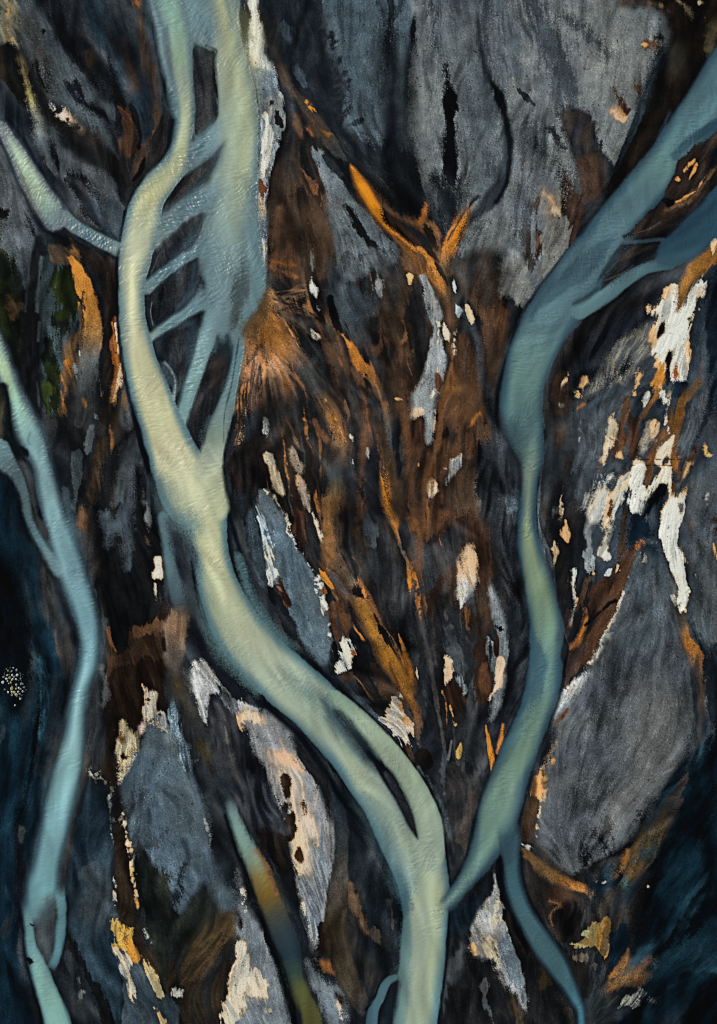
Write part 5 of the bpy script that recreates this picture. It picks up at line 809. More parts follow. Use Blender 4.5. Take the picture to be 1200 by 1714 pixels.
P((150, 152, 148), [(1036, 1686), (1040, 1668), (1050, 1660), (1064, 1657), (1078, 1657), (1084, 1662), (1070, 1668), (1058, 1676), (1044, 1684)], 3, 5, c2=(70, 76, 78), mix='f', own=silt("small whitish ridge of silt below the rusty patch, bottom right"), h=.3, tex=1.6); D((90, 98, 100), 1096, 1614, 20, 8, 130, 4, 5)
P((14, 36, 46), [(1120, 1420), (1160, 1400), (1180, 1440), (1160, 1500), (1120, 1540), (1104, 1520), (1110, 1470)], 22, 4); P((16, 36, 45), [(1100, 1580), (1180, 1540), (1220, 1560), (1220, 1620), (1140, 1630), (1090, 1630)], 24, 4); P((4, 9, 13), [(1070, 1490), (1100, 1470), (1106, 1540), (1150, 1530), (1200, 1480), (1220, 1500), (1150, 1570), (1080, 1600), (1060, 1560)], 16, 4, a=.9); P((4, 9, 13), [(1100, 1420), (1140, 1360), (1220, 1300), (1220, 1340), (1160, 1390), (1120, 1420)], 14, 4, a=.85); St((4, 8, 11), [(1060, 1596, 8), (1090, 1594, 6), (1140, 1580, 5)], 5, 3); D((230, 226, 220), 1085, 1484, 3, 3, 0, 1, 0)
# pale triangle below the confluence
b17 = bar("pale triangular bar below the meeting of the two rivers, cream at its heart")
P((146, 143, 142), [(828, 1462), (834, 1472), (836, 1490), (844, 1516), (852, 1560), (866, 1600), (876, 1630), (881, 1670), (881, 1692), (870, 1680), (848, 1650), (838, 1630), (824, 1604), (808, 1604), (790, 1592), (786, 1570), (792, 1540), (806, 1516), (820, 1490)], 4, 4, c2=(118, 118, 122), own=b17, h=.25, tex=1.3)
P((196, 178, 146), [(822, 1520), (832, 1510), (836, 1540), (828, 1580), (836, 1620), (822, 1596), (810, 1590)], 7, 6, a=.8, c2=(160, 150, 134)); P((92, 104, 116), [(846, 1560), (870, 1610), (880, 1680), (856, 1650), (838, 1600)], 10, 5, a=.85); D((226, 180, 100), 793, 1580, 26, 8, 85, 4, 5)
P((22, 19, 18), [(842, 1520), (870, 1540), (884, 1570), (888, 1600), (876, 1600), (862, 1580), (848, 1550)], 5, 3, c2=(34, 27, 25)); D((120, 124, 128), 878, 1560, 20, 5, 60, 3, 3); D((76, 74, 78), 812, 1652, 24, 7, 85, 3, 4); D((70, 72, 76), 818, 1690, 40, 9, 70, 4, 4); D((70, 48, 26), 866, 1690, 50, 14, 70, 12, 4, a=.6); D((70, 50, 28), 910, 1630, 40, 14, 100, 10, 4, a=.6)
P((18, 27, 34), [(830, 1460), (842, 1462), (860, 1520), (876, 1548), (866, 1546), (846, 1520), (836, 1490)], 5, 3); P((16, 28, 36), [(755, 1530), (780, 1510), (796, 1500), (800, 1520), (786, 1550), (768, 1570), (754, 1560)], 10, 3, c2=(26, 36, 44)); P((60, 62, 66), [(752, 1620), (764, 1600), (772, 1580), (776, 1600), (762, 1640), (750, 1640)], 7, 5)
# right of right river
P((104, 62, 30), [(896, 1300), (910, 1292), (914, 1310), (908, 1334), (896, 1340), (888, 1330)], 4, 5, c2=(190, 140, 90)); St((186, 158, 120), [(906, 1288, 3), (913, 1310, 4), (908, 1336, 3), (899, 1370, 3), (897, 1400, 5)], 4, 4, a=.7); P((46, 31, 22), [(882, 1340), (900, 1340), (896, 1380), (892, 1410), (876, 1412), (870, 1390)], 6, 4); D((150, 152, 156), 884, 1416, 22, 7, 10, 4, 4)

strands(26, (470, 560, 740, 1120), [(186, 112, 44), (150, 92, 40), (120, 76, 44)], 1, 3, 50, 170, .75, 1.5, 1.8)
strands(34, (440, 240, 830, 1240), [(18, 17, 18), (14, 13, 14), (70, 72, 76)], 1.2, 4.5, 40, 150, .7, 2, 2)
strands(36, (930, 560, 1190, 960), [(214, 190, 150), (190, 186, 180), (96, 60, 32), (24, 28, 34)], 1, 4, 24, 80, .7, 2, 3)
P((68, 72, 78), [(1070, 930), (1110, 940), (1150, 1060), (1172, 1180), (1166, 1230), (1130, 1200), (1120, 1080)], 34, 8, a=.6, c2=(54, 60, 67))

P((172, 160, 142), [(443, 762), (450, 760), (456, 775), (466, 800), (474, 812), (478, 828), (472, 830), (460, 818), (453, 800), (450, 780)], 3, 3, c2=(140, 132, 122))
P((150, 130, 112), [(484, 752), (492, 756), (500, 764), (508, 780), (508, 792), (500, 790), (490, 778)], 3, 3, c2=(120, 106, 96)); P((190, 160, 136), [(496, 798), (506, 802), (513, 818), (516, 840), (521, 852), (518, 858), (510, 848), (503, 826)], 3, 3, c2=(130, 116, 106))
St((200, 198, 192), [(524, 872, 3), (532, 884, 6), (538, 898, 4)], 3, 3)

P((122, 77, 36), [(660, 396), (684, 412), (704, 432), (712, 452), (700, 458), (684, 454), (674, 436), (668, 414)], 5, 3, c2=(96, 62, 32)); St((30, 22, 17), [(728, 438, 3), (738, 454, 9), (750, 478, 4)], 2.5, 2); St((40, 27, 19), [(706, 410, 4), (722, 424, 8), (734, 438, 5)], 3, 2)
St((40, 44, 50), [(896, 240, 6), (916, 262, 10), (936, 290, 8)], 8, 5, a=.7); St((44, 46, 50), [(866, 150, 2), (884, 166, 5), (894, 176, 3)], 2, 2); St((40, 40, 44), [(922, 222, 3), (932, 234, 5), (944, 250, 3)], 3, 3)

P((255, 252, 245), [(1058, 778), (1070, 774), (1082, 778), (1080, 800), (1077, 824), (1070, 846), (1060, 862), (1052, 852), (1058, 822), (1054, 796)], 2, 2, vary=False, own=si10)
P((255, 252, 245), [(1110, 852), (1124, 836), (1140, 838), (1142, 870), (1137, 900), (1146, 944), (1152, 985), (1149, 1014), (1142, 1022), (1136, 1004), (1134, 976), (1122, 950), (1108, 920), (1099, 890), (1102, 868)], 2, 2.5, vary=False, own=si10)
for (x, y, l, wd, an) in [(1118, 960, 50, 5, 70), (1128, 978, 34, 5, 80), (1070, 812, 22, 3, 95), (1120, 880, 4, 4, 0), (1136, 846, 16, 7, 60)]:
    D((92, 84, 78), x, y, l, wd, an, 3, 3, a=.8)

strands(60, (1010, 1300, 1200, 1714), [(18, 40, 51), (13, 32, 42), (4, 9, 13), (3, 7, 10), (26, 50, 60)], 3, 16, 60, 180, .6, 5, 4)
strands(50, (0, 850, 110, 1714), [(18, 40, 51), (13, 32, 42), (4, 9, 13), (30, 52, 62), (40, 40, 42)], 2, 12, 60, 180, .5, 5, 4)

St((122, 74, 36), [(751, 542, 6), (758, 590, 6), (754, 636, 7), (740, 690, 8), (733, 740, 9), (718, 800, 9), (706, 850, 7), (700, 900, 5)], 5, 3, a=.7, tail=(.5, 2))
St((116, 70, 34), [(664, 560, 4), (672, 620, 8), (676, 690, 10), (682, 760, 9), (690, 830, 8), (700, 900, 8), (706, 980, 6)], 6, 4, a=.6, tail=(1, 1.5)); St((126, 76, 36), [(604, 640, 6), (612, 700, 7), (606, 770, 8), (600, 850, 8), (596, 930, 7)], 5, 4, a=.55, tail=(1, 1.5)); St((108, 66, 34), [(520, 518, 5), (542, 566, 6), (560, 620, 7), (576, 680, 6)], 5, 3, a=.6, tail=(.5, 1))

strands(90, (0, 0, 1200, 1714), [(66, 68, 70), (60, 58, 58), (8, 9, 11), (10, 10, 11)], .9, 1.8, 60, 200, .5, 1, 1.8)

# ================================================================== the channels
def river(label): return owner("river", "structure", label, "river")
rm = river("wide cream green glacial river winding from the top left to the bottom centre")
ra = river("broad pale blue green arm at the top that breaks up into narrow fingers")
rr = river("teal green river curving down the right side to the central junction")
rl = river("pale blue river along the left edge, widening halfway down")
rt = river("short pale green side stream entering the cream river from the left")
rb = river("narrow teal stream leaving the right river towards the bottom edge")
rw = river("dark teal backwater at the right edge joined to the right river by a thin stream")
ro = river("short stream fading from pale blue to olive near the bottom centre")
CW = (190, 187, 152); CG = (160, 172, 156); TL = (112, 140, 146); TD = (62, 88, 98); SH = (22, 32, 40)
NAVY = (10, 17, 26); RIM = (66, 72, 78)

def bank(pts, wd=5, c=NAVY, soft=4, rag=.7, a=.95):
    St(c, [(x, y, wd) for x, y in pts], soft, rag, a=a, ext=True)

# -- dark wet margins and thin pale rims first
bank([(250, -20), (258, 45), (268, 100), (275, 140), (285, 176), (288, 200), (284, 236), (276, 272), (258, 294), (236, 312), (218, 346), (210, 358), (209, 384), (205, 408), (198, 428), (196, 470), (198, 520), (201, 570), (208, 620), (218, 668), (229, 716), (243, 770), (254, 810), (258, 856), (268, 872)], 8, soft=3)
bank([(384, -20), (402, 60), (424, 140), (431, 190), (431, 240), (428, 300), (431, 380), (438, 440), (446, 482)], 6)
bank([(374, 700), (373, 790), (378, 840), (390, 885), (404, 930), (418, 985), (436, 1020), (458, 1052), (484, 1078), (516, 1104), (556, 1140), (596, 1180), (632, 1212), (664, 1246), (692, 1284), (718, 1322), (734, 1362), (742, 1402), (748, 1450), (750, 1490)], 8, soft=5)
bank([(330, 1010), (352, 1070), (374, 1110), (402, 1140), (434, 1170), (470, 1202), (500, 1230), (520, 1258), (544, 1288), (566, 1330), (596, 1366), (618, 1394), (638, 1432), (652, 1470), (664, 1500), (672, 1540), (674, 1580), (668, 1620), (656, 1660), (650, 1740)], 9, soft=6)
bank([(750, 1510), (749, 1560), (745, 1620), (738, 1680), (731, 1740)], 7)
St(RIM, [(626, 1392, 1.5), (648, 1440, 2), (664, 1490, 2), (676, 1530, 2), (677, 1580, 2), (668, 1616, 1.5)], 2, 1, a=.6)
St((58, 66, 74), [(700, 1284, 5), (726, 1322, 6), (744, 1360, 5), (752, 1400, 4)], 5, 3, a=.7, tex=1.8); St((54, 62, 72), [(560, 1128, 4), (600, 1168, 5), (640, 1206, 4)], 4, 4, a=.7, tex=1.8)
bank([(1210, 80), (1152, 186), (1100, 250), (1052, 300), (1012, 352), (982, 402), (940, 452), (906, 490), (880, 512), (860, 556), (846, 600), (834, 650), (832, 700), (850, 740), (866, 780), (868, 830), (866, 870), (871, 920), (880, 970), (886, 1020), (888, 1080), (886, 1130), (872, 1180), (850, 1230), (822, 1300), (800, 1360), (780, 1440), (752, 1494)], 6, soft=5)
bank([(1200, 212), (1182, 236), (1132, 304), (1092, 356), (1048, 408), (1014, 456)], 5, soft=4)
bank([(1090, 446), (1046, 474), (1012, 500), (960, 530), (928, 574), (906, 630), (902, 690), (912, 730), (906, 770), (898, 830), (896, 880), (902, 920), (914, 950), (926, 1000), (940, 1052), (945, 1086), (944, 1120), (934, 1170), (914, 1220), (894, 1276), (876, 1340), (866, 1400), (872, 1430)], 7, soft=5)
St(RIM, [(908, 700, 2), (914, 732, 2), (909, 770, 2), (902, 830, 4), (902, 880, 4), (914, 930, 17), (926, 970, 3), (938, 1030, 3), (947, 1066, 3), (956, 1086, 2)], 2.5, 1.5, a=.9, tex=1.8)
St((60, 64, 70), [(900, 480, 4), (878, 520, 6), (852, 570, 7), (836, 620, 6), (822, 660, 6)], 4, 3, a=.7, tex=1.8); St((50, 58, 66), [(864, 800, 6), (866, 850, 22), (872, 900, 5), (882, 980, 4), (888, 1060, 3), (888, 1130, 3)], 5, 4, a=.8, tex=2); St((44, 58, 66), [(1120, 190, 5), (1090, 254, 7), (1050, 306, 7), (1012, 358, 6)], 4, 2, a=.8, tex=1.4)
St((100, 112, 120), [(1146, 190, 2), (1110, 236, 2), (1066, 284, 2), (1034, 318, 2)], 2, 1, a=.6)
P((66, 62, 58), [(1020, 340), (1034, 326), (1036, 346), (1020, 372), (990, 400), (1000, 372)], 8, 3, a=.6)
bank([(0, 230), (20, 270), (44, 320), (62, 370), (90, 392), (130, 408), (170, 424), (198, 432)], 8, soft=8, a=.8); bank([(14, 200), (44, 240), (76, 300), (104, 350), (136, 382), (170, 396), (204, 408)], 6, soft=6, a=.8)
bank([(0, 634), (12, 670), (14, 730), (50, 770), (66, 840), (82, 900)], 12, soft=8, a=.9); bank([(30, 640), (62, 720), (84, 770), (104, 830), (130, 910), (154, 990), (166, 1050), (164, 1100)], 5, soft=5, a=.8); bank([(-10, 790), (14, 800), (30, 850), (50, 900)], 14, soft=12, a=.8)
bank([(24, 1500), (40, 1560), (44, 1600), (56, 1640), (74, 1720)], 12, soft=8, a=.9); bank([(112, 1500), (112, 1550), (106, 1590)], 5, soft=4, a=.7)
bank([(836, 1440), (846, 1490), (864, 1540), (888, 1580), (916, 1620), (944, 1660), (966, 1700), (968, 1740)], 8, soft=6); bank([(872, 1440), (880, 1490), (900, 1530), (926, 1572), (948, 1592)], 6, soft=5)
bank([(378, 1366), (392, 1410), (408, 1450), (432, 1500), (454, 1550), (470, 1590)], 9, soft=5); St((108, 104, 100), [(382, 1340, 1.5), (402, 1370, 2), (416, 1400, 2)], 2, 1, a=.7)

# -- open water: upper arms
def W(pts, soft=5, rag=1, edge=None, own=None, wet=1, a=1.0, c=None, tail=(0, 0), ext=True, h=-.12):
    St(c, pts, soft, rag, a=a, edge=edge, own=own, wet=wet, h=h, tex=.35, tail=tail, ext=ext)
def WP(c, pts, soft=8, rag=1, own=None, grad=None, a=1.0, wet=1, c2=None):
    P(c, pts, soft, rag, a=a, own=own, grad=grad, wet=wet, h=-.12, tex=.35, c2=c2, mix='b')

WP((100, 122, 128), [(250, -60), (386, -60), (401, 60), (422, 140), (431, 200), (429, 300), (432, 380), (440, 440), (444, 480), (440, 500), (424, 528), (408, 548), (404, 575), (396, 600), (392, 640), (378, 680), (372, 700), (366, 680), (350, 720), (340, 766), (330, 720), (316, 650), (330, 600), (340, 540), (345, 480), (330, 440), (336, 380), (345, 330), (352, 280), (330, 240), (320, 200), (322, 100), (290, 150), (276, 130), (262, 60)], 9, 1, own=ra, c2=(88, 112, 120))
# soft cream core and teal margins of the pale arm
St(None, [(356, -60, 16, (150, 160, 134)), (366, 0, 22, (178, 178, 130)), (382, 60, 30, (180, 178, 130)), (394, 130, 44, (176, 176, 136)), (400, 200, 50, (160, 170, 142)), (394, 260, 50, (160, 170, 144)), (388, 320, 44, (150, 160, 144)), (384, 380, 40, (128, 148, 140)), (382, 430, 40, (112, 136, 140)), (374, 490, 36, (108, 134, 142)), (358, 550, 30, (106, 134, 142)), (336, 620, 24, (120, 146, 146)), (318, 670, 20, (120, 146, 146))], 34, 3, wet=1, tex=.35)
St((64, 88, 100), [(330, 0, 24), (336, 40, 20), (350, 66, 12)], 18, 2, a=.75, wet=1)
St((76, 104, 112), [(378, 0, 3), (404, 90, 4), (426, 170, 5), (428, 280, 8), (428, 400, 10), (436, 460, 8)], 9, 2, a=.7, wet=1)
St(None, [(412, 300, 10, (84, 108, 116)), (420, 380, 16, (78, 104, 114)), (430, 440, 18, (86, 114, 122)), (432, 490, 18, (86, 114, 122)), (416, 520, 18, (84, 112, 120)), (406, 540, 14, (84, 112, 118))], 16, 2, wet=1, a=.9)
P((44, 58, 62), [(404, 440), (412, 460), (414, 490), (404, 520), (394, 550), (386, 540), (388, 500), (394, 470)], 18, 2, a=.85, wet=.9)
P((66, 56, 26), [(436, 498), (444, 486), (446, 510), (430, 540), (410, 552), (408, 540), (424, 524)], 9, 2, a=.9, wet=.6); P((44, 42, 26), [(392, 520), (402, 520), (398, 548), (388, 548)], 12, 2, a=.6)
# the tail of the arm dying on dark sand
P((30, 40, 46), [(362, 560), (374, 570), (382, 560), (392, 590), (390, 620), (380, 640), (366, 690), (352, 700), (340, 740), (330, 720), (318, 706), (322, 680), (340, 640), (346, 612), (354, 590)], 16, 1.5, wet=0)
P((34, 32, 34), [(350, 590), (362, 586), (376, 600), (382, 620), (374, 640), (364, 664), (354, 690), (342, 704), (340, 740), (336, 768), (328, 756), (318, 726), (316, 700), (322, 676), (334, 640)], 5, 2, c2=(24, 25, 28), wet=0, own=bar("narrow black islet between the last two fingers of the pale arm"), tex=1.2)
P((60, 48, 42), [(352, 600), (372, 606), (366, 640), (350, 640)], 10, 4, a=.6)
# islets between the fingers
isl = "dark gravel islets between the fingers of the pale arm"
def islet(pts, soft, label, c=(40, 40, 43), c2=(30, 31, 35)):
    P((40, 54, 64), [(x, y) for x, y in pts], soft * 2.2, 1.2, wet=.15)
    cx = sum(p[0] for p in pts) / len(pts); cy = sum(p[1] for p in pts) / len(pts)
    P(c, [(cx + (x - cx) * .86 - 2, cy + (y - cy) * .86 + 2) for x, y in pts], soft, 1.5, c2=c2, wet=0, tex=1.3, own=bar(label))
islet([(322, 70), (336, 74), (350, 80), (363, 82), (361, 110), (364, 150), (364, 195), (352, 214), (332, 229), (325, 220), (324, 180), (321, 150), (320, 110)], 4, "long dark grey islet between the two upper arms")
P((38, 40, 44), [(325, 76), (350, 84), (361, 88), (360, 120), (363, 160), (361, 194), (348, 212), (332, 226), (326, 215), (324, 180), (321, 150), (321, 110)], 2.5, 1, wet=0, c2=(46, 46, 48), tex=1.2); St(NAVY, [(322, 100, 3), (323, 160, 3), (326, 214, 3), (334, 228, 3), (352, 212, 3), (364, 190, 3), (363, 140, 2), (361, 96, 2), (362, 84, 5), (344, 76, 6)], 2.5, .5, a=.9)
islet([(376, 236), (362, 282), (334, 312), (300, 340), (276, 358), (280, 334), (298, 300), (330, 276)], 9, "uppermost slanting dark islet between the pale arm's fingers")
islet([(352, 330), (334, 372), (306, 408), (280, 426), (262, 440), (266, 418), (286, 386), (320, 358)], 9, "dark slanting islet with grey flecks, second below the long islet")
islet([(328, 384), (316, 406), (290, 424), (268, 448), (246, 468), (248, 446), (262, 420), (290, 396)], 4, "sharp tipped dark islet right beside the cream river, above a thin finger")
islet([(330, 428), (328, 470), (312, 504), (288, 530), (258, 552), (246, 524), (244, 494), (270, 470), (304, 448)], 5, "rounded black islet holding a pale curved line")
islet([(326, 536), (320, 580), (330, 612), (310, 644), (294, 648), (286, 612), (268, 586), (266, 566), (292, 546)], 8, "dark ragged islet beside a swirl of the cream river")
St((92, 98, 102), [(254, 506, 1.2), (252, 524, 1.5), (256, 544, 1.5)], 1.2, 0, a=.8); St((70, 70, 72), [(268, 420, 1), (258, 446, 1), (246, 470, 1)], 1.5, 0, a=.6); St((12, 13, 15), [(272, 480, 5), (268, 510, 8), (262, 540, 6)], 6, 2, a=.8)
# dark shallows reaching up into the arm from each islet
for pts in ([(376, 238, 8), (350, 276, 24), (310, 320, 40)], [(356, 326, 8), (334, 366, 24), (290, 410, 22)], [(340, 380, 6), (318, 410, 18), (280, 440, 14)], [(338, 424, 8), (330, 470, 16), (310, 510, 14)], [(340, 530, 10), (324, 570, 18), (316, 620, 12)]):
    St((38, 58, 70), pts, 20, 1.5, a=.8, wet=.7, tail=(.7, .4))
# fingers
FT = (104, 130, 138)
W([(372, 205, 30, (96, 122, 128)), (348, 238, 38, (90, 116, 126)), (322, 260, 36, (84, 110, 120)), (304, 278, 30, (100, 124, 126))], 12, 1, own=ra, ext=False, tail=(1.3, 0))
W([(386, 300, 26, (100, 124, 130)), (350, 326, 38, (84, 108, 118)), (312, 352, 42, (80, 104, 114)), (284, 376, 42, (92, 116, 122)), (264, 398, 34, (110, 130, 128))], 13, 1, own=ra, ext=False, tail=(1.3, 0))
W([(356, 398, 40, (90, 116, 126)), (338, 412, 26, (84, 110, 120)), (322, 424, 16, (94, 122, 132)), (296, 440, 16, (90, 118, 128)), (268, 462, 17, (86, 116, 126)), (246, 482, 20, (100, 124, 126))], 6, .8, own=ra, ext=False, tail=(1.3, 0))
W([(360, 470, 50, (92, 118, 128)), (344, 498, 34, (86, 112, 122)), (322, 516, 20, (88, 116, 126)), (298, 532, 17, (96, 126, 134)), (274, 548, 15, (96, 124, 130)), (252, 564, 12, (110, 130, 128))], 7, .8, own=ra, ext=False, tail=(1.3, 0))
W([(356, 520, 30, (104, 134, 142)), (344, 570, 28, (112, 140, 146)), (332, 610, 24, (118, 146, 150)), (318, 650, 22, (116, 144, 146)), (306, 690, 20, (104, 132, 136)), (302, 724, 12, (130, 146, 134))], 6, 1, own=ra, ext=False, tail=(1.3, 0))
W([(410, 535, 14, (84, 112, 120)), (402, 570, 14, (92, 122, 130)), (394, 620, 18, (98, 128, 134)), (384, 660, 22, (104, 130, 134)), (372, 700, 30, (118, 138, 136)), (360, 740, 34, (134, 150, 136)), (352, 775, 34, (150, 160, 146))], 5, 1, own=ra, ext=False, tail=(1.3, 0))
P((40, 40, 43), [(366, 262), (346, 290), (318, 314), (292, 338), (278, 352), (284, 328), (302, 302), (332, 282)], 10, 1.5, wet=0, c2=(48, 42, 40)); P((36, 37, 41), [(342, 356), (322, 384), (296, 408), (268, 424), (262, 428), (268, 412), (288, 390), (316, 366)], 9, 1.5, wet=0, c2=(46, 46, 49))
P((104, 66, 24), [(447, 490), (453, 520), (440, 548), (412, 560), (404, 556), (424, 534), (438, 510)], 12, 1.7, wet=.2, c2=(78, 58, 26), mix='b')
St(NAVY, [(400, 566, 2), (388, 640, 2), (376, 690, 2), (374, 740, 2)], 2, .5, a=.8)
W([(272, -50, 44, (110, 140, 128)), (282, 0, 50, (104, 136, 128)), (296, 50, 50, (112, 140, 126)), (300, 90, 44, (122, 146, 124)), (306, 140, 36, (140, 152, 136)), (310, 190, 32, (158, 166, 138)), (304, 235, 34, (166, 172, 140)), (290, 280, 40, (172, 174, 136)), (262, 306, 44, (180, 180, 136))], 6, 1, edge=((66, 92, 100), 14), own=rm)
P((64, 84, 94), [(280, 40), (286, 90), (292, 140), (290, 160), (282, 120), (276, 70)], 8, 1.5, a=.9, wet=1); P((84, 110, 118), [(280, 130), (296, 150), (300, 190), (290, 196), (284, 170)], 8, 1, a=.7, wet=1); P((92, 120, 128), [(310, -20), (356, -20), (360, 60), (340, 74), (320, 66)], 14, 2, a=.7, wet=1); D((70, 96, 108), 345, 50, 50, 26, 70, 16, 2, a=.8, wet=1)
# -- the main stem
W([(308, 240, 34, (168, 172, 138)), (290, 280, 42, (170, 172, 136)), (250, 330, 52, (182, 180, 136)), (236, 380, 60, (168, 172, 144)), (226, 430, 54, (172, 172, 144)), (220, 480, 44, (186, 182, 144)), (222, 540, 46, (188, 184, 148)), (234, 600, 54, (188, 184, 146)), (252, 660, 66, (186, 182, 144)), (274, 720, 74, (188, 184, 146)), (296, 776, 88, (188, 184, 152)), (318, 820, 104, (178, 180, 150)), (336, 866, 88, (176, 178, 142)), (352, 930, 62, (180, 178, 142)), (368, 990, 70, (170, 174, 144)), (394, 1046, 82, (166, 172, 148)), (430, 1094, 88, (160, 168, 150)), (480, 1140, 92, (158, 168, 150)), (530, 1184, 88, (152, 164, 146)), (570, 1236, 78, (152, 164, 148)), (610, 1290, 78, (150, 162, 148)), (648, 1350, 78, (148, 160, 148)), (686, 1410, 98, (140, 152, 142)), (704, 1460, 90, (142, 154, 142)), (712, 1510, 78, (148, 156, 136)), (710, 1570, 72, (142, 154, 140)), (704, 1630, 74, (144, 154, 136)), (696, 1690, 78, (142, 152, 134)), (688, 1760, 78, (140, 150, 132))], 3, .8, edge=((80, 110, 118), 19), own=rm, tail=(.9, 0))
W([(352, 760, 36, (150, 160, 146)), (348, 800, 50, (172, 174, 148)), (356, 850, 50, (172, 174, 144))], 8, 1, own=rm, ext=False)
for pts, c in (([(222, 470, 10), (226, 560, 16), (246, 650, 20), (276, 730, 22), (312, 800, 24), (344, 870, 22), (360, 940, 18), (386, 1020, 20), (440, 1090, 24), (520, 1160, 22)], (206, 202, 158)), ([(560, 1226, 12), (596, 1290, 18), (632, 1352, 20), (684, 1424, 22), (724, 1480, 26), (728, 1550, 20), (722, 1640, 18), (716, 1740, 18)], (176, 182, 140)), ([(136, 980, 8), (150, 1050, 10), (140, 1130, 12), (124, 1220, 16), (104, 1320, 20), (80, 1420, 20)], (150, 184, 190)), ([(894, 500, 14), (872, 590, 18), (868, 650, 16)], (126, 152, 144)), ([(412, 120, 16), (414, 220, 20), (404, 320, 22), (392, 420, 18)], (180, 182, 136))):
    St(c, pts, 18, 1.5, a=.38, wet=1, tail=(1, 1.5))
# right hand strand round the islet
W([(560, 1172, 34, (128, 148, 132)), (600, 1206, 34, (144, 158, 140)), (636, 1242, 36, (146, 158, 138)), (668, 1284, 40, (144, 156, 136)), (696, 1330, 46, (142, 154, 136)), (712, 1380, 56, (142, 154, 138)), (714, 1430, 60, (142, 154, 140))], 3, .8, own=rm, ext=False)
# teal shallows in the main stem
P((80, 106, 112), [(262, 800), (272, 850), (300, 880), (322, 900), (326, 880), (300, 850), (280, 810)], 16, 2, a=.9, wet=1); P((92, 122, 128), [(300, 860), (330, 864), (330, 890), (320, 910), (290, 884)], 14, 3, a=.8, wet=1)
St((84, 112, 116), [(330, 930, 10), (336, 980, 14), (352, 1050, 18), (384, 1110, 20), (430, 1156, 16)], 14, 2, a=.75, wet=1); St((86, 116, 122), [(398, 930, 10), (420, 1000, 14), (450, 1046, 14), (486, 1080, 12)], 12, 2, a=.7, wet=1)
P((64, 92, 102), [(470, 1120), (510, 1140), (550, 1170), (572, 1196), (590, 1230), (570, 1220), (540, 1190), (500, 1160)], 18, 2, a=.8, wet=1)
P((40, 62, 74), [(540, 1172), (560, 1186), (596, 1236), (634, 1288), (620, 1292), (586, 1262), (552, 1214)], 18, 1.5, a=.8, wet=1); P((32, 40, 47), [(560, 1190), (584, 1206), (608, 1230), (630, 1262), (646, 1290), (632, 1288), (606, 1262), (582, 1230)], 9, 1.5, wet=0); P((24, 31, 37), [(556, 1184), (580, 1198), (600, 1220), (620, 1246), (640, 1278), (634, 1286), (610, 1262), (584, 1226), (564, 1200)], 9, 1.5, wet=0, a=.6)
P(NAVY, [(612, 1256), (640, 1276), (656, 1292), (666, 1308), (684, 1344), (695, 1380), (699, 1404), (686, 1386), (668, 1352), (650, 1322)], 5, .6, wet=0); P((44, 44, 48), [(642, 1294), (652, 1293), (664, 1311), (681, 1346), (692, 1380), (694, 1392), (684, 1376), (668, 1346), (654, 1320)], 2.5, 1, wet=0, c2=(34, 36, 40), own=bar("slender dark islet splitting the lower cream river"), tex=1.2)
P((84, 114, 122), [(600, 1330), (640, 1350), (680, 1440), (690, 1480), (676, 1500), (660, 1460), (636, 1410)], 18, 2, a=.75, wet=1); P((48, 78, 90), [(664, 1460), (684, 1476), (690, 1510), (680, 1540), (672, 1520)], 14, 2, a=.85, wet=1); St((90, 122, 126), [(682, 1540, 12), (680, 1600, 16), (672, 1660, 22), (664, 1740, 26)], 16, 2, a=.75, wet=1); P((20, 32, 42), [(656, 1636), (668, 1644), (664, 1680), (656, 1740), (640, 1740), (644, 1680)], 8, 1.5, wet=.4)
W([(660, 1636, 10, (84, 112, 120)), (646, 1646, 14, (80, 110, 118)), (636, 1670, 16, (72, 102, 114)), (626, 1690, 18, (70, 100, 112)), (620, 1740, 18, (70, 100, 112))], 3, .8, own=rm); St(NAVY, [(648, 1634, 2), (634, 1650, 2), (624, 1676, 3), (612, 1690, 3)], 2, .5)
# swirl beside the main stem
P((40, 58, 68), [(268, 604), (280, 616), (290, 636), (288, 648), (278, 636), (270, 620)], 8, 1, wet=.6, a=.9); St((120, 134, 130), [(276, 606, 3), (290, 626, 4), (293, 644, 5), (290, 668, 6)], 4, 1, wet=1)
# left side branch
W([(272, 866, 16, (84, 108, 116)), (278, 900, 16, (88, 114, 122)), (284, 940, 20, (84, 108, 116)), (294, 980, 30, (72, 92, 102)), (306, 1010, 34, (56, 66, 72)), (316, 1040, 26, (56, 50, 44))], 8, 1.5, own=rm, ext=False, tail=(0, 1.5)); P((40, 43, 48), [(284, 876), (300, 882), (316, 896), (322, 920), (326, 950), (326, 990), (340, 1040), (330, 1050), (316, 1010), (300, 960), (288, 910)], 8, 2, c2=(34, 40, 48), wet=0, own=bar("smoky grey islet between the main stem and its left side branch")); P((52, 62, 72), [(316, 900), (326, 920), (328, 950), (320, 950), (314, 920)], 7, 1.5, a=.8); St(NAVY, [(320, 940, 2), (326, 980, 3), (334, 1020, 3), (346, 1050, 2)], 3, 1, a=.9)
# -- side stream at upper left
W([(-8, 195, 16, (40, 56, 66)), (8, 222, 22, (84, 106, 108)), (26, 252, 30, (124, 146, 122)), (46, 292, 38, (132, 152, 126)), (68, 330, 44, (124, 146, 126)), (84, 352, 44, (96, 124, 122)), (90, 368, 38, (76, 100, 104))], 8, 1, edge=((48, 70, 80), 13), own=rt, tail=(.6, 0))
W([(100, 350, 20, (70, 92, 98)), (116, 372, 22, (78, 104, 112)), (140, 388, 22, (80, 108, 118)), (170, 404, 22, (86, 114, 122)), (204, 420, 24, (110, 132, 126))], 4, .8, own=rt, ext=False, tail=(.5, .5)); St((64, 56, 54), [(30, 280, 5), (46, 320, 7), (58, 356, 6)], 6, 2, a=.6, wet=.3)
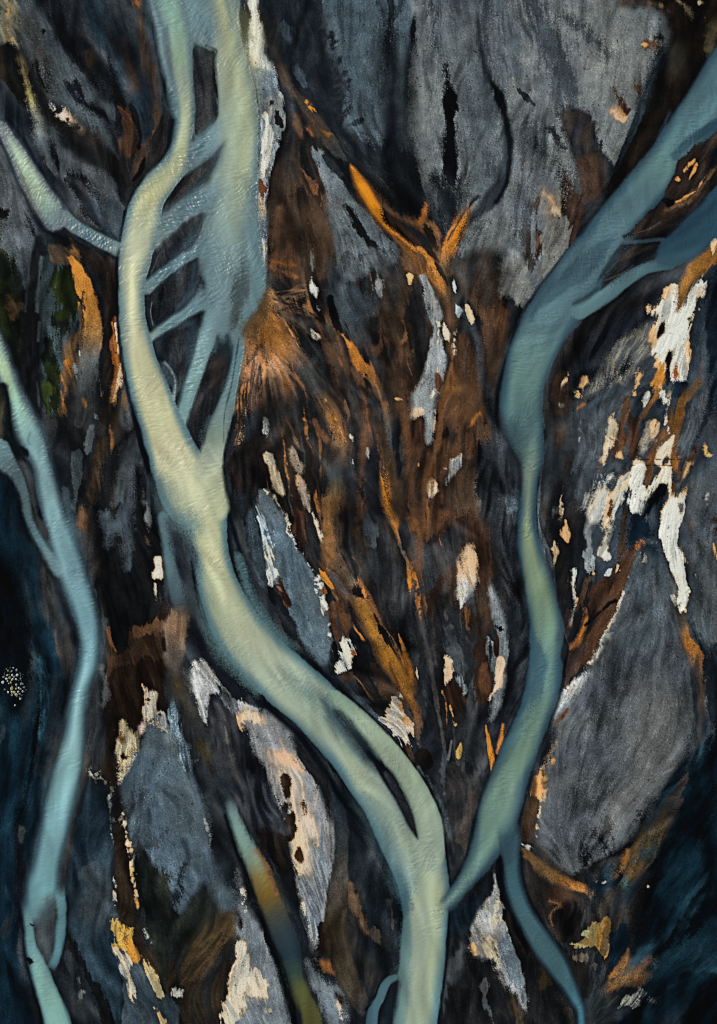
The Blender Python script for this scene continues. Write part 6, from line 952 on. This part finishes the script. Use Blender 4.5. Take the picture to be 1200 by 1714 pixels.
# -- left river
W([(-6, 590, 34, (149, 176, 152)), (6, 618, 34, (165, 187, 152)), (16, 646, 32, (156, 182, 152)), (30, 680, 36, (140, 176, 161)), (44, 714, 44, (129, 165, 163)), (56, 744, 42, (110, 145, 150)), (68, 776, 32, (123, 156, 163)), (78, 820, 36, (127, 160, 167)), (90, 866, 40, (123, 158, 165)), (104, 910, 46, (118, 154, 163)), (118, 954, 46, (116, 151, 163)), (132, 998, 44, (116, 154, 165)), (144, 1040, 38, (114, 151, 163)), (149, 1080, 34, (118, 158, 170)), (144, 1116, 34, (129, 169, 180)), (132, 1156, 30, (138, 176, 183)), (126, 1200, 30, (138, 176, 180)), (120, 1250, 36, (136, 171, 176)), (110, 1300, 46, (127, 165, 170)), (98, 1350, 50, (118, 156, 163)), (86, 1400, 48, (114, 151, 159)), (76, 1450, 48, (110, 149, 156)), (70, 1490, 54, (103, 143, 150)), (64, 1526, 46, (90, 123, 130))], 13, 1.2, edge=((58, 86, 98), 14), own=rl)
W([(-10, 736, 50, (101, 134, 139)), (8, 770, 36, (80, 106, 114)), (26, 790, 24, (62, 80, 86)), (40, 820, 16, (74, 96, 104)), (46, 860, 13, (76, 98, 104)), (60, 894, 14, (84, 110, 116)), (82, 930, 16, (105, 136, 143)), (98, 956, 16, (114, 145, 154))], 8, 1.2, own=rl); P((60, 56, 54), [(24, 770), (46, 772), (56, 800), (62, 850), (76, 880), (82, 900), (70, 898), (58, 870), (50, 830), (38, 796)], 6, 2, wet=.2, c2=(54, 58, 62)); P((20, 22, 25), [(66, 850), (72, 868), (70, 872), (62, 860)], 3, 1, wet=0)
P((8, 12, 17), [(10, 640), (16, 664), (20, 710), (30, 740), (46, 750), (48, 764), (24, 762), (10, 740), (-10, 720), (-10, 650)], 5, 1.2, wet=0, c2=(16, 22, 26)); P((70, 62, 48), [(-10, 650), (4, 656), (10, 700), (4, 730), (-10, 730)], 5, 2, wet=0, c2=(44, 44, 42)); St((60, 88, 100), [(50, 724, 3), (46, 738, 5), (50, 744, 3)], 4, 1, a=.6, wet=1); St((70, 96, 106), [(108, 820, 4), (120, 900, 8), (124, 960, 8)], 10, 3, a=.5, wet=1)
P((70, 82, 86), [(76, 1500), (92, 1508), (96, 1540), (92, 1590), (86, 1620), (72, 1600), (60, 1570), (60, 1540), (70, 1520)], 20, 1.5, wet=.5, c2=(62, 66, 68), a=.85); W([(98, 1480, 18, (96, 134, 141)), (103, 1520, 14, (96, 134, 141)), (101, 1560, 14, (88, 123, 130)), (94, 1600, 13, (85, 121, 128)), (84, 1624, 12, (94, 129, 135))], 5, .8, own=rl, ext=False, tail=(.8, .6))
W([(44, 1510, 12, (80, 110, 116)), (48, 1550, 15, (105, 140, 143)), (52, 1586, 18, (114, 151, 154)), (62, 1614, 26, (123, 160, 159)), (76, 1654, 34, (127, 165, 159)), (92, 1700, 42, (125, 165, 159)), (106, 1750, 48, (123, 162, 159))], 4, .8, edge=((92, 123, 132), 6), own=rl, tail=(.7, 0))
for (x, y, s) in ((53, 1548, 5), (49, 1608, 9)):
    D((8, 12, 16), x, y, s * 1.6, s, 20, 2, .5, wet=0)
# -- right river
W([(1260, 60, 84, (70, 96, 108)), (1200, 150, 78, (76, 104, 114)), (1150, 222, 72, (84, 114, 122)), (1110, 278, 68, (92, 122, 124)), (1076, 318, 68, (84, 112, 120)), (1040, 364, 72, (80, 106, 116)), (1010, 408, 78, (80, 106, 116)), (978, 450, 82, (80, 104, 114)), (944, 498, 84, (82, 108, 118)), (912, 546, 82, (86, 114, 122)), (890, 594, 78, (96, 124, 124)), (876, 642, 72, (98, 128, 124)), (872, 690, 72, (88, 116, 120)), (880, 730, 60, (84, 110, 114)), (890, 764, 40, (112, 134, 122)), (887, 800, 28, (140, 154, 132)), (883, 850, 27, (138, 152, 132)), (882, 890, 34, (134, 150, 118)), (892, 940, 42, (132, 148, 122)), (906, 1000, 50, (122, 142, 118)), (914, 1054, 56, (112, 138, 122)), (914, 1104, 56, (96, 126, 122)), (906, 1156, 58, (100, 128, 122)), (890, 1206, 56, (110, 136, 122)), (868, 1260, 58, (112, 138, 122)), (850, 1310, 62, (108, 132, 120)), (834, 1360, 66, (106, 132, 122)), (818, 1410, 54, (108, 136, 126)), (796, 1452, 38, (110, 140, 134)), (774, 1482, 27, (112, 142, 140)), (754, 1506, 26, (124, 148, 138)), (736, 1524, 24, (136, 152, 140))], 7, 1, edge=((46, 72, 86), 20), own=rr, tail=(0, .9))
P((40, 64, 78), [(1030, 392), (1010, 440), (960, 480), (930, 500), (900, 520), (886, 540), (896, 510), (930, 470), (980, 420)], 20, 2, a=.6, wet=1); P((46, 68, 78), [(862, 700), (874, 720), (880, 760), (870, 770), (856, 740), (850, 710)], 12, 2, a=.7, wet=1); P((44, 48, 52), [(836, 690), (850, 730), (864, 760), (872, 790), (872, 830), (862, 800), (846, 756)], 8, 2, a=.8, wet=.3); P((50, 78, 94), [(888, 1060), (904, 1080), (916, 1110), (908, 1160), (886, 1190), (884, 1160), (890, 1120)], 18, 2, a=.8, wet=1); P((56, 86, 98), [(890, 1180), (880, 1220), (850, 1270), (830, 1300), (840, 1260), (864, 1210)], 12, 2, a=.6, wet=1); P((30, 34, 38), [(944, 1076), (952, 1084), (948, 1100), (942, 1108), (938, 1092)], 5, 1, wet=0); P((60, 80, 88), [(936, 1056), (944, 1066), (938, 1080), (930, 1070)], 5, 1, a=.8, wet=1)
W([(1120, 440, 22, (60, 88, 98)), (1088, 446, 20, (76, 104, 112)), (1056, 462, 22, (80, 108, 116)), (1024, 486, 24, (80, 108, 116)), (996, 506, 26, (82, 110, 118)), (970, 520, 28, (86, 114, 120))], 4, .8, own=rr, ext=False); P((30, 32, 34), [(1050, 398), (1044, 420), (1030, 440), (1010, 462), (1000, 474), (1010, 450), (1030, 420)], 4, 1, wet=0, a=.7); P((30, 29, 31), [(1060, 404), (1100, 410), (1120, 424), (1088, 436), (1050, 452), (1020, 472), (1008, 474), (1026, 446), (1044, 420)], 5, 2, c2=(44, 38, 36), wet=0, own=bar("dark islet between the right river and its thin side stream"))
St((70, 72, 74), [(1010, 470, 1.5), (1040, 458, 1.5), (1060, 444, 1.5)], 1.5, .5, a=.7); St((24, 40, 52), [(960, 508, 6), (978, 500, 8), (1000, 484, 5)], 6, 1, a=.8, wet=.6)
WP((54, 84, 98), [(1260, 230), (1200, 300), (1170, 346), (1140, 372), (1110, 400), (1098, 430), (1110, 446), (1150, 440), (1180, 420), (1200, 400), (1260, 380)], 9, 1.5, own=rw, c2=(36, 64, 80)); P((24, 48, 62), [(1210, 310), (1180, 350), (1140, 384), (1110, 410), (1130, 400), (1170, 370), (1210, 340)], 14, 1, wet=1, a=.8)
W([(1250, 160, 16, (34, 62, 78)), (1200, 206, 16, (36, 62, 76)), (1160, 232, 18, (44, 70, 82)), (1130, 260, 14, (60, 88, 98))], 6, 1, own=rw); W([(1040, 404, 5, (70, 84, 90)), (1070, 404, 6, (54, 72, 80)), (1110, 400, 8, (44, 68, 78))], 4, 1, own=rw, ext=False)
# rusty ground between the two strands at the right edge
P((44, 34, 29), [(1150, 252), (1190, 230), (1240, 210), (1240, 290), (1190, 320), (1150, 360), (1110, 392), (1070, 398), (1040, 396), (1070, 370), (1110, 330)], 6, 2.5, c2=(30, 25, 24), wet=0); P((110, 76, 42), [(1200, 282), (1184, 310), (1160, 334), (1130, 350), (1110, 352), (1130, 338), (1160, 318), (1186, 290)], 8, 4, c2=(70, 50, 32), wet=0, a=.9)
for (x, y, l, wd, an) in [(1157, 272, 16, 5, 130), (1147, 284, 10, 4, 110), (1160, 288, 26, 4, 115), (1174, 306, 18, 3, 120), (1135, 300, 8, 7, 0), (1150, 328, 30, 4, 150), (1138, 336, 18, 4, 160)]:
    D((204, 138, 80), x, y, l, wd, an, 2, 1.5, wet=0)
D((12, 11, 12), 1118, 338, 24, 14, 10, 4, 2); D((10, 30, 42), 1196, 262, 30, 12, 110, 8, 2, a=.7); St((64, 60, 58), [(1040, 394, 1.5), (1080, 386, 2), (1104, 372, 2)], 2, 1, a=.7); D((220, 190, 140), 1194, 416, 26, 8, 100, 4, 4)
# -- narrow stream to the bottom right
W([(846, 1360, 34, (84, 112, 114)), (852, 1396, 38, (60, 90, 100)), (854, 1430, 30, (50, 78, 88)), (858, 1476, 27, (56, 86, 96)), (872, 1520, 28, (66, 98, 108)), (890, 1552, 32, (68, 98, 108)), (908, 1582, 38, (64, 92, 100)), (928, 1610, 36, (66, 96, 104)), (946, 1638, 28, (62, 94, 104)), (962, 1670, 20, (60, 98, 112)), (972, 1694, 15, (72, 116, 132)), (974, 1740, 16, (80, 126, 140))], 9, 1, edge=((44, 66, 78), 7), own=rb, ext=True, tail=(1.8, 0)); P((46, 66, 76), [(840, 1400), (866, 1404), (864, 1440), (848, 1450), (842, 1430)], 12, 1.5, a=.7, wet=1)
St((50, 60, 66), [(1016, 1650, 4), (1000, 1680, 7), (984, 1700, 6)], 4, 2, a=.8)
# -- olive stream
W([(383, 1340, 8, (66, 72, 76)), (390, 1362, 16, (120, 146, 146)), (400, 1390, 20, (134, 162, 156)), (412, 1416, 24, (128, 154, 146)), (424, 1440, 30, (134, 146, 126)), (438, 1468, 36, (124, 108, 58)), (450, 1496, 40, (104, 80, 26)), (462, 1526, 40, (66, 64, 50)), (474, 1560, 40, (42, 52, 58)), (486, 1600, 34, (28, 44, 54)), (494, 1630, 26, (44, 62, 52)), (504, 1660, 26, (84, 84, 46)), (518, 1694, 30, (82, 78, 38)), (532, 1750, 32, (76, 72, 38))], 8, 1.5, own=ro, ext=True); St((160, 104, 60), [(428, 1424, 5), (444, 1444, 8), (454, 1470, 7), (464, 1496, 4)], 5, 2, a=.9, wet=.5); St((54, 56, 58), [(458, 1460, 5), (474, 1500, 12), (490, 1550, 10)], 8, 3, a=.8, wet=.2)

def rapid(pts, k=1.0):
    """a fast reach whose surface is broken by standing ripples"""
    q = catmull(pts, False, 4)
    w = window(q[:, 0].min() - 40, q[:, 1].min() - 40, q[:, 0].max() + 40, q[:, 1].max() + 40)
    d, par, side = sdf_stroke(q, w)
    TEX[w] = np.maximum(TEX[w], smooth(WET[w]) * smooth(.5 - d / 14) * k)
for pts, k in (([(896, 756, 20), (887, 800, 18), (883, 860, 18), (884, 900, 16)], .9), ([(800, 1450, 26), (774, 1482, 20), (748, 1512, 18), (728, 1530, 16)], 1.1), ([(150, 1090, 24), (138, 1140, 22), (128, 1190, 18)], .8), ([(120, 376, 14), (150, 394, 14), (184, 410, 14)], .9), ([(346, 556, 20), (332, 606, 18), (316, 652, 14)], 1.0), ([(330, 418, 10), (296, 440, 10), (262, 466, 10)], 1.1), ([(330, 510, 10), (298, 532, 10), (268, 552, 10)], 1.0), ([(340, 330, 20), (306, 356, 24), (276, 382, 20)], .9), ([(346, 236, 16), (316, 262, 16), (300, 280, 14)], .9), ([(308, 258, 18), (300, 276, 18)], 1.0), ([(600, 1206, 14), (640, 1250, 14), (672, 1290, 14)], .7), ([(690, 1380, 50), (712, 1450, 50)], .6), ([(732, 1500, 14), (734, 1560, 10)], .9), ([(352, 900, 30), (372, 1000, 30)], .6), ([(440, 1100, 30), (500, 1150, 30)], .6), ([(1100, 440, 12), (1060, 458, 12), (1024, 484, 12)], .8), ([(968, 1684, 10), (974, 1714, 10)], 1.0), ([(390, 610, 10), (384, 650, 12)], .8)):
    rapid(pts, k)
rapid([(1180, 170, 60), (1060, 330, 60), (960, 470, 70), (890, 590, 60), (872, 690, 60)], .6)
rapid([(906, 1000, 40), (914, 1100, 50), (880, 1230, 50), (836, 1350, 50)], .5)
rapid([(380, 60, 30), (404, 200, 50), (390, 360, 60), (370, 500, 50)], .5)

# ------------------------------------------------------------------ weathering of the surfaces, relief
dry = 1 - smooth(WET)
fd = ((1 - FADE) * dry)[..., None]
COL = COL * (1 - fd) + alb((36, 38, 42)) * fd
TEX *= np.where(WET > .5, 1, FADE)
# clear shallows over black sand along every margin, and a soaked band of sand beside the water
WF = smooth(WET)
w1, w2 = gblur(WF, 5.5), gblur(WF, 2.2)
sh_ = WF * smooth((1 - w1) * 1.2) * (0.35 + 0.65 * smooth(0.55 + 0.7 * noise(30, 96)))
for k, f in enumerate((0.42, 0.60, 0.70)):
    COL[..., k] *= (1 - sh_ * (1 - f)) * np.where(WF > .5, .98, 1)
soak = (1 - WF) * smooth(w2 * 2.4)
COL *= 1 - 0.40 * soak[..., None]
lum = COL @ np.array([.3, .59, .11], np.float32)
calm = 1 - 0.68 * smooth((lum - 0.22) / 0.2)
var = np.exp(dry * TEX * calm * (0.05 * FINE + 0.08 * MED + 0.17 * BLOT * FADE + 0.15 * GRAIN + 0.09 * fbm(110, 5, 3)) - 0.02)
var *= np.where(dry > .5, 1 - 0.30 * smooth((-MED - 0.9) * 1.2) * TEX * .8, 1)
# iron stained, golden edges of the pale silts
brt = smooth((lum - 0.26) / 0.14) * dry
bb = gblur(brt, 2.0)
stain = smooth(0.62 + 0.6 * noise(12, 95))
rim_in = brt * np.clip((1 - bb) * 2.0, 0, 1) * stain
for k, f in enumerate((1.0, .84, .62)):
    COL[..., k] *= 1 - rim_in * (1 - f)
rim_out = (1 - brt) * dry * smooth(bb * 2.2) * stain * .4
for k, c_ in enumerate((.30, .15, .05)):
    COL[..., k] = COL[..., k] * (1 - rim_out) + c_ * rim_out
# rust browns greyed by the black sand mixed into them, smoky drifts of finer ash
rb_ = smooth((COL[..., 0] / (COL[..., 2] + .004) - 1.6) / 2) * smooth((0.16 - lum) / 0.1) * dry * .22
COL = COL * (1 - rb_[..., None]) + lum[..., None] * rb_[..., None]
SMK = FADE * lic(noise(4.5, 91), TH + 0.35 * noise(22, 92), 24, 2.4)
drift = np.exp(0.26 * SMK * smooth((0.07 - lum) / 0.06) * np.minimum(TEX, 1) + 0.13 * SMK)
var *= np.where(dry > .5, drift, np.exp(0.10 * SMK + 0.07 * BROAD + 0.04 * MED))
# local contrast put into the colour: lighter crust rims, darker outlines beside them
lb = gblur(lum, 3.2)
var *= 1 + dry * np.clip(0.5 * (lum - lb) / (lb + 0.012), -.45, .7) * np.minimum(TEX, 1.2)
# dark rills and pale threads drawn out along the flow
THR = FADE * lic(noise(1.3, 81), TH + 0.30 * SW + 0.15 * noise(5, 82), 26)
PATCH = smooth(0.5 + 0.6 * noise(20, 83))
rill = smooth(1 - np.abs(THR + 0.3) / 0.16) * PATCH * np.minimum(TEX, 1.2)
var *= 1 - dry * 0.40 * rill
thread = smooth((THR - 1.7) * 1.5) * smooth(0.5 + 0.6 * noise(16, 84)) * np.minimum(TEX, 1.2)
var *= 1 + dry * 0.42 * thread
pit = smooth((noise(1.0, 85) - 2.35) * 4) * smooth((lum - 0.04) / 0.05) * dry
var *= 1 - 0.65 * pit
COL *= np.where(dry > .5, 1.0 + 0.22 * smooth((lum - 0.006) / 0.012) * smooth((0.08 - lum) / 0.05), 1)[..., None]
spark = smooth((GRAIN - 2.1) * 3) * dry * smooth((lum - 0.012) / 0.05)
COL *= var[..., None]
COL += (spark * 0.06)[..., None] * np.minimum(1, lum * 6 + .15)[..., None]
# contrast curve on the ground colour, dark tones graded cooler
gl = COL @ np.array([.3, .59, .11], np.float32)
gain = np.where(dry > .5, 1.42 * np.maximum(gl, .002) ** .175, 1.0)
cool = smooth((0.05 - gl) / 0.04) * dry * smooth((1.7 - COL[..., 0] / (COL[..., 2] + .003)) / .6)
for k, f in enumerate((.88, 1.0, 1.14)):
    COL[..., k] *= gain * (1 + cool * (f - 1))
mx, mn = COL.max(-1), COL.min(-1)
ash = dry * smooth((gl - .015) / .03) * smooth((.42 - gl) / .15) * smooth((.55 - (mx - mn) / (mx + .002)) / .25)
for k, f in enumerate((.985, 1.0, .99)):
    COL[..., k] *= 1 + ash * (f * 1.05 - 1)
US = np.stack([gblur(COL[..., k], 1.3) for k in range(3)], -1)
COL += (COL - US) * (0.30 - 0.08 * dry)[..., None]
COL *= np.minimum(1, 0.84 / np.maximum(COL.max(-1), .01))[..., None]
np.clip(COL, 0.001, 0.86, out=COL)
lum_s = gblur(lum, 2.5)
Z = dry * (0.10 * smooth((lum_s - 0.01) / 0.2) + HGT * 0.9 + 0.018 * FINE * TEX + 0.022 * MED + 0.03 * BLOT + 0.012 * GRAIN * TEX)
Z += (1 - dry) * (-0.10 + 0.017 * np.maximum(TEX, .35) / .35 * RIP * (0.55 + 0.9 * smooth(0.5 + 0.5 * noise(14, 72))))
Z *= 0.25 + 0.75 * FADE
Z = Z.astype(np.float32)
CHOP = ((1 - dry) * RIP).astype(np.float32)

# ------------------------------------------------------------------ one material for sand, silt and silty water
def ground_material():
    m = bpy.data.materials.new("braid_plain_surface")
    m.use_nodes = True
    t = m.node_tree; n = t.nodes; l = t.links
    bs = n['Principled BSDF']
    col = n.new('ShaderNodeAttribute'); col.attribute_name = "sediment"
    wet = n.new('ShaderNodeAttribute'); wet.attribute_name = "wet"
    geo = n.new('ShaderNodeNewGeometry')
    gr = n.new('ShaderNodeTexNoise'); gr.inputs['Scale'].default_value = 5.5; gr.inputs['Detail'].default_value = 3; gr.inputs['Roughness'].default_value = .7
    l.new(geo.outputs['Position'], gr.inputs['Vector'])
    mr = n.new('ShaderNodeMapRange'); mr.inputs['From Min'].default_value = .25; mr.inputs['From Max'].default_value = .75; mr.inputs['To Min'].default_value = .72; mr.inputs['To Max'].default_value = 1.28
    l.new(gr.outputs['Fac'], mr.inputs['Value'])
    one = n.new('ShaderNodeMix'); one.data_type = 'FLOAT'
    l.new(wet.outputs['Fac'], one.inputs[0]); l.new(mr.outputs[0], one.inputs[2]); one.inputs[3].default_value = 1.0
    mul = n.new('ShaderNodeVectorMath'); mul.operation = 'SCALE'
    l.new(col.outputs['Color'], mul.inputs[0]); l.new(one.outputs[0], mul.inputs['Scale'])
    l.new(mul.outputs[0], bs.inputs['Base Color'])
    ro = n.new('ShaderNodeMapRange'); ro.inputs['To Min'].default_value = .9; ro.inputs['To Max'].default_value = .36
    l.new(wet.outputs['Fac'], ro.inputs['Value']); l.new(ro.outputs[0], bs.inputs['Roughness'])
    sp = n.new('ShaderNodeMapRange'); sp.inputs['To Min'].default_value = .06; sp.inputs['To Max'].default_value = .45
    l.new(wet.outputs['Fac'], sp.inputs['Value']); l.new(sp.outputs[0], bs.inputs['Specular IOR Level'])
    bn = n.new('ShaderNodeTexNoise'); bn.inputs['Scale'].default_value = 4.5; bn.inputs['Detail'].default_value = 4
    l.new(geo.outputs['Position'], bn.inputs['Vector'])
    bu = n.new('ShaderNodeBump'); bu.inputs['Strength'].default_value = .35; bu.inputs['Distance'].default_value = .06
    l.new(bn.outputs['Fac'], bu.inputs['Height']); l.new(bu.outputs[0], bs.inputs['Normal'])
    return m
GM = ground_material()

# ------------------------------------------------------------------ cut the lattice into its named surfaces
VX = ((X - 600) * S).astype(np.float32); VY = ((857 - Y) * S).astype(np.float32)
co_all = np.stack([VX.ravel(), VY.ravel(), Z.ravel()], -1)
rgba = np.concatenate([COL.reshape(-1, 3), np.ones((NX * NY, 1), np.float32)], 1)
wetf = smooth(WET).ravel().astype(np.float32)
ii, jj = np.meshgrid(np.arange(NY - 1), np.arange(NX - 1), indexing='ij')
v00 = (ii * NX + jj).ravel()
quads = np.stack([v00, v00 + NX, v00 + NX + 1, v00 + 1], -1)
fo = OWN[:-1, :-1].ravel()

def surface(k):
    name, kind, label, cat, group = OWNERS[k]
    q = quads[fo == k]
    if len(q) < 12:
        return
    used, inv = np.unique(q.ravel(), return_inverse=True)
    me = bpy.data.meshes.new(name)
    nf = len(q)
    me.vertices.add(len(used)); me.vertices.foreach_set("co", co_all[used].ravel())
    me.loops.add(nf * 4); me.loops.foreach_set("vertex_index", inv.astype(np.int32).ravel())
    me.polygons.add(nf); me.polygons.foreach_set("loop_start", np.arange(0, nf * 4, 4, dtype=np.int32)); me.polygons.foreach_set("loop_total", np.full(nf, 4, np.int32))
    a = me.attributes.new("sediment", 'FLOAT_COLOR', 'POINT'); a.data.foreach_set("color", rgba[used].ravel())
    b = me.attributes.new("wet", 'FLOAT', 'POINT'); b.data.foreach_set("value", wetf[used])
    me.materials.append(GM)
    me.update(calc_edges=True)
    o = bpy.data.objects.new(name, me)
    scene.collection.objects.link(o)
    o["kind"] = kind; o["label"] = label; o["category"] = cat
    if group:
        o["group"] = group
for k in range(len(OWNERS)):
    surface(k)

# ------------------------------------------------------------------ the heap of boulders on the black flat at left
def boulder_material(name, c):
    m = bpy.data.materials.new(name)
    m.use_nodes = True
    n = m.node_tree.nodes; l = m.node_tree.links
    tc = n.new('ShaderNodeTexCoord')
    nz = n.new('ShaderNodeTexNoise'); nz.inputs['Scale'].default_value = 4; nz.inputs['Detail'].default_value = 4
    l.new(tc.outputs['Object'], nz.inputs['Vector'])
    cr = n.new('ShaderNodeValToRGB')
    k = lin(c) / KLIGHT
    cr.color_ramp.elements[0].position = .3; cr.color_ramp.elements[1].position = .7
    cr.color_ramp.elements[0].color = (*(k * .55), 1); cr.color_ramp.elements[1].color = (*np.minimum(k * 1.15, .82), 1)
    l.new(nz.outputs['Fac'], cr.inputs[0]); l.new(cr.outputs[0], n['Principled BSDF'].inputs['Base Color'])
    n['Principled BSDF'].inputs['Roughness'].default_value = .85
    return m
BM = {'white': boulder_material("pale_boulder", (196, 202, 198)), 'grey': boulder_material("grey_boulder", (120, 126, 130)),
      'yellow': boulder_material("lichen_boulder", (176, 170, 122)), 'dim': boulder_material("dark_boulder", (66, 70, 78))}
import bmesh
def boulder_mesh(seed):
    r = random.Random(seed)
    bm = bmesh.new()
    bmesh.ops.create_icosphere(bm, subdivisions=2, radius=.5)
    for v in bm.verts:
        d = v.co.normalized()
        v.co *= 1 + .18 * math.sin(3.1 * d.x + seed) * math.cos(2.7 * d.y - seed) + r.uniform(-.05, .05)
    for _ in range(4):                      # broken faces
        nrm = [r.gauss(0, 1) for _ in range(3)]
        L = math.sqrt(sum(q * q for q in nrm)); nrm = [q / L for q in nrm]
        for v in bm.verts:
            s = v.co.x * nrm[0] + v.co.y * nrm[1] + v.co.z * nrm[2]
            if s > .34:
                for ax in range(3):
                    v.co[ax] -= (s - .34) * nrm[ax]
    me = bpy.data.meshes.new("boulder")
    bm.to_mesh(me); bm.free()
    return me
BMESH = [boulder_mesh(3 + 7 * k) for k in range(6)]
HEAP = [(300, 370, 20, 'white'), (150, 395, 20, 'grey'), (185, 430, 26, 'yellow'), (235, 375, 20, 'dim'), (370, 420, 30, 'white'), (270, 440, 24, 'grey'), (460, 490, 24, 'dim'), (105, 490, 22, 'dim'), (105, 525, 16, 'dim'), (235, 460, 17, 'grey'), (165, 535, 24, 'yellow'), (210, 520, 20, 'grey'), (275, 530, 26, 'white'), (390, 530, 40, 'white'), (465, 530, 18, 'grey'), (515, 525, 15, 'dim'), (80, 575, 28, 'grey'), (150, 615, 36, 'white'), (225, 590, 38, 'grey'), (320, 570, 30, 'grey'), (460, 575, 20, 'dim'), (515, 575, 14, 'dim'), (280, 630, 38, 'yellow'), (365, 620, 32, 'white'), (465, 610, 26, 'grey'), (170, 665, 22, 'white'), (70, 690, 40, 'white'), (195, 720, 19, 'white'), (245, 695, 28, 'yellow'), (425, 655, 15, 'dim'), (480, 655, 15, 'dim'), (265, 765, 16, 'dim'), (370, 740, 28, 'white'), (490, 730, 44, 'grey'), (265, 830, 50, 'yellow'), (370, 795, 14, 'grey'), (360, 835, 24, 'yellow'), (425, 815, 30, 'white'), (465, 840, 32, 'grey'), (545, 800, 32, 'grey'), (590, 855, 22, 'dim'), (110, 850, 28, 'grey'), (185, 910, 30, 'white'), (265, 905, 22, 'white'), (320, 910, 40, 'yellow'), (410, 905, 32, 'white'), (510, 895, 30, 'white'), (550, 905, 14, 'dim'), (275, 970, 34, 'grey'), (370, 965, 46, 'yellow'), (445, 950, 28, 'grey'), (495, 980, 24, 'dim'), (375, 1010, 18, 'grey'), (435, 1025, 16, 'grey'), (460, 1060, 28, 'white'), (340, 1205, 26, 'white')]
SPECIAL = {(70, 690): "white boulder at the left rim of the upper cluster on the black flat", (390, 530): "brightest white boulder, in the upper right of the boulder cluster", (265, 830): "largest yellowish boulder, at the left of the lower boulder cluster", (490, 730): "big grey boulder topping the lower boulder cluster on its right", (340, 1205): "white boulder lying alone below the boulder cluster", (460, 1060): "white boulder at the bottom tip of the cluster, above the lone one", (110, 850): "small grey boulder standing off to the left between the two clusters", (370, 965): "yellowish boulder at the bottom middle of the lower boulder cluster", (150, 615): "white boulder left of centre in the upper boulder cluster"}
WORD = {'white': 'white', 'grey': 'grey', 'yellow': 'yellowish', 'dim': 'dark'}
rr_ = random.Random(5)
def ground_z(px, py):
    j = int(np.clip(np.searchsorted(xs, px), 0, NX - 1)); i = int(np.clip(np.searchsorted(ys, py), 0, NY - 1))
    return float(Z[i, j])
for n_, (zx, zy, zs, kind) in enumerate(HEAP):
    px, py = zx / 13.33, 1090 + zy / 13.33
    me = BMESH[n_ % 6].copy(); me.materials.clear(); me.materials.append(BM[kind])
    o = bpy.data.objects.new("boulder", me)
    d = zs / 13.33 * S * 1.75
    o.scale = (d * rr_.uniform(1.0, 1.25), d * rr_.uniform(.75, 1.0), d * rr_.uniform(.6, .8))
    o.rotation_euler = (rr_.uniform(-.2, .2), rr_.uniform(-.2, .2), rr_.uniform(0, 6.28))
    o.location = ((px - 600) * S, (857 - py) * S, ground_z(px, py) + o.scale.z * .28)
    scene.collection.objects.link(o)
    half = "upper" if zy < 700 else "lower"
    o["label"] = SPECIAL.get((zx, zy), f"{WORD[kind]} boulder among the others of the {half} cluster on the black flat")
    o["category"] = "boulder"
    o["group"] = f"{WORD[kind]} boulders of the {half} cluster" if (zx, zy) not in SPECIAL else "boulders of the cluster"
